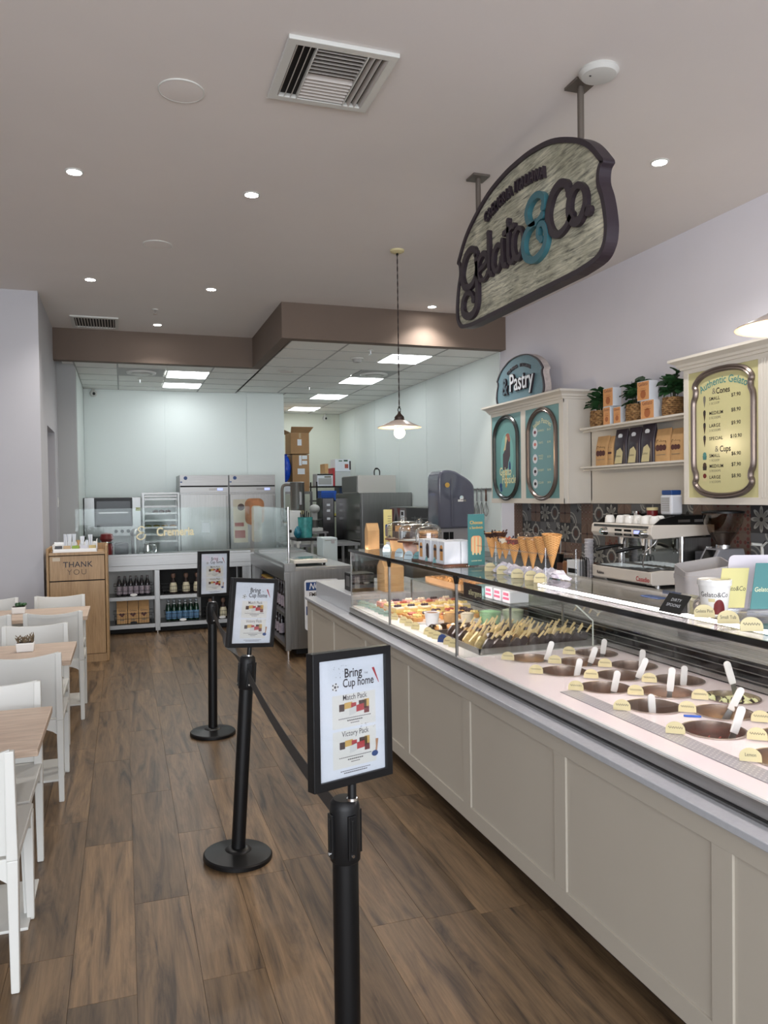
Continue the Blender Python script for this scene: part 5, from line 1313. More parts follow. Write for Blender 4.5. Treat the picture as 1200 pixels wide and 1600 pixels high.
part('carcass', MB().box(4.062, 4.368, 6.49, 8.03, 1.547, 2.58), M['cabinet'], t, bevel=.002)
B = face_x(4.062, 0, 0)
fr_ = MB()
for a, b in ((6.49, 6.567), (7.235, 7.33), (8.015, 8.03)): part('stile', MB().box(Xc, 4.062, a, b, 1.547, 2.58), M['cabinet'], t, bevel=.001)
for a, b in ((1.547, 1.600), (2.53, 2.58)): part('rail', MB().box(Xc - .0004, 4.062, 6.49, 8.03, a, b), M['cabinet'], t, bevel=.001)
part('crown', crown(Xc, 6.49, 8.03, 2.565, ('near', 'far')), M['cabinet'], t)
part('cabinet_top', MB().box(Xc - .06, 4.37, 6.44, 8.08, 2.645, 2.652), M['cabinet'], t)
part('fluted_edge', MB().box(4.10, 4.105, 6.484, 6.49, 1.55, 2.56).box(4.355, 4.368, 6.47, 6.49, 1.547, 2.565), M['cabinet'], t)
for nm, a, b, mt in (('popsicle', 7.33, 8.015, M['teal']), ('pastries', 6.567, 7.235, M['teal'])):
    bd = part('menu_board', MB().box(4.0575, 4.0622, a, b, 1.600, 2.53), mt, t)
    yc, zc = (a + b) / 2 - .005, 2.052
    hw, hh = .272, .452
    o = []
    for s, a0 in ((1, 0), (-1, 180)):
        for k in range(0, 19):
            an = math.radians(a0 + 10 * k); o.append((hw * math.cos(an), s * (hh - hw * .86) + hw * .86 * math.sin(an)))
    oo = []
    for (p, q) in o:            # small shoulders where the straight sides meet the arcs
        oo.append((p, q))
    Bf = face_x(4.0574, yc, zc)
    ring_frame(oo, .024, 0, .030, Bf, plain('pewter_teal_moulding', rgb(96, 100, 100), .22, .7) if nm == 'popsicle' else M['frame'], bd)
    part('oval_field', MB().quad(oo, .0006, Bf), plain('oval_teal_' + nm, rgb(102, 152, 149) if nm == 'popsicle' else rgb(114, 156, 160), .3), bd)
    T = lambda tx, s, x, y, mm, **k: part('lettering', text_mb(tx, s, lambda p, q, c: Bf(x + p, y + q, .0012), 0, 0, **k), mm, bd)
    if nm == 'popsicle':
        part('swirl_print', MB().quad(circ(.01, .02, .15, 24, .26), .0008, Bf), plain('soft_teal', rgb(120, 180, 174), .35), bd)
        part('popsicle_print', MB().quad([(-.085, .04), (-.045, .08), (.0, .22), (.06, .24), (.085, .20), (.085, .02), (.045, -.05), (.03, -.12), (-.085, -.14)], .0010, Bf), plain('popsicle_slate', rgb(74, 62, 70), .4), bd)
        part('bite_print', MB().quad([(-.075, .075), (-.035, .14), (-.03, .22), (.0, .25), (.02, .21), (-.005, .15), (-.02, .09)], .0013, Bf), M['cream'], bd)
        part('nut_print', MB().quad(circ(.03, .235, .05, 12, .035), .0012, Bf).quad(circ(.065, .20, .028, 10), .0013, Bf), plain('nut_pink', rgb(164, 98, 84), .5), bd)
        part('stick_print', MB().rect(-.03, .0, -.33, -.14, .0010, Bf), M['gold'], bd)
        part('berry_print', MB().quad(circ(-.14, -.31, .03, 10), .0010, Bf).quad(circ(-.13, -.355, .025, 10), .0011, Bf).quad(circ(.075, -.11, .022, 10, .07), .0010, Bf), M['navy'], bd)
        T('Gelato', .125, -.03, -.155, M['inkcream'], sx=.8, bold=.02); T('Popsicle', .125, .055, -.245, M['inkcream'], sx=.8, bold=.02)
    else:
        T('Italian Pastries', .072, 0, .335, M['inkcream'], sx=.9, arc=.30, bold=.01)
        rows = [(.235, 'CANNOLI', '$6.50', rgb(120, 60, 70)), (.110, 'TARTS', '$5.90', rgb(206, 120, 110)), (-.038, 'MIXED\nMINIS', '$3.50', rgb(160, 110, 90)), (-.170, 'DESSERT', '$6.90', rgb(60, 40, 50)), (-.297, 'ECLAIR', '$4.90', rgb(40, 28, 30))]
        for y, a1, a2, c in rows:
            part('round_print', MB().quad(circ(-.145, y - .005, .048, 20), .0009, Bf), M['paper'], bd)
            part('pastry_print', MB().quad(circ(-.145, y - .005, .026, 10, .018), .0012, Bf), plain('print_' + a1[:3].lower(), c, .5), bd)
            T(a1, .030, -.03, y + .005, M['inkcream'], space=1.05); T(a2, .030, .13, y + .005, M['inkcream'])
t = thing('menu_cabinet', 'cream wall cabinet with the pale yellow cones and cups price board', 'cabinet', (4.21, 4.0, 1.555))
part('carcass', MB().box(4.062, 4.368, 3.15, 4.805, 1.552, 2.58), M['cabinet'], t, bevel=.002)
for a, b in ((4.757, 4.805), (3.95, 4.082), (3.15, 3.22)): part('stile', MB().box(Xc, 4.062, a, b, 1.552, 2.58), M['cabinet'], t, bevel=.001)
for a, b in ((1.552, 1.603), (2.532, 2.58)): part('rail', MB().box(Xc - .0004, 4.062, 3.15, 4.805, a, b), M['cabinet'], t, bevel=.001)
part('crown', crown(Xc, 3.15, 4.805, 2.565, ('far',)), M['cabinet'], t)
part('cabinet_top', MB().box(Xc - .06, 4.37, 3.15, 4.86, 2.645, 2.652), M['cabinet'], t)
for k in range(4): part('flute', MB().box(Xc - .004, Xc, 3.965 + .026 * k, 3.979 + .026 * k, 1.60, 2.53), M['cabinet'], t, bevel=.002)
part('panel', MB().box(4.0575, 4.0622, 3.22, 3.95, 1.603, 2.532), M['cabinet'], t)
bd = part('price_board', MB().box(4.0572, 4.0622, 4.082, 4.757, 1.603, 2.532), M['boardcream'], t)
yc, zc = 4.408, 2.068
Bf = face_x(4.0571, yc, zc)
L_ = []
half = [(.285, -.25), (.288, -.10), (.288, .10), (.286, .24), (.268, .285), (.264, .325), (.272, .350), (.255, .385), (.20, .425), (.11, .447), (0, .452)]
right = [(p, q) for p, q in half]
up = right + [(-p, q) for p, q in reversed(right[:-1])]
dn = [(-p, -q) for p, q in half if abs(q) > .2 and q > .2]
ol = spline([(.288, -.10), (.288, .10), (.286, .235), (.266, .285), (.262, .325), (.274, .355), (.25, .392), (.19, .428), (.10, .447), (0, .452), (-.10, .447), (-.19, .428), (-.25, .392), (-.274, .355), (-.262, .325), (-.266, .285), (-.286, .235), (-.288, .10), (-.288, -.10), (-.286, -.235), (-.266, -.285), (-.262, -.325), (-.274, -.355), (-.25, -.392), (-.19, -.428), (-.10, -.447), (0, -.452), (.10, -.447), (.19, -.428), (.25, -.392), (.274, -.355), (.262, -.325), (.266, -.285), (.286, -.235)], 4, True)
ring_frame([(p[0], p[1]) for p in ol], .021, 0, .028, Bf, M['frame'], bd)
T = lambda tx, s, x, y, mm, **k: part('lettering', text_mb(tx, s, lambda p, q, c: Bf(x + p, y + q, .0012), 0, 0, **k), mm, bd)
T('Authentic Gelato', .074, 0, .375, M['inkteal'], sx=.92, arc=.50, bold=.012)
T('Cones', .060, .0, .300, M['ink'], bold=.015, sx=.85); T('&', .06, -.088, .302, M['inkgrey'])
T('Cups', .060, .02, -.118, M['ink'], bold=.015, sx=.85); T('&', .06, -.062, -.116, M['inkgrey'])
for y, a1, a2, pr in ((.250, 'SMALL', '1 SCOOP', '$7.90'), (.146, 'MEDIUM', '2 SCOOPS', '$8.90'), (.055, 'LARGE', '3 SCOOPS', '$9.90'), (-.038, 'SPECIAL', None, '$10.90'), (-.162, 'SMALL', '1 SCOOP', '$6.90'), (-.238, 'MEDIUM', '2 SCOOPS', '$7.90'), (-.318, 'LARGE', '3 SCOOPS', '$8.90')):
    T(a1, .034, -.136, y, M['ink'], align='LEFT', bold=.012, space=1.12)
    if a2: T(a2, .023, -.136, y - .034, M['inkgrey'], align='LEFT', space=1.1)
    T(pr, .036, .122, y + (.004 if y > -.1 else .006), M['ink'], bold=.012, space=1.08)
    cup = y < -.1
    if cup:
        part('cup_print', MB().quad([(-.200, y-.026), (-.166, y-.026), (-.162, y+.004), (-.204, y+.004)], .0011, Bf), {-.162: M['teald'], -.238: M['ink'], -.318: M['cream']}[y], bd)
        part('scoop_print', MB().quad(circ(-.183, y + .012, .018, 12), .0013, Bf), {-.162: M['inkteal'], -.238: M['choc'], -.318: M['redd']}[y], bd)
    else:
        part('cone_print', MB().quad([(-.183, y-.060), (-.170, y+.002), (-.196, y+.002)], .0011, Bf), M['inkgrey'] if y > .2 else M['choc'], bd)
        part('scoop_print', MB().quad(circ(-.183, y + .012, .013, 12, .018), .0013, Bf), M['inkgrey'] if y > .2 else M['ink'], bd)
# wall panel between the cabinets and shelves
t = thing('wall_shelf_unit', 'cream panelled back between the wall cabinets', 'panel', (4.36, 5.65, 1.55))
part('panel', MB().box(4.355, 4.368, 4.81, 6.485, 1.547, 2.26), M['cabinet'], t)
part('edge', MB().box(4.350, 4.355, 4.81, 6.485, 1.547, 1.575), M['cabinet'], t)
for z, lab in ((2.262, 'upper cream wall shelf holding the basket plants'), (1.897, 'lower cream wall shelf holding coffee bags')):
    t = thing('wall_shelf', lab, 'shelf', (4.24, 5.6, z), 'cream wall shelves')
    part('board', MB().box(4.135, 4.354, 4.81, 6.34, z - .018, z), M['cabinet'], t, bevel=.002)
    part('moulding', MB().prism([(0, -.018), (.018, -.018), (.030, -.030), (.036, -.040), (0, -.040)], 4.812, 6.335, lambda a, b, c: Vector((4.20 - a, c, z + b))), M['cabinet'], t)
# plants in baskets
def wicker():
    m, nt, b = newmat('woven_wicker'); L = nt.links.new
    tc = N(nt, 'ShaderNodeTexCoord'); mp = N(nt, 'ShaderNodeMapping'); mp.inputs['Scale'].default_value = (1, 1, 1)
    no = N(nt, 'ShaderNodeTexNoise', i_Scale=40.0, i_Detail=2.0); L(tc.outputs['Object'], no.inputs[0])
    r = ramp(nt, [(0.3, rgb(112, 78, 46)), (0.7, rgb(186, 148, 100))]); L(no.outputs[0], r.inputs[0]); L(r.outputs[0], b.inputs['Base Color']); b.inputs['Roughness'].default_value = .8
    return m
wk = wicker()
def leaf_mesh():
    def fn(u, v):
        w_ = .034 * math.sin(PI * min(1, v * .95 + .05)) ** .8
        return ((u - .5) * 2 * w_, v * .098, -.010 * (2*u-1)**2 * -1 - .030 * v * v)
    return mesh_of(MB().grid(fn, 2, 4), M['leaf'], 60)
LM = leaf_mesh()
for i, (y, r, lab) in enumerate(((6.150, .098, 'dark leafy plant in a wicker basket, left end of upper shelf'), (5.620, .092, 'dark leafy plant in a wicker basket between orange tea cartons'), (5.145, .092, 'dark leafy plant in a wicker basket beside the price board'))):
    x, z = 4.235, 2.2625
    t = thing('basket_plant', lab, 'plant', (x, y, z), 'basket plants on the upper shelf')
    m = MB()
    for k in range(9):
        zz = z + .009 + .0165 * k; rr = r * (.86 + .03 * math.sin(k * .5))
        m.tube([(x + rr * math.cos(a * 2*PI/24), y + rr * math.sin(a * 2*PI/24), zz + .003 * math.sin(a * 3.0 + (k % 2) * PI)) for a in range(24)], .0092, 6, True)
    part('basket', m, wk, t, smooth=60)
    part('soil', MB().lathe([(0, .145), (r * .84, .145), (r * .84, .0), (0, .0)], (x, y, z), 18), M['soil'], t)
    st_ = MB()
    rng = random.Random(5 + i)
    for k in range(16):
        a = rng.uniform(0, 2*PI); sp = rng.uniform(.02, .125); h = rng.uniform(.05, .20)
        top = (x - .01 + sp * .62 * math.cos(a), y + sp * 1.15 * math.sin(a), z + .15 + h)
        st_.tube([(x + .02 * math.cos(a), y + .02 * math.sin(a), z + .13), ((x + top[0]) / 2, (y + top[1]) / 2, z + .15 + h * .6), top], [.003, .0025, .002], 5)
        for q in range(4):
            o = bpy.data.objects.new('leaf', LM); COL.objects.link(o); o.parent = t
            f_ = rng.uniform(.45, 1.0); pz = z + .14 + h * f_
            p = Vector((x, y, z + .14)).lerp(Vector(top), f_)
            o.location = p - Vector((x, y, z))
            o.rotation_euler = (rng.uniform(-.2, .9), rng.uniform(-.4, .4), rng.uniform(0, 2*PI)); s_ = rng.uniform(.75, 1.3); o.scale = (s_, s_, s_)
    part('stems', st_, plain('plant_stem_%s' % NTH[i], rgb(70, 74, 46), .6), t, smooth=60)
orange = plain('orange_print', rgb(222, 160, 104), .5)
def tea_box(y0, y1, z0, z1, lab):
    x0, x1 = 4.17, 4.26
    t = thing('tea_carton', lab, 'carton', ((x0+x1)/2, (y0+y1)/2, z0), 'orange and white tea cartons')
    part('carton', MB().box(x0, x1, y0, y1, z0, z1), M['paper'], t, bevel=.002)
    Bx = face_x(x0 - .0006, (y0+y1)/2, z0); hw = (y1 - y0) / 2; h = z1 - z0
    part('front_print', MB().rect(-hw * .96, hw * .96, h * .03, h * .97, 0, Bx), orange, t)
    part('lettering', text_mb('Gelato', hw * .55, lambda a, b, c: Bx(a, h * .84 + b, .0004), 0, 0), M['redd'], t)
    part('cup_print', MB().quad(circ(0, h * .32, hw * .45, 14), .0003, Bx).rect(-hw * .5, hw * .5, h * .5, h * .53, .0003, Bx).rect(-hw * .4, hw * .4, h * .6, h * .62, .0003, Bx), plain('brown_print', rgb(176, 104, 60), .5), t, kind='stuff')
for a in ((5.905, 6.010, 2.2625, 2.425, 'orange fronted carton, lower of the left stack'), (5.86, 6.010, 2.426, 2.595, 'orange fronted carton, upper of the left stack'), (5.75, 5.855, 2.2625, 2.41, 'pale grey carton beside the left orange stack'), (5.300, 5.475, 2.2625, 2.42, 'orange fronted carton, lower of the right stack'), (5.36, 5.52, 2.421, 2.585, 'orange fronted carton, upper of the right stack')):
    tea_box(*a)
# bags on the lower shelf
def coffee_bag(y0, y1, z, h, dark, lab, px=4.19):
    x0, x1 = px, px + .085
    t = thing('coffee_bag', lab, 'coffee bag', ((x0+x1)/2, (y0+y1)/2, z), 'bags on the lower shelf')
    mt = plain('plum_foil', rgb(52, 44, 54), .3) if dark else M['kraft']
    xm = (x0 + x1) / 2; w_ = (y1 - y0); ym = (y0 + y1) / 2
    def fn(u, v):
        a = 2 * PI * u; e = .5
        cx, cy = math.copysign(abs(math.cos(a)) ** e, math.cos(a)), math.copysign(abs(math.sin(a)) ** e, math.sin(a))
        tx = (x1 - x0) / 2 * (1 - .94 * max(0, (v - .55) / .45) ** 1.3); ty = w_ / 2 * (1 - .05 * v)
        return (xm + cx * tx, ym + cy * ty, z + h * v)
    part('bag', MB().grid(fn, 28, 10).join(MB().quad([((x1-x0)/2*.98*math.cos(2*PI*k/20), w_/2*.98*math.sin(2*PI*k/20)) for k in range(20)], 0, basis((xm, ym, z + .0005), (1,0,0), (0,1,0), (0,0,-1)))), mt, t, smooth=50)
    Bx = face_x(x0 - .001, ym, z)
    if dark:
        part('pale_patch', MB().prism([(-w_*.34, .01), (w_*.22, .01), (w_*.30, h*.34), (w_*.12, h*.47), (-w_*.16, h*.40)], -.002, .001, Bx), M['cream'], t)
        part('lettering', text_mb('Gelato', w_ * .15, lambda a, b, c: Bx(a - w_*.05, h*.24 + b, .0015), 0, 0), M['ink'], t)
        part('seal', MB().prism(circ(0, h*.80, w_*.16, 14, w_*.12), -.030, -.016, Bx), M['paper'], t)
    else:
        part('berry_print', MB().prism(circ(-w_*.2, h*.42, w_*.14, 10), -.001, .0006, Bx).prism(circ(w_*.02, h*.42, w_*.14, 10), -.001, .0008, Bx).prism(circ(w_*.23, h*.42, w_*.13, 10), -.001, .0007, Bx), plain('coffee_print', rgb(84, 46, 44), .6), t, kind='stuff')
        part('lettering', text_mb('Gelato', w_ * .24, lambda a, b, c: Bx(a, h*.60 + b, -.004), 0, .004), M['ink'], t)
        part('line_print', MB().prism([(-w_*.3, h*.2), (w_*.3, h*.2), (w_*.3, h*.215), (-w_*.3, h*.215)], -.001, .0006, Bx), M['inkgrey'], t)
ZS = 1.8975
for a in ((5.985, 6.185, .275, False, 'kraft coffee bag at the left end of the lower shelf'), (5.905, 5.982, .265, False, 'narrow kraft bag tucked behind the leftmost kraft bag'), (5.715, 5.900, .315, True, 'plum foil bag, leftmost of three'), (5.530, 5.708, .315, True, 'plum foil bag, middle of three'), (5.345, 5.525, .330, True, 'plum foil bag, rightmost and largest of three'), (5.150, 5.340, .272, False, 'kraft coffee bag right of the plum foil bags'), (4.99, 5.146, .262, False, 'kraft coffee bag at right end beside the price board')):
    coffee_bag(a[0], a[1], ZS, a[2], a[3], a[4])

# ================================================================== hanging pastry plaque
def plaque_outline(sc=1.0):
    h = [(-.62, -.034), (-.80, -.014), (-.872, .04), (-.893, .115), (-.885, .20), (-.862, .29), (-.832, .365), (-.838, .425), (-.865, .452), (-.84, .492), (-.74, .597), (-.60, .683), (-.385, .768), (-.16, .806), (0, .812)]
    s = spline(h, 5)
    pts = [(p[0] * sc, p[1] * sc) for p in s]
    return pts + [(-p[0], p[1]) for p in reversed(pts[:-1])]
def strip_face(poly, d0, d1, B):
    """face of a mirror-symmetric outline, as quads between the two sides"""
    n = len(poly); h = n // 2; v = []; f = []; poly = [list(p) for p in poly]
    for k in range(1, h + 1):
        if poly[k][1] < poly[k-1][1] + 2e-4: poly[k][1] = poly[k-1][1] + 2e-4
        poly[n-1-k][1] = poly[k][1]
    for d in (d0, d1): v += [B(p[0], p[1], d) for p in poly]
    for k in range(h):
        a, b, c, e = k, k + 1, n - 2 - k, n - 1 - k
        q = [a, b, c, e] if b != c else [a, b, e]
        f += [tuple(q), tuple(n + i for i in reversed(q))]
    f += [(i, n + i, n + (i+1) % n, (i+1) % n) for i in range(n)]
    return MB().add(v, f)
def script(parent, strokes, wd, d0, d1, B, mat_, name='letter', sc=1.0, off=(0, 0), taper=True):
    for st, cl in strokes:
        sp = spline(st, 7, cl); sp = [((p[0]) * sc + off[0], p[1] * sc + off[1]) for p in sp]
        n = len(sp)
        w_ = [wd * sc * (0.72 + .45 * abs(math.sin(PI * (k / max(1, n - 1)) + .3)) if taper else 1.0) for k in range(n)]
        part(name, MB().ribbon(sp, w_, d0, d1, B, cl), mat_, parent)
        if not cl:
            m = MB()
            for e in (sp[0], sp[-1]): m.prism(circ(e[0], e[1], wd * sc * .62, 12), d0, d1 - .0005, B)
            part('letter_end', m, mat_, parent, kind='stuff')
PW = plain('pastry_plaque_teal', rgb(96, 128, 140), .5, var=.10, scale=6, stretch=(1, 3, 20))
t = thing('pastry_plaque', 'teal Pastry plaque standing on top of the left wall cabinet', 'sign', (4.14, 7.49, 2.652))
Bq = face_x(4.13, 7.49, 2.652 + .034 * .60)
ol = plaque_outline(.60); inn = [(p[0] * .955, p[1] * .955 + .010) for p in ol]
part('back_board', MB().prism(ol, -.075, 0, Bq), plain('distressed_white_edge', rgb(196, 186, 182), .7, var=.15, scale=30), t)
part('rim', MB().ring(ol, inn, 0, .014, Bq), M['purple'], t)
part('face', strip_face(inn, 0, .004, Bq), PW, t)
lt = lambda tx, s, x, y, dep, mm, mm2: (part('letter_side', text_mb(tx, s, lambda a, b, c: Bq(x + a, y + b, c), .004, dep, bold=.03, sx=.78), mm, t), part('letter_face', text_mb(tx, s, lambda a, b, c: Bq(x + a, y + b, c), .004 + dep + .0006, .002, bold=.008, sx=.78), mm2, t))
lt('Pastry', .27, .075, .195, .022, M['purple'], M['paper'])
lt('&', .26, -.30, .175, .020, M['purple'], plain('plaque_slate', rgb(66, 88, 100), .5))
for wd_, ax_ in (('CREMERIA', -.145), ('ITALIANA', .15)): part('letter_side', text_mb(wd_, .052, lambda a, b, c: Bq(a, b + .375, c), .004, .010, bold=.02, arc=.62, space=1.05, ax=ax_), M['purple'], t)

# ================================================================== back counter, espresso machine, grinder
t = thing('coffee_counter', 'dark back counter along the right wall under the tiles', 'counter', (4.0, 5.6, 0))
part('worktop', MB().box(3.62, 4.362, 3.0, 8.06, .885, .925), M['steel_h'], t, bevel=.003)
part('cabinet', MB().box(3.68, 4.36, 3.02, 8.04, .10, .885), plain('counter_dark', rgb(70, 66, 64), .5), t)
part('kick', MB().box(3.74, 4.36, 3.02, 8.04, 0, .10), M['dark'], t)
t = thing('espresso_machine', 'white two-group espresso machine with cups on top', 'espresso machine', (4.0, 5.12, .925))
wh = plain('espresso_white', rgb(214, 206, 196), .3, coat=.3)
Y0, Y1 = 4.745, 5.50
part('foot', MB().cyl((3.80, 4.80, .9252), (3.80, 4.80, .952), .022, n=12).cyl((3.80, 5.44, .9252), (3.80, 5.44, .952), .022, n=12).cyl((4.22, 4.80, .9252), (4.22, 4.80, .952), .022, n=12).cyl((4.22, 5.44, .9252), (4.22, 5.44, .952), .022, n=12), M['chrome'], t, smooth=40, kind='stuff')
part('base', MB().prism([(3.715, .950), (4.26, .950), (4.26, 1.035), (3.80, 1.060), (3.70, 1.052), (3.70, .965)], Y0, Y1, lambda a, b, c: Vector((a, c, b))), wh, t, bevel=.006)
part('base_slot', MB().box(3.699, 3.702, Y0 + .06, Y1 - .20, .949, .958), M['dark'], t)
dt = part('drip_tray', MB().box(3.703, 3.93, Y0 + .03, Y1 - .04, 1.052, 1.062), M['steel_d'], t)
m = MB()
for k in range(12): m.box(3.715, 3.92, Y0 + .05 + .055 * k, Y0 + .055 + .055 * k, 1.062, 1.066)
part('drip_grate', m, M['chrome'], dt, kind='stuff')
part('back_body', MB().box(3.99, 4.27, Y0 + .02, Y1 - .02, 1.035, 1.30), M['steel'], t, bevel=.004)
part('mirror_panel', MB().box(3.984, 3.990, Y0 + .05, Y1 - .05, 1.07, 1.29), plain('mirror_dark', (0.42, 0.44, 0.42, 1), .06, 1.0), t)
part('head', MB().prism([(3.72, 1.296), (4.28, 1.318), (4.28, 1.395), (3.715, 1.403), (3.700, 1.388), (3.692, 1.33)], Y0 - .005, Y1 + .005, lambda a, b, c: Vector((a, c, b))), wh, t, bevel=.006)
part('grey_stripe', MB().box(3.697, 3.71, Y0 + .03, Y1 - .03, 1.374, 1.394), M['steel_d'], t)
part('side_post', MB().cyl((3.98, Y0 + .005, 1.04), (3.98, Y0 + .005, 1.31), .022, n=16), M['chrome'], t, smooth=40)
part('side_post', MB().cyl((3.98, Y1 - .005, 1.04), (3.98, Y1 - .005, 1.31), .022, n=16), M['chrome'], t, smooth=40)
part('cup_rail', MB().prism([(3.73, 1.40), (4.26, 1.397), (4.26, 1.468), (3.92, 1.468), (3.80, 1.445)], Y1 - .02, Y1 - .008, lambda a, b, c: Vector((a, c, b))), M['black'], t)
part('cup_rail', MB().prism([(3.73, 1.40), (4.26, 1.397), (4.26, 1.468), (3.92, 1.468), (3.80, 1.445)], Y0 + .008, Y0 + .020, lambda a, b, c: Vector((a, c, b))), M['black'], t)
part('cup_rail', MB().box(4.25, 4.262, Y0 + .02, Y1 - .02, 1.397, 1.468), M['black'], t)
for y0 in (3.95, 4.10): part('rail_inlay', MB().box(y0, y0 + .11, Y0 + .0065, Y0 + .0085, 1.418, 1.438), M['steel'], t)
for i, (y, blue) in enumerate(((5.137, 0), (5.018, 0), (4.898, 1))):
    part('display', MB().box(3.694, 3.699, y - .045, y + .045, 1.312, 1.362), M['blackgloss'], t)
    if blue: part('screen', MB().box(3.6925, 3.6945, y - .038, y + .038, 1.334, 1.357), emit('blue_screen', (.10, .16, .9, 1), 1.2), t)
    else: part('keys', MB().box(3.6925, 3.6945, y - .030, y + .030, 1.318, 1.330), M['steel_d'], t)
for y in (5.30, 4.80):
    part('knob', MB().cyl((3.695, y, 1.338), (3.655, y, 1.338), .033, .028, 20).cyl((3.655, y, 1.338), (3.640, y, 1.338), .014, n=12), M['chrome'], t, smooth=40)
for y in (5.27, 5.00):
    gp = part('group_head', MB().cyl((3.84, y, 1.30), (3.84, y, 1.235), .042, .036, 20), M['chrome'], t, smooth=40)
    part('portafilter', MB().cyl((3.84, y, 1.238), (3.84, y, 1.200), .036, .030, 18), M['chrome'], gp, smooth=40)
    part('handle', MB().tube([(3.81, y, 1.222), (3.74, y + .03, 1.214), (3.665, y + .065, 1.196), (3.63, y + .08, 1.186)], [.010, .014, .016, .012], 10), M['black'], gp, smooth=60)
    part('spout', MB().tube([(3.84, y, 1.20), (3.84, y + .02, 1.185), (3.84, y + .02, 1.165)], .007, 8).tube([(3.84, y, 1.20), (3.84, y - .02, 1.185), (3.84, y - .02, 1.165)], .007, 8), M['chrome'], gp, smooth=60)
part('steam_wand', MB().tube([(3.80, 4.80, 1.30), (3.77, 4.795, 1.26), (3.74, 4.86, 1.20), (3.735, 4.89, 1.12), (3.74, 4.89, 1.075)], .006, 8), M['chrome'], t, smooth=60)
part('hot_tap', MB().cyl((3.80, 4.885, 1.298), (3.80, 4.885, 1.235), .026, .020, 14).cyl((3.80, 4.885, 1.235), (3.80, 4.885, 1.18), .012, .008, 10), M['chrome'], t, smooth=40)
part('lettering', text_mb('Rubino', .034, lambda a, b, c: Vector((3.6985, 5.385 - a, .997 + b)), 0, 0, bold=.03), M['ink'], t)
part('lettering', text_mb('Casadio', .050, lambda a, b, c: Vector((3.6985, 4.845 - a, .990 + b)), 0, 0, bold=.02), M['red'], t)
cup_me = mesh_of(MB().lathe([(.020, .062), (.030, .058), (.040, .030), (.043, 0), (.040, 0), (.036, .028), (.026, .052), (0, .054)], n=24), M['whitegloss'], 50)
CP = [(3.83, 5.435), (3.84, 5.30), (3.835, 5.18), (3.84, 5.075), (3.83, 4.975), (3.84, 4.88), (3.95, 5.38), (3.95, 5.24), (3.95, 5.10), (3.95, 4.96)]
for i, (x, y) in enumerate(CP):
    t = thing('coffee_cup', 'upturned white cup on the espresso machine, %s in the %s row' % (ORD[i if i < 6 else i - 6], 'front' if i < 6 else 'rear'), 'cup', (x, y, 1.4035), 'cups on the espresso machine')
    part('cup', cup_me, None, t)
    hd = MB().tube([(0.036, 0, .040), (.058, 0, .040), (.062, 0, .026), (.042, 0, .014)], .0045, 6)
    o = part('handle', mesh_of(hd, M['whitegloss'], 60), None, t); o.rotation_euler = (0, 0, RND.uniform(0, 6))
t = thing('steel_shaker', 'small steel shaker behind the left cups on the espresso machine', 'shaker', (4.08, 5.42, 1.40))
part('body', MB().lathe([(0, .0), (.034, 0), (.036, .09), (0, .092)], (4.08, 5.42, 1.4005), 20), M['chrome'], t, smooth=40)
t = thing('brown_jar', 'small brown jar with pale lid behind the cups', 'jar', (4.10, 5.14 + .10, 1.40))
part('jar', MB().lathe([(0, 0), (.042, 0), (.044, .10), (0, .10)], (4.1, 5.24, 1.4005), 20), M['redd'], t, smooth=40)
part('lid', MB().lathe([(.046, .10), (.046, .122), (0, .123)], (4.1, 5.24, 1.4005), 20), M['cream'], t, smooth=40)
t = thing('blue_lid_jar', 'clear square jar with blue lid and printed label on the machine', 'jar', (3.95, 4.85, 1.40))
x, y = 4.06, 4.96
part('jar', MB().box(x - .055, x + .055, y - .065, y + .065, 1.47, 1.625), plain('frosted_jar', rgb(206, 208, 214), .25), t, bevel=.015)
part('stand', MB().box(x - .06, x + .06, y - .07, y + .07, 1.4035, 1.47), M['black'], t)
part('lid', MB().box(x - .047, x + .047, y - .057, y + .057, 1.625, 1.662), M['navy'], t, bevel=.006)
m = MB()
for k in range(8): m.box(x - .058, x - .0555, y - .045, y + .045, 1.50 + .014 * k, 1.504 + .014 * k)
part('label_print', m, M['inkgrey'], t, kind='stuff')
# cup stack in wire holder
t = thing('cup_stack', 'tall stack of grey white paper cups in a black wire holder', 'cup stack', (3.76, 5.635, .925))
x, y = 3.76, 5.635
prof = [(0, 0)]
for k in range(11): prof += [(.034, .004 + .030 * k), (.041, .030 + .030 * k), (.039, .031 + .030 * k)]
prof += [(0, .335)]
part('cups', MB().lathe(prof, (x, y, .9255), 22), plain('cup_grey_white', rgb(186, 184, 190), .5), t, smooth=30)
for s in (-1, 1):
    part('wire_loop', MB().tube([(x - .055, y + s*.03 - .02, .93), (x - .055, y + s*.03 - .02, 1.08), (x - .055, y + s * .03 - .01, 1.105), (x - .055, y + s*.03 + .01, 1.105), (x - .055, y + s*.03 + .02, 1.08), (x - .055, y + s*.03 + .02, .93)], .0035, 6), M['black'], t, smooth=60)
t = thing('wire_cup_holder', 'empty black wire loop holder beside the espresso machine', 'holder', (3.72, 5.54, .925))
for k in range(2):
    y = 5.56 - .05 * k
    part('wire_loop', MB().tube([(3.66, y - .02, .927), (3.66, y - .02, 1.08), (3.66, y - .01, 1.105), (3.66, y + .01, 1.105), (3.66, y + .02, 1.08), (3.66, y + .02, .927)], .0035, 6), M['black'], t, smooth=60)
part('base_wire', MB().tube([(3.66, 5.49, .9285), (3.66, 5.59, .9285)], .003, 6), M['black'], t)
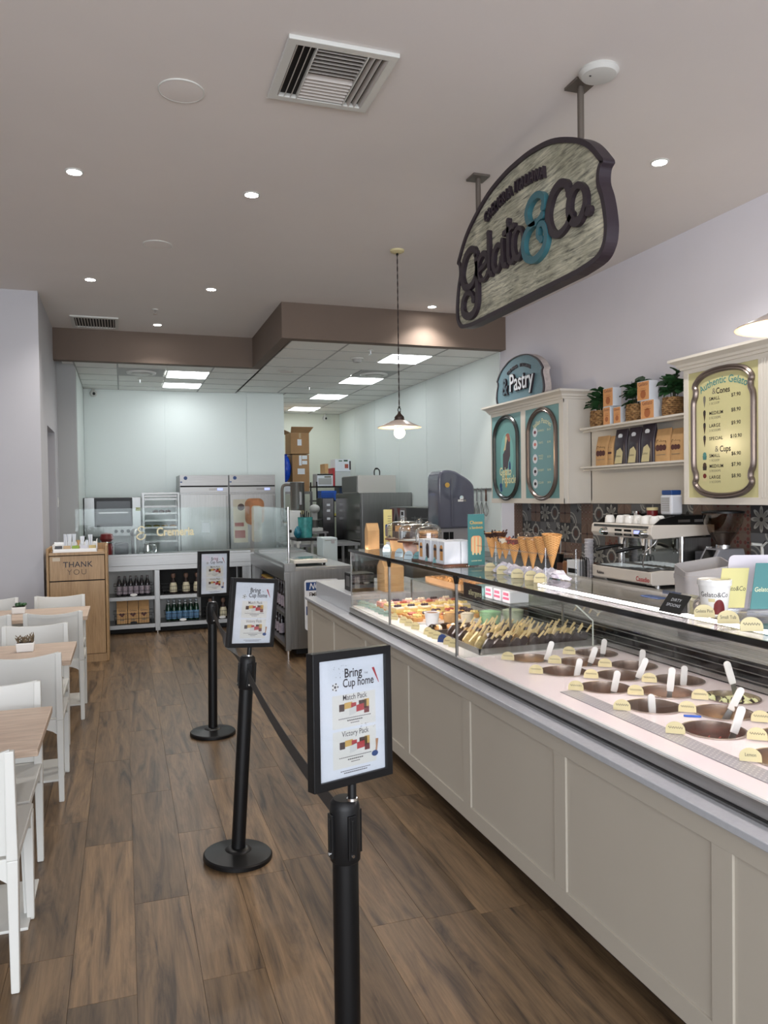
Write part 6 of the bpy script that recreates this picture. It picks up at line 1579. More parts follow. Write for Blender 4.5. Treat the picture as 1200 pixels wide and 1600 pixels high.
# odds left of the machine
t = thing('wicker_tray', 'dark woven tray of packets left of the cup stack', 'tray', (4.0, 6.1, .925))
part('tray', MB().box(3.85, 4.15, 5.95, 6.30, .9255, .935).box(3.85, 3.86, 5.95, 6.30, .935, 1.0).box(4.14, 4.15, 5.95, 6.30, .935, 1.0).box(3.86, 4.14, 5.95, 5.96, .935, 1.0).box(3.86, 4.14, 6.29, 6.30, .935, 1.0), M['darkwood'], t)
t = thing('brown_jar', 'brown glass jar in front of the dark woven tray', 'jar', (3.85, 6.0, .925))
part('jar', MB().lathe([(0, 0), (.045, 0), (.048, .10), (.036, .12), (0, .12)], (3.78, 6.0, .9255), 18), plain('amber_jar', rgb(120, 78, 46), .25), t, smooth=40)
part('lid', MB().lathe([(.040, .12), (.040, .14), (0, .141)], (3.78, 6.0, .9255), 18), M['black'], t, smooth=40)
t = thing('white_box', 'white open box left of the paper cup stack', 'box', (3.78, 5.83, .925))
part('box', MB().box(3.72, 3.84, 5.74, 5.92, .9255, 1.06), M['paper'], t, bevel=.003)
part('dark_inset', MB().box(3.718, 3.7205, 5.76, 5.90, .95, .99), M['black'], t)
t = thing('utensil_crock', 'black crock of utensils before the patterned tiles', 'crock', (3.95, 6.45, .925))
part('crock', MB().lathe([(0, 0), (.055, 0), (.06, .15), (.055, .15), (.05, .01), (0, .01)], (3.95, 6.45, .9255), 20), M['black'], t, smooth=40)
for k in range(4): part('utensil', MB().bar((3.95 + .015*k - .02, 6.45, 1.0), (3.95 + .03*k - .04, 6.45 + .02 * (k - 1.5), 1.17 + .02 * (k % 2)), .02, .006), [M['steel'], M['black'], M['darkwood'], M['steel']][k], t)
# grinder
t = thing('coffee_grinder', 'coffee grinder with smoky bean hopper and grey body', 'grinder', (4.12, 4.45, .925))
x, y = 4.11, 4.47
gm = plain('grinder_grey', rgb(150, 150, 156), .35, .3)
part('foot', MB().prism(rrect(x - .10, x + .13, y - .09, y + .09, .03), .9255, .955, lambda a, b, c: Vector((a, b, c))), gm, t)
part('column', MB().box(x - .03, x + .12, y - .07, y + .07, .955, 1.10), M['steel'], t, bevel=.01)
part('body', MB().prism([(-.16, 1.10), (.14, 1.08), (.15, 1.13), (.12, 1.235), (-.10, 1.235), (-.15, 1.15)], y - .075, y + .075, lambda a, b, c: Vector((x + a, c, b))), gm, t, bevel=.008)
part('screen', MB().add([(x - .152, y + .05, 1.155), (x - .152, y - .05, 1.155), (x - .107, y - .05, 1.228), (x - .107, y + .05, 1.228)], [(0,1,2,3)]), M['blackgloss'], t)
part('collar', MB().lathe([(.05, .31), (.05, .335), (.04, .34), (0, .34)], (x, y, .925), 24), M['chrome'], t, smooth=40)
smoke = glass('smoky_hopper', (.84, .79, .74, 1), .02, .07)
part('hopper', MB().lathe([(.045, .335), (.055, .36), (.095, .42), (.130, .49), (.142, .565), (.140, .565), (.127, .49), (.092, .42), (.052, .362), (.042, .338)], (x, y, .925), 30), smoke, t, smooth=60)
part('beans', MB().lathe([(.040, .34), (.052, .366), (.088, .424), (0, .430)], (x, y, .925), 24), M['coffee'], t, smooth=60)
part('lid', MB().lathe([(.146, .565), (.146, .578), (.10, .584), (0, .584)], (x, y, .925), 30), M['black'], t, smooth=40)
t = thing('coffee_grinder', 'second dark grinder hidden behind the espresso machine column', 'grinder', (4.15, 4.68, .925))
part('body', MB().box(4.08, 4.30, 4.60, 4.73, .9255, 1.20), plain('dark_grinder', rgb(70, 70, 74), .4), t, bevel=.01)
part('collar', MB().cyl((4.19, 4.665, 1.20), (4.19, 4.665, 1.235), .05, n=18), M['chrome'], t, smooth=40)
t = thing('water_tap', 'slim white tap at the right frame edge by tiles', 'tap', (4.2, 4.18, .925))
part('stem', MB().tube([(4.2, 4.20, .9255), (4.2, 4.20, 1.24), (4.2, 4.21, 1.272), (4.14, 4.235, 1.278)], .011, 10), M['white'], t, smooth=60)
part('lever', MB().bar((4.2, 4.20, 1.26), (4.2, 4.16, 1.292), .016, .008), M['white'], t)

# ================================================================== slate dispenser, ovens, whisks
t = thing('gelato_machine', 'rounded slate blue gelato machine with small badges', 'machine', (3.88, 8.55, 1.02))
x0, x1, y0, y1 = 3.56, 4.035, 8.45, 8.80
o = [(x0, 1.245), (x1, 1.245)] + [(p[0], p[1]) for p in spline([(x1, 1.70), (x1 - .012, 1.76), (x1 - .07, 1.825), (x1 - .17, 1.885), (x0 + .22, 1.93), (x0 + .12, 1.945), (x0 + .05, 1.93), (x0 + .012, 1.885), (x0, 1.82)], 4)]
part('housing', MB().prism(o, y0, y1, lambda a, b, c: Vector((a, c, b))), M['slate'], t, smooth=35, bevel=.022)
part('pedestal', MB().box(3.62, 4.00, 8.50, 8.78, .926, 1.245), M['greybin'], t, bevel=.01)
part('vent', MB().box(3.64, 3.71, 8.494, 8.50, 1.05, 1.20).box(3.72, 3.77, 8.494, 8.50, 1.05, 1.20), M['blackplastic'], t, kind='stuff')
Bd = face_y(0, y0 - .026, 0)
part('round_badge', MB().prism(circ(3.665, 1.765, .030, 18), 0, .003, Bd), M['gold'], t)
part('badge', MB().slab(3.80, 3.905, 1.565, 1.590, 0, .004, Bd).prism(circ(3.85, 1.61, .028, 16), 0, .004, Bd), M['chrome'], t)
part('highlight_strip', MB().slab(3.72, 3.735, 1.27, 1.84, 0, .004, Bd), M['slate'], t)  # raised strip standing in for the highlight on the rounded enamel
t = thing('machine_counter', 'steel counter under the slate gelato machine and oven', 'counter', (4.0, 9.6, 0))
part('worktop', MB().box(3.60, 4.37, 8.10, 11.0, .885, .925), M['steel_h'], t)
part('cabinet', MB().box(3.66, 4.36, 8.12, 10.98, 0.0, .885), M['steel'], t)
t = thing('blast_oven', 'steel oven with red and black front panel and side grille', 'oven', (4.0, 9.8, .925))
part('body', MB().box(3.70, 4.30, 9.05, 10.62, .9255, 1.485), M['steel_d'], t, bevel=.004)
part('front_trim', MB().box(3.694, 3.70, 9.06, 10.61, 1.475, 1.485), M['steel'], t)
part('graphic_panel', MB().box(3.692, 3.70, 9.95, 10.60, 1.10, 1.472), plain('panel_grey', rgb(120, 112, 112), .4), t)
part('red_graphic', MB().add([(3.690, 10.58, 1.46), (3.690, 10.40, 1.46), (3.690, 10.48, 1.14), (3.690, 10.58, 1.14)], [(0,1,2,3)]), M['redd'], t)
part('red_graphic', MB().add([(3.690, 10.28, 1.47), (3.690, 10.15, 1.47), (3.690, 10.20, 1.33)], [(0,1,2)]), M['redd'], t)
part('black_graphic', MB().add([(3.689, 10.48, 1.14), (3.689, 10.20, 1.14), (3.689, 10.32, 1.40)], [(0,1,2)]), M['black'], t)
part('white_card', MB().box(3.6885, 3.692, 9.98, 10.14, 1.22, 1.44), M['paper'], t)
part('card_code', MB().box(3.687, 3.6887, 10.02, 10.10, 1.37, 1.42), M['ink'], t)
part('grille_panel', MB().box(3.692, 3.70, 9.10, 9.90, 1.10, 1.472), plain('grille_dark', rgb(58, 58, 60), .45), t)
for k in range(6): part('grille_bar', MB().box(3.686, 3.692, 9.10, 9.70, 1.14 + .04 * k, 1.148 + .04 * k), M['steel'], t)
for k in range(3): part('grille_upright', MB().box(3.684, 3.688, 9.12 + .22 * k, 9.128 + .22 * k, 1.12, 1.37), M['steel'], t)
t = thing('white_cloth', 'crumpled white cloth lying on the steel oven', 'cloth', (4.0, 9.3, 1.485))
part('cloth', MB().grid(lambda u, v: (3.90 + u * .3, 9.12 + v * .35, 1.4865 + .06 * abs(noise.noise(Vector((u * 4, v * 4, 2)))) + .03 * math.sin(PI * u) * math.sin(PI * v)), 14, 14), M['paper'], t, smooth=60)
t = thing('whisk_rack', 'short wall rail carrying hanging kitchen whisks', 'rail', (4.36, 8.93, 1.70))
part('rail', MB().box(4.355, 4.372, 8.62, 9.24, 1.70, 1.725), M['steel_h'], t)
for i in range(4):
    y = 9.14 - .13 * i; z = 1.70; L_ = .40 if i < 3 else .33
    t = thing('whisk', 'steel wire whisk hanging from the wall rail, %s' % ORD[i], 'whisk', (4.33, y, z), 'whisks on the wall rail')
    part('handle', MB().cyl((4.335, y, z + .012), (4.335, y, z - .14), .010, .012, 10), M['steel'] if i != 3 else M['darkwood'], t, smooth=40)
    for k in range(4):
        a = k * PI / 4; ca, sa = math.cos(a), math.sin(a)
        part('wire', MB().tube(spline([(4.335, y, z - .14), (4.335 + .018 * ca, y + .030 * sa, z - .22), (4.335 + .022 * ca, y + .045 * sa, z - L_ + .06), (4.335, y, z - L_), (4.335 - .022 * ca, y - .045 * sa, z - L_ + .06), (4.335 - .018 * ca, y - .030 * sa, z - .22), (4.335, y, z - .14)], 4), .0022, 5), M['steel'], t, smooth=60)
    part('hook', MB().tube([(4.355, y, z + .02), (4.335, y, z + .03), (4.335, y, z + .01)], .003, 6), M['steel'], t)
# ================================================================== L-shaped steel counter with shelves
t = thing('steel_counter', 'L-shaped stainless counter with open shelves of drinks below', 'counter', (0.7, 9.9, 0))
YB, XS = 9.80, 1.535
part('worktop', MB().box(-.54, 2.25, YB, 10.50, .925, .952).box(XS, 2.25, 7.66, YB, .905, .930), M['steel_h'], t, bevel=.003)
part('apron', MB().box(-.54, XS, YB - .006, YB + .01, .835, .952), M['steel_h'], t, bevel=.002)
part('apron', MB().box(-.54, XS, YB - .002, YB + .01, .775, .835), M['steel_h'], t, bevel=.002)
part('apron', MB().box(XS - .006, XS + .01, 7.66, YB, .80, .930), M['steel'], t, bevel=.002)
part('end_panel', MB().box(XS, 2.25, 7.655, 7.675, .10, .905), M['steel'], t, bevel=.002)
part('corner_post', MB().box(XS, XS + .055, 7.645, 7.70, .09, .88), M['steel'], t, bevel=.002)
part('end_cap', MB().box(XS - .005, XS + .11, 7.64, 7.74, .893, .972), M['steel'], t, bevel=.002)
part('back_panel', MB().box(-.54, 2.2, 10.25, 10.27, .08, .92).box(2.18, 2.20, 7.68, 10.25, .08, .90), M['white'], t)
wsh = plain('white_enamel_shelf', rgb(206, 206, 206), .35)
part('shelf', MB().box(-.54, XS, YB + .02, 10.25, .415, .458), M['steel_h'], t)
part('shelf', MB().box(-.54, XS, YB + .02, 10.25, .070, .118), M['steel_h'], t)
part('shelf', MB().box(XS + .02, 2.18, 7.72, YB, .415, .450), M['steel'], t)
part('shelf', MB().box(XS + .02, 2.18, 7.72, YB, .10, .135), M['steel'], t)
part('divider', MB().box(.352, .410, YB + .005, 10.25, .03, .775), M['steel'], t, bevel=.002)
part('divider', MB().box(1.42, 1.535, YB + .005, 10.25, .08, .775), M['steel'], t, bevel=.002)
part('divider', MB().box(XS + .005, XS + .10, 9.55, 9.79, .10, .80), M['steel'], t, bevel=.002)
part('inner_side', MB().box(.410, .414, YB + .05, 10.25, .118, .775).box(.348, .352, YB + .05, 10.25, .118, .775), wsh, t)
for x, y in ((.38, 9.86), (XS + .03, 7.68), (1.48, 9.86)): part('foot', MB().cyl((x, y, 0), (x, y, .09), .018, n=12), M['chrome'], t, smooth=40)
part('underside', MB().box(-.54, 1.50, YB + .16, 10.25, .0, .07).box(XS + .16, 2.18, 7.90, YB, 0, .10), M['dark'], t)
Gz = 1.535
part('front_glass', MB().box(-.54, 1.535, YB + .05, YB + .058, .952, Gz), M['glass_g'], t)
part('side_glass', MB().box(XS + .05, XS + .058, 7.74, YB + .05, .952, Gz), M['glass_g'], t)
part('glass_channel', MB().box(-.54, XS, YB + .04, YB + .068, .952, .975).box(XS + .04, XS + .068, 7.74, YB + .04, .930, .958), M['steel'], t)
part('glass_post', MB().cyl((XS + .054, 7.70, .972), (XS + .054, 7.70, Gz + .01), .011, n=12), M['chrome'], t, smooth=40)
part('post_knob', MB().cyl((XS + .064, 7.70, 1.30), (XS + .085, 7.70, 1.30), .016, n=12), M['black'], t, smooth=40)
B = face_y(.59, YB + .049, 1.235)
gw = plain('gold_white_vinyl', rgb(240, 230, 190), .4)
part('lettering', text_mb('Cremeria', .145, lambda a, b, c: B(a + .02, b, c), 0, .001, sx=.80, bold=.03), gw, t)
part('emblem', MB().ribbon(spline([(.045, .055), (.01, .075), (-.03, .05), (-.01, .01), (.03, .0), (-.02, -.015), (-.05, -.05), (-.01, -.085), (.04, -.06), (.05, -.02)], 6), .016, 0, .001, lambda a, b, c: B(a - .385, b, c)), gw, t)
# drinks on the shelves
def lathe_mesh(prof, m, n=14): return mesh_of(MB().lathe(prof, n=n), m, 40)
dkgl = plain('dark_bottle_glass', rgb(34, 30, 34), .08, spec=.7); grgl = plain('green_bottle_glass', rgb(18, 52, 38), .08, spec=.7)
BOT = dict(body=[(0, 0), (.028, 0), (.030, .01), (.030, .125), (.024, .155), (.012, .19), (.012, .215), (0, .216)])
bme = {k: lathe_mesh(BOT['body'], m) for k, m in (('d', dkgl), ('g', grgl))}
lab_l = lathe_mesh([(.0308, .02), (.0308, .110)], plain('lilac_label', rgb(158, 148, 158), .5, var=.3, scale=60))
lab_b = lathe_mesh([(.0308, .02), (.0308, .105)], plain('blue_label', rgb(92, 132, 168), .5, var=.25, scale=60))
neck = lathe_mesh([(.0200, .163), (.0128, .190)], M['paper'])
capm = {k: lathe_mesh([(.0135, .205), (.0135, .222), (0, .223)], c, 10) for k, c in (('d', plain('grey_cap', rgb(120, 116, 118), .4)), ('g', plain('pale_cap', rgb(176, 186, 196), .4)))}
def bottle(x, y, z, k, lab, grp, s=1.0):
    t = thing('bottle', lab, 'bottle', (x, y, z), grp)
    part('glass_body', bme[k], None, t); part('label', lab_l if k == 'd' else lab_b, None, t); part('cap', capm[k], None, t)
    if k == 'g': part('neck_label', neck, None, t)
    t.scale = (s, s, s * 1.07)
def wire_basket(x0, x1, y0, y1, z, h, lab):
    t = thing('wire_basket', lab, 'basket', ((x0+x1)/2, (y0+y1)/2, z), 'black wire baskets on the shelves')
    fl = .02
    for q, zz in ((0, z + .004), (.5, z + h * .5), (1, z + h)):
        f_ = fl * q; part('wire', MB().tube([(x0 - f_, y0, zz), (x1 + f_, y0, zz), (x1 + f_, y1, zz), (x0 - f_, y1, zz)], .003, 5, True), M['black'], t)
    up = MB()
    n = max(3, int((x1 - x0) / .03))
    for i in range(n + 1):
        x = x0 + (x1 - x0) * i / n; up.tube([(x, y0, z + .003), (x, y0, z + h)], .0014, 4)
    part('fine_wires', up, M['black'], t, kind='stuff')
    part('plaque', MB().prism(circ((x0+x1)/2, z + .018, .042, 16, .016), 0, .003, face_y(0, y0 - .004, 0)), M['whitegloss'] if 'bag' not in lab else M['black'], t)
    part('floor_mesh', MB().box(x0, x1, y0, y1, z + .001, z + .004), M['black'], t)
zs1, zs2 = .4585, .1185
wire_basket(-.105, .315, 9.87, 10.18, zs1, .13, 'black wire basket of lilac labelled bottles, upper left shelf')
for r_ in range(2):
    for i in range(6): bottle(-.060 + .066 * i, 9.92 + .08 * r_, zs1 + .005, 'd', 'dark lilac labelled bottle, %s in the %s row of the upper left basket' % (ORD[i], ['front', 'rear'][r_]), 'lilac labelled bottles')
wire_basket(-.115, .315, 9.87, 10.18, zs2, .13, 'black wire basket of kraft bags, lower left shelf')
for i in range(3):
    paper_bag('kraft_pouch', -.095 + .128 * i, .027 + .128 * i, 9.89, 9.99, zs2 + .005, .275, M['kraft'], 'kraft pouch with berry print, %s of three in the lower left basket' % ['left', 'middle', 'right'][i], 'kraft pouches lower left', bagprint, 'pouch')
wire_basket(.490, .880, 9.87, 10.18, zs2, .10, 'black wire basket of green water bottles, lower middle shelf')
for r_ in range(2):
    for i in range(6): bottle(.515 + .068 * i, 9.92 + .08 * r_, zs2 + .005, 'g', 'green bottle with blue label, %s in the %s row, lower middle shelf' % (ORD[i], ['front', 'rear'][r_]), 'green water bottles', 1.08)
jugm = plain('cream_bottle_label', rgb(206, 198, 170), .5)
jb = [(0, 0), (.045, 0), (.048, .02), (.046, .10), (.030, .165), (.016, .20), (.018, .235), (0, .237)]
jme = lathe_mesh(jb, plain('dark_jug', rgb(60, 46, 44), .2)); jl = lathe_mesh([(.0488, .02), (.0470, .10), (.036, .146)], jugm); jt = lathe_mesh([(.019, .205), (.030, .232), (.026, .262), (.008, .27), (0, .27)], plain('gift_wrap_top', rgb(120, 92, 78), .5), 10)
def jug(x, y, z, lab, grp):
    t = thing('gift_bottle', lab, 'bottle', (x, y, z), grp)
    part('glass_body', jme, None, t); part('label', jl, None, t); part('top', jt, None, t); t.scale = (.96, .96, .93)
wire_basket(.455, 1.36, 9.87, 10.2, zs1, .10, 'long black wire basket of cream labelled bottles, upper shelf')
for i, x in enumerate((.580, .735, .870, 1.02, 1.17)): jug(x, 9.94, zs1 + .005, 'dark bottle with big cream label, %s on the upper right shelf' % ORD[i], 'cream labelled bottles')
wire_basket(.98, 1.36, 9.87, 10.2, zs2, .10, 'short black wire basket right of the green water bottles')
for i, x in enumerate((1.03, 1.19, 1.31)): jug(x, 9.94, zs2 + .005, 'dark bottle with cream label, %s on the lower right shelf' % ORD[i], 'cream labelled bottles low')
single('shelf_liner', MB().box(.43, 1.40, 10.20, 10.24, zs1 + .001, .77), M['dark'], 'dark liner panel behind the cream labelled bottles', 'panel', (.9, 10.22, zs1))
single('shelf_liner', MB().box(.94, 1.40, 10.20, 10.24, zs2 + .001, .41), M['dark'], 'dark liner panel behind the lower right bottles', 'panel', (1.2, 10.22, zs2))
jarm = lathe_mesh([(0, 0), (.042, 0), (.045, .01), (.045, .09), (.036, .105), (0, .106)], plain('red_sauce_jar', rgb(88, 26, 24), .15)); jlid = lathe_mesh([(.040, .105), (.040, .125), (0, .126)], M['gold'])
k = 0
for i in range(5):
    t = thing('sauce_jar', 'red sauce jar, %s along the return counter upper shelf' % NTH[i], 'jar', (XS + .10, 9.42 - .115 * i, .4505), 'red sauce jars')
    part('jar', jarm, None, t); part('lid', jlid, None, t)
for i in range(4):
    t = thing('sauce_jar', 'second layer red jar, %s on the return counter' % NTH[i], 'jar', (XS + .10, 9.40 - .115 * i, .5775), 'red sauce jars')
    part('jar', jarm, None, t); part('lid', jlid, None, t)
for i in range(5): bottle(XS + .10, 8.62 - .14 * i, .4505, 'd', 'dark bottle, %s in line on the return counter upper shelf' % NTH[i], 'dark bottles on the return counter', 1.2)
for i in range(5): bottle(XS + .10, 8.95 - .15 * i, .1355, 'd', 'dark bottle, %s in line on the return counter lower shelf' % NTH[i], 'dark bottles low on the return counter', 1.1)
# NOTICE sign on the steel end panel
t = thing('notice_sign', 'white and blue employees only notice fixed to the steel counter end', 'sign', (1.91, 7.652, .55))
B = face_y(1.735, 7.654, 0)
part('plate', MB().prism(rrect(0, .36, .285, .80, .03), 0, .003, B), M['paper'], t)
part('blue_band', MB().slab(.015, .345, .69, .775, .003, .004, B), M['navy'], t)
part('lettering', text_mb('NOTICE', .085, lambda a, b, c: B(a + .18, b + .732, c), .0043, 0, shear=.25, bold=.02, sx=.86), M['paper'], t)
part('lettering', text_mb('EMPLOYEES', .062, lambda a, b, c: B(a + .175, b + .645, c), .0034, 0, bold=.025, sx=.80), M['ink'], t)
part('lettering', text_mb('ONLY', .062, lambda a, b, c: B(a + .18, b + .575, c), .0034, 0, bold=.025, sx=.86), M['ink'], t)
part('blue_band', MB().slab(.015, .345, .44, .53, .003, .004, B), M['navy'], t)
part('black_marks', MB().prism(circ(.05, .33, .014, 10), .003, .004, B), M['ink'], t)

# ================================================================== behind the glass
t = thing('scale_machine', 'flat white and steel kitchen scale on the return counter', 'scale', (1.78, 7.98, .930))
part('body', MB().box(1.66, 2.02, 7.80, 8.22, .955, .992), plain('scale_white', rgb(206, 202, 194), .4), t, bevel=.008)
part('plate', MB().box(1.68, 2.00, 7.86, 8.21, .992, .998), plain('scale_plate', (.5, .56, .56, 1), .15, .9), t, bevel=.003)
for x, y in ((1.69, 7.83), (1.99, 7.83), (1.69, 8.19), (1.99, 8.19)): part('foot', MB().cyl((x, y, .9305), (x, y, .955), .014, n=10), M['black'], t)
t = thing('insulated_box', 'pale blue grey upright box behind the scale and steel counter', 'box', (2.37, 9.05, 0))
part('box', MB().box(2.275, 2.458, 9.0, 9.30, .30, 1.148), plain('pale_blue_grey', rgb(176, 188, 190), .5), t, bevel=.008)
part('lid_line', MB().box(2.30, 2.44, 8.997, 9.0, 1.115, 1.121), M['inkgrey'], t)
part('latch', MB().box(2.38, 2.42, 8.992, 9.0, 1.08, 1.13), M['greybin'], t, bevel=.003)
part('stand', MB().box(2.285, 2.448, 9.01, 9.29, 0, .30), M['steel_d'], t)
# oven stack on legs, tray rack, fridges
t = thing('convection_oven', 'wide steel convection oven with dark glass door, far left', 'oven', (-.15, 12.4, 0))
x0, x1, y0 = -.535, .255, 12.03
part('body', MB().box(x0, x1, y0, 12.75, 1.10, 1.675), M['steel'], t, bevel=.004)
part('black_side', MB().box(x0 - .006, x0, y0, 12.75, 1.10, 1.675), M['black'], t)
dr = part('door', MB().box(x0 + .14, x1 - .12, y0 - .03, y0, 1.245, 1.67), M['black'], t, bevel=.004)
part('window', MB().box(x0 + .17, x1 - .15, y0 - .037, y0 - .0285, 1.30, 1.62), plain('oven_glass', rgb(34, 36, 40), .22, spec=.3), dr)
part('rack_bar', MB().box(x0 + .20, x1 - .18, y0 - .039, y0 - .036, 1.44, 1.46), M['steel_d'], dr)  # dark steel bar across the oven window
part('control_panel', MB().box(x0 + .02, x1 - .02, y0 - .012, y0, 1.11, 1.235), M['steel_d'], t, bevel=.002)
for k in range(4): part('knob', MB().cyl((x1 - .10 - .085 * k, y0 - .012, 1.175), (x1 - .10 - .085 * k, y0 - .04, 1.175), .026, n=14), M['black'], t, smooth=40)
part('badge', MB().box(x1 - .075, x1 - .005, y0 - .004, y0, 1.47, 1.52), plain('energy_badge', rgb(140, 146, 60), .5), t)
for x in (x0 + .04, x1 - .04):
    for y in (y0 + .05, 12.70): part('leg', MB().box(x - .02, x + .02, y - .02, y + .02, 0, 1.10), M['steel'], t)
part('shelf', MB().box(x0 + .02, x1 - .02, y0 + .03, 12.72, .50, .53), M['steel_h'], t)
t = thing('tray_rack', 'tall aluminium tray rack holding baking trays and loaves', 'rack', (.55, 12.3, 0))
x0, x1 = .290, .800
for x in (x0, x1):
    for y in (12.0, 12.6): part('upright', MB().box(x - .014, x + .014, y - .014, y + .014, 0, 1.74), M['steel'], t)
part('top_frame', MB().box(x0, x1, 11.99, 12.01, 1.715, 1.74).box(x0, x1, 12.59, 12.61, 1.715, 1.74), M['steel'], t)
for k in range(14):
    z = .25 + .105 * k
    part('runner', MB().box(x0, x0 + .03, 12.0, 12.6, z, z + .006).box(x1 - .03, x1, 12.0, 12.6, z, z + .006), M['steel'], t)
for i, z in enumerate((.985, 1.09, 1.195, 1.30, 1.405, 1.51, 1.62, 1.665)):
    tt = thing('baking_tray', 'baking tray in the aluminium rack, %s from the bottom seen' % NTH[i], 'tray', (.545, 12.3, z), 'baking trays in the rack')
    part('tray', MB().box(x0 + .02, x1 - .02, 12.02, 12.58, z + .007, z + .011).box(x0 + .02, x1 - .02, 12.02, 12.026, z + .011, z + .035), M['steel_d'] if i % 3 else M['steel_h'], tt)
for i in range(3):
    tt = thing('loaf', 'dark loaf on a tray in the aluminium rack, %s' % ORD[i], 'bread', (.45 + .09 * i, 12.2, 1.42), 'loaves in the rack')
    part('loaf', MB().ball((.47 + .09 * i, 12.2, 1.448), .045, 12, 8, (1, 2.2, .7)), plain('dark_crust', rgb(96, 70, 52), .7, var=.3, scale=30), tt, smooth=60)
for i in range(4):
    tt = thing('green_carton', 'dark tray of green and yellow leaves, %s on the rack' % ORD[i], 'produce', (.36 + .12 * i, 12.15, 1.21), 'green produce on the rack')
    part('leaves', MB().ball((.36 + .12 * i, 12.15, 1.232), .05, 10, 7, (1.1, 1.6, .42)), plain('yellow_green_%s' % NTH[i], rgb(128 + 20 * i, 136, 60), .6, var=.4, scale=40), tt, smooth=60)
def fridge(x0, x1, lab, glassy, grp):
    y0, y1 = 12.05, 12.80
    t = thing('upright_fridge', lab, 'fridge', ((x0+x1)/2, 12.4, 0), grp)
    part('body', MB().box(x0, x1, y0 + .02, y1, .14, 2.0), M['steel'], t, bevel=.003)
    part('header', MB().box(x0 + .004, x1 - .004, y0, y0 + .02, 1.838, 2.0), M['steel_h'], t, bevel=.002)
    part('vent_gap', MB().box(x0 + .01, x1 - .01, y0 + .012, y0 + .02, 1.818, 1.838), M['dark'], t)
    part('control_band', MB().box(x0 + .004, x1 - .004, y0, y0 + .02, 1.728, 1.818), M['steel_h'], t, bevel=.002)
    part('display', MB().box(x1 - .30, x1 - .18, y0 - .004, y0, 1.765, 1.795), M['steel_d'], t)
    part('screen', MB().box(x1 - .175, x1 - .09, y0 - .004, y0, 1.762, 1.798), emit('fridge_screen', (.08, .14, .55, 1), .8), t)
    part('emblem', MB().cyl((x0 + .09, y0, 1.955), (x0 + .09, y0 - .004, 1.955), .028, n=16), M['navy'], t, smooth=40)
    part('label', MB().box(x0 + .01, x0 + .04, y0 - .002, y0, 1.885, 1.903), M['navy'], t)
    dr = part('door', MB().box(x0 + .006, x1 - .006, y0 - .03, y0 + .018, .26, 1.705), M['steel'], t, bevel=.004)
    part('handle', MB().box(x1 - .045, x1 - .02, y0 - .05, y0 - .03, .62, 1.68), M['steel_d'], dr, bevel=.003)
    for x in (x0 + .06, x1 - .06): part('foot', MB().cyl((x, y0 + .08, 0), (x, y0 + .08, .14), .022, n=10), M['chrome'], t)
    for x in (x0 + .06, x1 - .06): part('foot', MB().cyl((x, y1 - .08, 0), (x, y1 - .08, .14), .022, n=10), M['chrome'], t)
    return dr
d1_ = fridge(.822, 1.560, 'steel upright fridge on the left with plain door', False, 'upright fridges')
d2_ = fridge(1.566, 2.290, 'steel upright fridge on the right with cup picture on door', True, 'upright fridges')
B = face_y(0, 12.0195, 0)
pp = plain('pastry_photo_tan', rgb(170, 112, 70), .5, var=.35, scale=9); pc = plain('photo_cream', rgb(196, 188, 168), .5, var=.1, scale=5)
part('photo_print', MB().slab(1.62, 1.84, .95, 1.62, 0, .0008, B), pc, d2_)
part('photo_print', MB().prism(rrect(1.80, 2.10, 1.22, 1.635, .09), .0008, .0014, B), pp, d2_)
part('photo_print', MB().prism(circ(1.74, 1.50, .055, 14), .0014, .002, B), M['choc'], d2_)
part('photo_print', MB().prism(rrect(1.90, 2.06, .95, 1.52, .05), .0014, .002, B), pc, d2_)
part('photo_print', MB().slab(1.64, 1.80, 1.02, 1.14, .0014, .002, B).slab(1.64, 1.78, 1.20, 1.26, .0014, .002, B), plain('photo_rose', rgb(150, 84, 76), .5), d2_, kind='stuff')
part('white_note', MB().slab(1.14, 1.26, 1.12, 1.27, .0, .001, face_y(0, 12.019, 0)), M['paper'], d1_)
# silver urn with pipe on the back counter
t = thing('steel_urn', 'tall steel cylinder urn with handle and side pipe', 'urn', (2.49, 11.55, 1.3))
x, y = 2.53, 11.55
part('cylinder', MB().lathe([(0, 1.44), (.095, 1.44), (.105, 1.46), (.108, 1.865), (.112, 1.87), (.10, 1.875), (0, 1.875)], (x, y, 0), 28), M['steel_band'], t, smooth=40)
part('handle', MB().box(x + .005, x + .045, y - .125, y - .10, 1.52, 1.72), M['steel_h'], t, bevel=.006)
part('pipe', MB().tube(spline([(x - .09, y, 1.83), (x - .19, y, 1.83), (x - .23, y, 1.78), (x - .235, y, 1.6), (x - .235, y, 1.20)], 6), .022, 12), M['rod'], t, smooth=60)
part('white_base', MB().box(x - .14, x + .03, y - .10, y + .10, .93, 1.44), M['whitegloss'], t, bevel=.01)
part('spout', MB().cyl((x + .06, y - .02, 1.44), (x + .06, y - .02, 1.38), .035, .03, 14), M['cream'], t, smooth=40)
single('rear_table', MB().box(2.31, 3.45, 11.3, 12.2, .89, .93).box(2.34, 2.38, 11.35, 11.39, 0, .89).box(3.38, 3.42, 11.35, 11.39, 0, .89).box(2.34, 2.38, 12.1, 12.14, 0, .89).box(3.38, 3.42, 12.1, 12.14, 0, .89), M['steel_h'], 'steel work table carrying the urn behind the counter', 'table', (2.7, 11.7, 0))
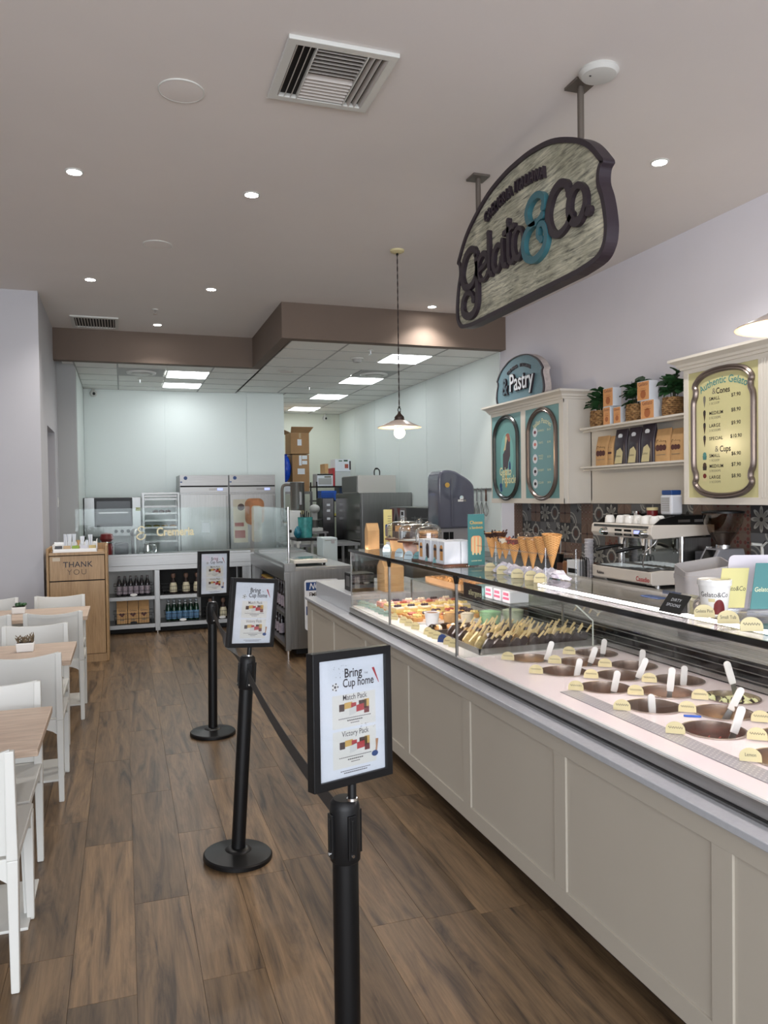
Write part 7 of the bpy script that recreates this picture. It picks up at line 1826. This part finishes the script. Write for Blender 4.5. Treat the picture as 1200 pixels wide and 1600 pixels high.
# black cart with teal tub and thermos
t = thing('black_cart', 'small black two-tier cart with white posts behind the scale', 'cart', (2.51, 10.95, 0))
for x in (2.36, 2.66):
    for y in (10.78, 11.18): part('post', MB().box(x - .018, x + .018, y - .018, y + .018, 0, 1.03), M['white'], t)
for z in (.18, .56, 1.015): part('shelf', MB().box(2.335, 2.688, 10.75, 11.21, z, z + .040), M['black'], t, bevel=.008)
t = thing('steel_thermos', 'steel thermos on the middle shelf of the black cart', 'thermos', (2.47, 10.9, .60))
part('body', MB().lathe([(0, 0), (.07, 0), (.073, .17), (.05, .19), (0, .19)], (2.47, 10.9, .6005), 20), M['steel'], t, smooth=40)
t = thing('teal_tub', 'teal translucent tub on top of the black cart', 'tub', (2.50, 10.95, 1.056))
part('tub', MB().lathe([(0, 0), (.095, 0), (.11, .295), (.106, .295), (.09, .01), (0, .01)], (2.51, 10.95, 1.0555), 26), plain('teal_plastic', rgb(70, 150, 148), .25, var=.3, scale=16), t, smooth=40)
for k in range(5): part('utensil', MB().bar((2.47 + .015*k, 10.95, 1.10), (2.44 + .03*k, 10.94, 1.42 + .02 * (k % 2)), .014, .006), M['black'], t)
t = thing('blue_bag', 'crumpled blue teal bag beside the teal tub', 'bag', (2.36, 10.9, 1.056))
part('bag', MB().grid(lambda u, v: (2.375 + (.055 + .02 * noise.noise(Vector((u * 9, v * 4, 1)))) * math.cos(2*PI*u) * math.sin(PI * (v * .8 + .14)), 10.86 + .075 * math.sin(2*PI*u) * math.sin(PI * (v * .8 + .14)), 1.0565 + .17 * v), 20, 10), plain('blue_teal_film', rgb(36, 110, 130), .25, var=.4, scale=18), t, smooth=60)
# rear storage: cartons, wire shelf with boxes
def carton(x0, x1, y0, y1, z0, z1, lab, prints, opened=False):
    t = thing('cardboard_box', lab, 'box', ((x0+x1)/2, (y0+y1)/2, z0), 'cardboard boxes by the rear wall')
    part('box', MB().box(x0, x1, y0, y1, z0, z1), M['cardboard'], t, bevel=.003)
    if opened:
        part('flap', MB().add([(x0, y0, z1), (x1, y0, z1), (x1 + .05, y0 - .16, z1 + .10), (x0 - .02, y0 - .16, z1 + .10), (x0, y0, z1 + .005), (x1, y0, z1 + .005), (x1 + .05, y0 - .16, z1 + .105), (x0 - .02, y0 - .16, z1 + .105)], [(0,1,2,3),(7,6,5,4),(0,4,5,1),(1,5,6,2),(2,6,7,3),(3,7,4,0)]), M['cardboard'], t)
        part('flap', MB().add([(x0, y0, z1), (x0, y1, z1), (x0 - .14, y1, z1 + .06), (x0 - .14, y0, z1 + .06), (x0, y0, z1 + .005), (x0, y1, z1 + .005), (x0 - .14, y1, z1 + .065), (x0 - .14, y0, z1 + .065)], [(0,1,2,3),(7,6,5,4),(0,4,5,1),(1,5,6,2),(2,6,7,3),(3,7,4,0)]), M['cardboard'], t)
    part('tape', MB().box((x0+x1)/2 - .02, (x0+x1)/2 + .02, y0 - .002, y0, z1 - .10, z1), plain('parcel_tape', rgb(186, 160, 124), .3), t)
    for a in prints: part('white_label', MB().box(x0 + a[0], x0 + a[1], y0 - .003, y0, z0 + a[2], z0 + a[3]), M['paper'], t)
carton(3.09, 3.42, 14.5, 15.0, 1.75, 2.455, 'tall lower cardboard box with white labels by the rear wall', [(.13, .18, .50, .69), (.19, .29, .62, .69), (.19, .29, .52, .59), (.10, .24, .33, .44)])
carton(3.06, 3.42, 14.48, 15.0, 2.47, 2.87, 'open upper cardboard box with raised flap', [(.13, .21, .16, .28)], True)
t = thing('blue_sack', 'shiny blue sack squeezed left of the cardboard boxes', 'sack', (2.95, 14.6, 1.93))
part('sack', MB().ball((2.98, 14.62, 2.19), .24, 16, 12, (.42, .7, 1.08)), plain('blue_film', rgb(28, 74, 190), .2, var=.3, scale=8), t, smooth=60)
part('knot', MB().cyl((2.98, 14.62, 2.42), (2.98, 14.62, 2.47), .03, .045, 10), plain('blue_film_dark', rgb(20, 54, 150), .3), t)
single('storage_plinth', MB().box(2.80, 3.45, 14.4, 15.1, 1.70, 1.748).box(2.80, 2.84, 14.4, 14.44, 0, 1.70).box(3.41, 3.45, 14.4, 14.44, 0, 1.70).box(2.80, 2.84, 15.06, 15.1, 0, 1.70).box(3.41, 3.45, 15.06, 15.1, 0, 1.70).box(2.82, 3.43, 14.42, 15.08, 1.2, 1.23), M['steel_d'], 'steel rack under the cardboard boxes', 'rack', (3.1, 14.7, 0))
single('sack_support', MB().box(2.87, 3.05, 14.45, 14.80, 1.7485, 1.93), M['paper'], 'pale carton under the blue sack', 'carton', (2.96, 14.6, 1.7485))
t = thing('wire_shelving', 'black wire shelving unit full of stores right of cardboard boxes', 'shelving', (3.85, 14.3, 0))
for x in (3.49, 4.18):
    for y in (14.2, 14.7): part('post', MB().cyl((x, y, 0), (x, y, 1.93), .014, n=8), M['black'], t)
for z in (.25, .75, 1.25, 1.55, 1.82): part('shelf', MB().box(3.47, 4.20, 14.18, 14.72, z, z + .025), M['black'], t)
def store(nm, x0, x1, z0, z1, mt, lab, cat, y0=14.24, y1=14.6, prints=()):
    t = thing(nm, lab, cat, ((x0+x1)/2, (y0+y1)/2, z0), 'stores on the black shelving')
    part('box', MB().box(x0, x1, y0, y1, z0 + .0005, z1), mt, t, bevel=.004)
    for a, b, c, d, mm in prints: part('print', MB().box(x0 + a, x0 + b, y0 - .003, y0, z0 + c, z0 + d), mm, t)
    return t
store('white_carton', 3.51, 3.82, 1.845, 2.08, M['paper'], 'white carton with grey print and black lid on the black shelving', 'carton', prints=((.02, .28, .03, .15, M['tbar']), (.14, .27, .16, .19, M['inkgrey']), (0, .31, .205, .233, M['black'])))
store('red_carton', 3.822, 3.862, 1.845, 2.19, M['red'], 'narrow red and white carton at the middle of the top shelf', 'carton', y0=14.25)
store('pizza_cone_carton', 3.867, 4.17, 2.125, 2.36, M['paper'], 'white carton with green band and red triangle on the top', 'carton', prints=((.07, .14, .19, .21, plain('dark_green_print', rgb(60, 96, 66), .5)), (.17, .25, .19, .22, plain('green_print', rgb(40, 76, 52), .5)), (.19, .26, .06, .14, plain('brick_print', rgb(170, 84, 66), .5)), (.28, .31, .03, .2, M['ink'])))
store('grey_carton', 3.865, 4.17, 1.845, 2.12, plain('pale_grey_carton', rgb(196, 200, 200), .5), 'pale grey carton under the green banded carton', 'carton')
store('brown_bottle', 3.66, 3.73, 2.085, 2.27, M['kraft'], 'brown wrapped bottle standing on the white carton', 'bottle')
store('dark_blue_box', 3.94, 4.08, 1.64, 1.815, plain('dark_blue_card', rgb(36, 58, 92), .4), 'dark blue box at the right end of the second shelf', 'box', prints=((.07, .10, .05, .13, M['blue']),))
store('blue_crate', 3.55, 3.845, 1.5755, 1.755, M['blue'], 'bright blue ribbed crate on the second shelf', 'crate', y0=14.1, y1=14.5, prints=tuple((0.0, .24, .02 + .035 * k, .032 + .035 * k, M['navy']) for k in range(4)))
store('yellow_bowl', 3.76, 3.92, 1.20 + .0755, 1.32, plain('yellow_plastic', rgb(222, 206, 96), .4), 'yellow bowl at the front edge of the shelf below the blue crate', 'bowl', y0=14.2, y1=14.3)
t = thing('black_dispenser', 'tall black dispenser tower with white buttons beside steel freezer', 'dispenser', (3.35, 12.6, 0))
part('tower', MB().box(3.28, 3.50, 12.98, 13.4, .55, 1.62), M['blackgloss'], t, bevel=.01)
for z in (1.48, 1.38, 1.24): part('button', MB().box(3.36, 3.42, 12.972, 12.98, z, z + .04), M['paper'], t, bevel=.004)
part('stand', MB().box(3.28, 3.50, 12.98, 13.4, 0, .55), M['steel_d'], t)
t = thing('white_mixer', 'white kitchen mixer on a shelf left of the black dispenser', 'mixer', (3.05, 12.8, 1.0))
part('head', MB().ball((3.10, 12.8, 1.44), .10, 16, 10, (.9, 1.2, .75)), plain('mixer_white', rgb(196, 196, 192), .3), t, smooth=60)
part('column', MB().box(3.06, 3.16, 12.82, 12.92, 1.12, 1.42), plain('mixer_white_b', rgb(190, 190, 186), .3), t, bevel=.02)
part('base', MB().box(2.98, 3.20, 12.62, 12.95, 1.06, 1.12), M['white'], t, bevel=.01)
part('bowl', MB().lathe([(0, 0), (.06, 0), (.095, .13), (.09, .13), (.055, .01), (0, .01)], (3.08, 12.72, 1.1205), 20), M['steel'], t, smooth=40)
single('grey_bench', MB().box(2.85, 3.26, 12.5, 13.1, 1.03, 1.06).box(2.87, 2.90, 12.52, 12.55, 0, 1.03).box(3.20, 3.23, 12.52, 12.55, 0, 1.03).box(2.87, 2.90, 13.04, 13.07, 0, 1.03).box(3.20, 3.23, 13.04, 13.07, 0, 1.03).box(2.86, 3.25, 12.51, 13.09, .55, .58), M['steel_d'], 'dark steel bench under the white mixer', 'bench', (3.05, 12.8, 0))
# steel freezers along the right wall
t = thing('blast_freezer', 'wide steel blast freezer cabinet with reflective door facing left', 'freezer', (3.95, 12.2, 0))
part('body', MB().box(3.53, 4.36, 11.44, 12.92, .12, 1.695), M['steel'], t, bevel=.004)
part('door', MB().box(3.505, 3.53, 11.46, 12.90, .25, 1.685), plain('mirror_steel', (.30, .28, .27, 1), .16, 1.0), t, bevel=.003)
part('door_edge', MB().box(3.50, 3.53, 11.44, 11.465, .25, 1.69), M['steel_d'], t)
part('base', MB().box(3.56, 4.34, 11.46, 12.90, 0, .12), M['dark'], t)
t = thing('compressor_box', 'steel compressor housing on top of the blast freezer', 'freezer top', (3.85, 12.0, 1.695))
part('housing', MB().box(3.42 + .1, 4.15, 11.6, 12.5, 1.6955, 1.975), plain('pale_steel_sheet', (.62, .60, .56, 1), .4, .8), t, bevel=.003)
part('dark_front_panel', MB().box(3.50, 3.52, 11.62, 12.48, 1.71, 1.96), M['steel_d'], t)  # dark steel panel on the left end of the housing
t = thing('cable_hook', 'small black cable loop sticking up behind the compressor housing', 'cable', (4.02, 12.3, 1.975))
part('cable', MB().tube(spline([(4.02, 12.3, 1.9755), (4.02, 12.3, 2.07), (4.06, 12.3, 2.11), (4.11, 12.3, 2.07), (4.11, 12.3, 1.9755)], 5), .010, 8), M['black'], t, smooth=60)
part('hook_head', MB().ball((4.06, 12.3, 2.105), .026, 10, 8, (1.3, .6, .6)), M['black'], t, smooth=60)
# things standing just behind the counter glass
t = thing('beer_tap', 'steel column tap behind the glass under the gold lettering', 'tap', (.12, 10.2, .952))
part('column', MB().cyl((.14, 10.15, .9525), (.14, 10.15, 1.20), .048, .052, 20), M['steel'], t, smooth=40)
part('head', MB().ball((.14, 10.15, 1.215), .062, 16, 10), M['steel'], t, smooth=60)
t = thing('red_grinder', 'glossy dark red appliance behind the glass left of the tap', 'appliance', (-.22, 10.25, .952))
part('body', MB().lathe([(0, 0), (.07, 0), (.075, .10), (.06, .16), (.085, .20), (.07, .26), (0, .28)], (-.20, 10.25, .9525), 22), M['redd'], t, smooth=40)
part('band', MB().lathe([(.078, .15), (.078, .165), (.062, .165)], (-.20, 10.25, .9525), 22), M['chrome'], t, smooth=40)
t = thing('black_kettle', 'squat black appliance right of the red one behind the glass', 'appliance', (-.02, 10.25, .952))
part('body', MB().box(-.11, .06, 10.18, 10.38, .9525, 1.10), M['blackplastic'], t, bevel=.02)
part('glass_jug', MB().lathe([(0, 0), (.055, 0), (.06, .09), (.05, .11), (0, .11)], (-.02, 10.10, .9525), 18), M['glass'], t, smooth=40)
t = thing('steel_jug', 'steel milk jug behind the glass right of the tap', 'jug', (.28, 10.2, .952))
part('jug', MB().lathe([(0, 0), (.055, 0), (.062, .04), (.045, .10), (.05, .13), (.046, .13), (.04, .1), (0, .012)], (.29, 10.2, .9525), 20), M['chrome'], t, smooth=50)
part('handle', MB().tube(spline([(.345, 10.2, 1.06), (.39, 10.2, 1.05), (.39, 10.2, .98), (.35, 10.2, .965)], 5), .007, 6), M['chrome'], t, smooth=60)
# ================================================================== big hanging sign
def board():
    m, nt, b = newmat('weathered_sign_board'); L = nt.links.new
    tc = N(nt, 'ShaderNodeTexCoord'); mp = N(nt, 'ShaderNodeMapping'); mp.inputs['Scale'].default_value = (1, 3.0, 30.0); mp.inputs['Rotation'].default_value = (.10, 0, 0)
    L(tc.outputs['Object'], mp.inputs[0])
    n1 = N(nt, 'ShaderNodeTexNoise', i_Scale=2.2, i_Detail=8.0, i_Roughness=.7, i_Distortion=.6); L(mp.outputs[0], n1.inputs[0])
    n2 = N(nt, 'ShaderNodeTexNoise', i_Scale=4.0, i_Detail=4.0); L(tc.outputs['Object'], n2.inputs[0])
    r1 = ramp(nt, [(.32, rgb(88, 88, 84)), (.44, rgb(170, 168, 150)), (.60, rgb(222, 218, 194))]); L(n1.outputs[0], r1.inputs[0])
    r2 = ramp(nt, [(.35, rgb(176, 176, 166)), (.65, (1, 1, 1, 1))]); L(n2.outputs[0], r2.inputs[0])
    mx = N(nt, 'ShaderNodeMix', data_type='RGBA', blend_type='MULTIPLY'); mx.inputs[0].default_value = .7
    L(r1.outputs[0], mx.inputs[6]); L(r2.outputs[0], mx.inputs[7]); L(mx.outputs[2], b.inputs['Base Color'])
    bp = N(nt, 'ShaderNodeBump', i_Strength=.35, i_Distance=.003); L(n1.outputs[0], bp.inputs['Height']); L(bp.outputs[0], b.inputs['Normal'])
    b.inputs['Roughness'].default_value = .7
    return m
t = thing('hanging_sign', 'large hanging Gelato and Co sign with weathered face and dark rim', 'sign', (2.29, 4.09, 2.815))
Bs = face_x(2.262, 4.09, 2.815)
ol = plaque_outline(1.0); inn = []
n = len(ol)
for k in range(n):
    tt = Vector(ol[(k+1) % n]) - Vector(ol[k-1]); tt = Vector((tt[0], tt[1])).normalized(); q = Vector((tt.y, -tt.x)); inn.append((ol[k][0] + q.x * .028, ol[k][1] + q.y * .028))
if sum(abs(p[0]) for p in inn) > sum(abs(p[0]) for p in ol): inn = [(2*o_[0] - i_[0], 2*o_[1] - i_[1]) for o_, i_ in zip(ol, inn)]
part('rim', MB().ring(ol, inn, -.055, .014, Bs), M['purple'], t, bevel=.002)
bmat = board()
part('face', strip_face(inn, -.012, 0, Bs), bmat, t)
part('back_face', strip_face(inn, -.050, -.040, Bs), bmat, t)
for y in (3.47, 4.68):
    part('rod', MB().cyl((2.285, y, 3.45), (2.285, y, 3.755), .017, n=14), M['rod'], t, smooth=40)
    part('ceiling_plate', MB().box(2.225, 2.345, y - .06, y + .06, 3.75, 3.7648), M['rod'], t, bevel=.002)
d0, d1 = .001, .026
gel_ = [([(-.548, .425), (-.575, .462), (-.640, .474), (-.715, .440), (-.768, .345), (-.735, .262), (-.665, .232), (-.585, .250), (-.540, .310), (-.536, .372)], False),
        ([(-.536, .395), (-.532, .25), (-.534, .11), (-.585, .048), (-.675, .040), (-.752, .085), (-.752, .160), (-.690, .200), (-.620, .180), (-.590, .135)], False),
        ([(-.505, .300), (-.44, .312), (-.388, .330), (-.400, .378), (-.450, .392), (-.508, .355), (-.524, .290), (-.478, .232), (-.420, .226), (-.378, .252)], False),
        ([(-.362, .500), (-.358, .36), (-.352, .262), (-.328, .232)], False),
        ([(-.190, .368), (-.235, .384), (-.284, .356), (-.300, .290), (-.272, .234), (-.228, .240), (-.190, .290)], False),
        ([(-.176, .392), (-.172, .300), (-.162, .238), (-.138, .232)], False),
        ([(-.098, .486), (-.096, .36), (-.090, .262), (-.062, .226), (-.036, .236)], False),
        ([(-.150, .428), (-.030, .436)], False),
        ([(.026, .404), (-.026, .372), (-.036, .300), (-.004, .238), (.045, .236), (.082, .300), (.070, .372)], True)]
script(t, gel_[:2], .042, d0, d1, Bs, M['purple']); script(t, gel_[2:], .031, d0, d1, Bs, M['purple'])
script(t, [([(.320, .420), (.325, .470), (.270, .508), (.190, .502), (.140, .450), (.165, .385), (.235, .362), (.310, .380)], False), ([(.240, .362), (.150, .350), (.098, .290), (.120, .205), (.215, .160), (.315, .185), (.352, .250), (.325, .325), (.275, .330), (.262, .280), (.300, .250)], False)], .034, .001, .032, Bs, M['signteal'])
script(t, [([(.572, .405), (.545, .462), (.480, .484), (.405, .450), (.362, .365), (.385, .280), (.450, .226), (.530, .236), (.590, .280)], False), ([(.648, .414), (.585, .380), (.572, .305), (.615, .240), (.675, .236), (.722, .300), (.708, .375)], True)], .042, d0, d1, Bs, M['purple'])
part('letter_dot', MB().prism(circ(.745, .252, .028, 14), d0, d1, Bs), M['purple'], t)
for wd_, ax_ in (('CREMERIA', -.205), ('ITALIANA', .190)): part('lettering', text_mb(wd_, .092, lambda a, b, c: Bs(a - .035, b + .655, c), .001, .022, bold=.008, arc=1.5, sx=.80, space=1.12, ax=ax_), M['purple'], t)

# ================================================================== pendant lamps
def pendant(x, y, zr, lab):
    t = thing('pendant_lamp', lab, 'pendant lamp', (x, y, ZC), 'warm pendant lamps')
    part('ceiling_rose', MB().lathe([(0, 0), (.062, 0), (.060, -.014), (.035, -.026), (0, -.028)], (x, y, ZC), 24), M['cream'], t, smooth=40)
    part('cord_grip', MB().cyl((x, y, ZC - .026), (x, y, ZC - .045), .010, n=10), M['black'], t, smooth=40)
    m = MB(); zt = zr + .165
    n_ = int((ZC - .04 - zt) / .022)
    for s in (0, PI): m.tube([(x + .0028 * math.cos(s + k * 1.1), y + .0028 * math.sin(s + k * 1.1), ZC - .04 - k * (ZC - .04 - zt) / n_) for k in range(n_ + 1)], .0034, 5)
    part('twisted_cord', m, plain('dark_cord', rgb(52, 42, 40), .8) if 'cordm' not in M else M['cordm'], t, smooth=60)
    part('hook', MB().tube([(x + .012 * math.cos(a * .6), y, zr + .15 + .018 * math.sin(a * .6)) for a in range(11)], .0045, 6).cyl((x, y, zr + .165), (x, y, zr + .18), .009, n=10), M['black'], t, smooth=60)
    part('cap', MB().lathe([(.010, .135), (.016, .115), (.032, .100), (.042, .088), (.042, .070), (.048, .066), (.048, .058), (0, .058)], (x, y, zr), 24), plain('bronze_cap', rgb(62, 48, 42), .5, .4), t, smooth=35)
    part('shade', MB().lathe([(.045, .062), (.075, .052), (.130, .026), (.188, .002), (.192, -.003), (.188, -.004), (.128, .020), (.073, .046), (.043, .056)], (x, y, zr), 40), plain('cream_enamel_shade', rgb(216, 200, 188), .25, coat=.4), t, smooth=50)
    part('bulb', MB().ball((x, y, zr - .048), .048, 18, 12), emit('warm_bulb', (1, .86, .60, 1), 14), t, smooth=60)
    part('socket', MB().cyl((x, y, zr - .005), (x, y, zr + .056), .022, n=14), M['cream'], t, smooth=40)
    l = bpy.data.lights.new('bulb_light', 'POINT'); l.energy = 9; l.color = (1, .78, .48); l.shadow_soft_size = .06
    o = bpy.data.objects.new('bulb_light', l); COL.objects.link(o); o.parent = t; o.location = (0, 0, zr - .085 - ZC - .03)
pendant(2.285, 6.274, 2.240, 'cream enamel pendant lamp with glowing bulb on a long twisted cord')
pendant(2.29, 2.15, 2.240, 'second pendant lamp, shade cut off by the right frame edge')
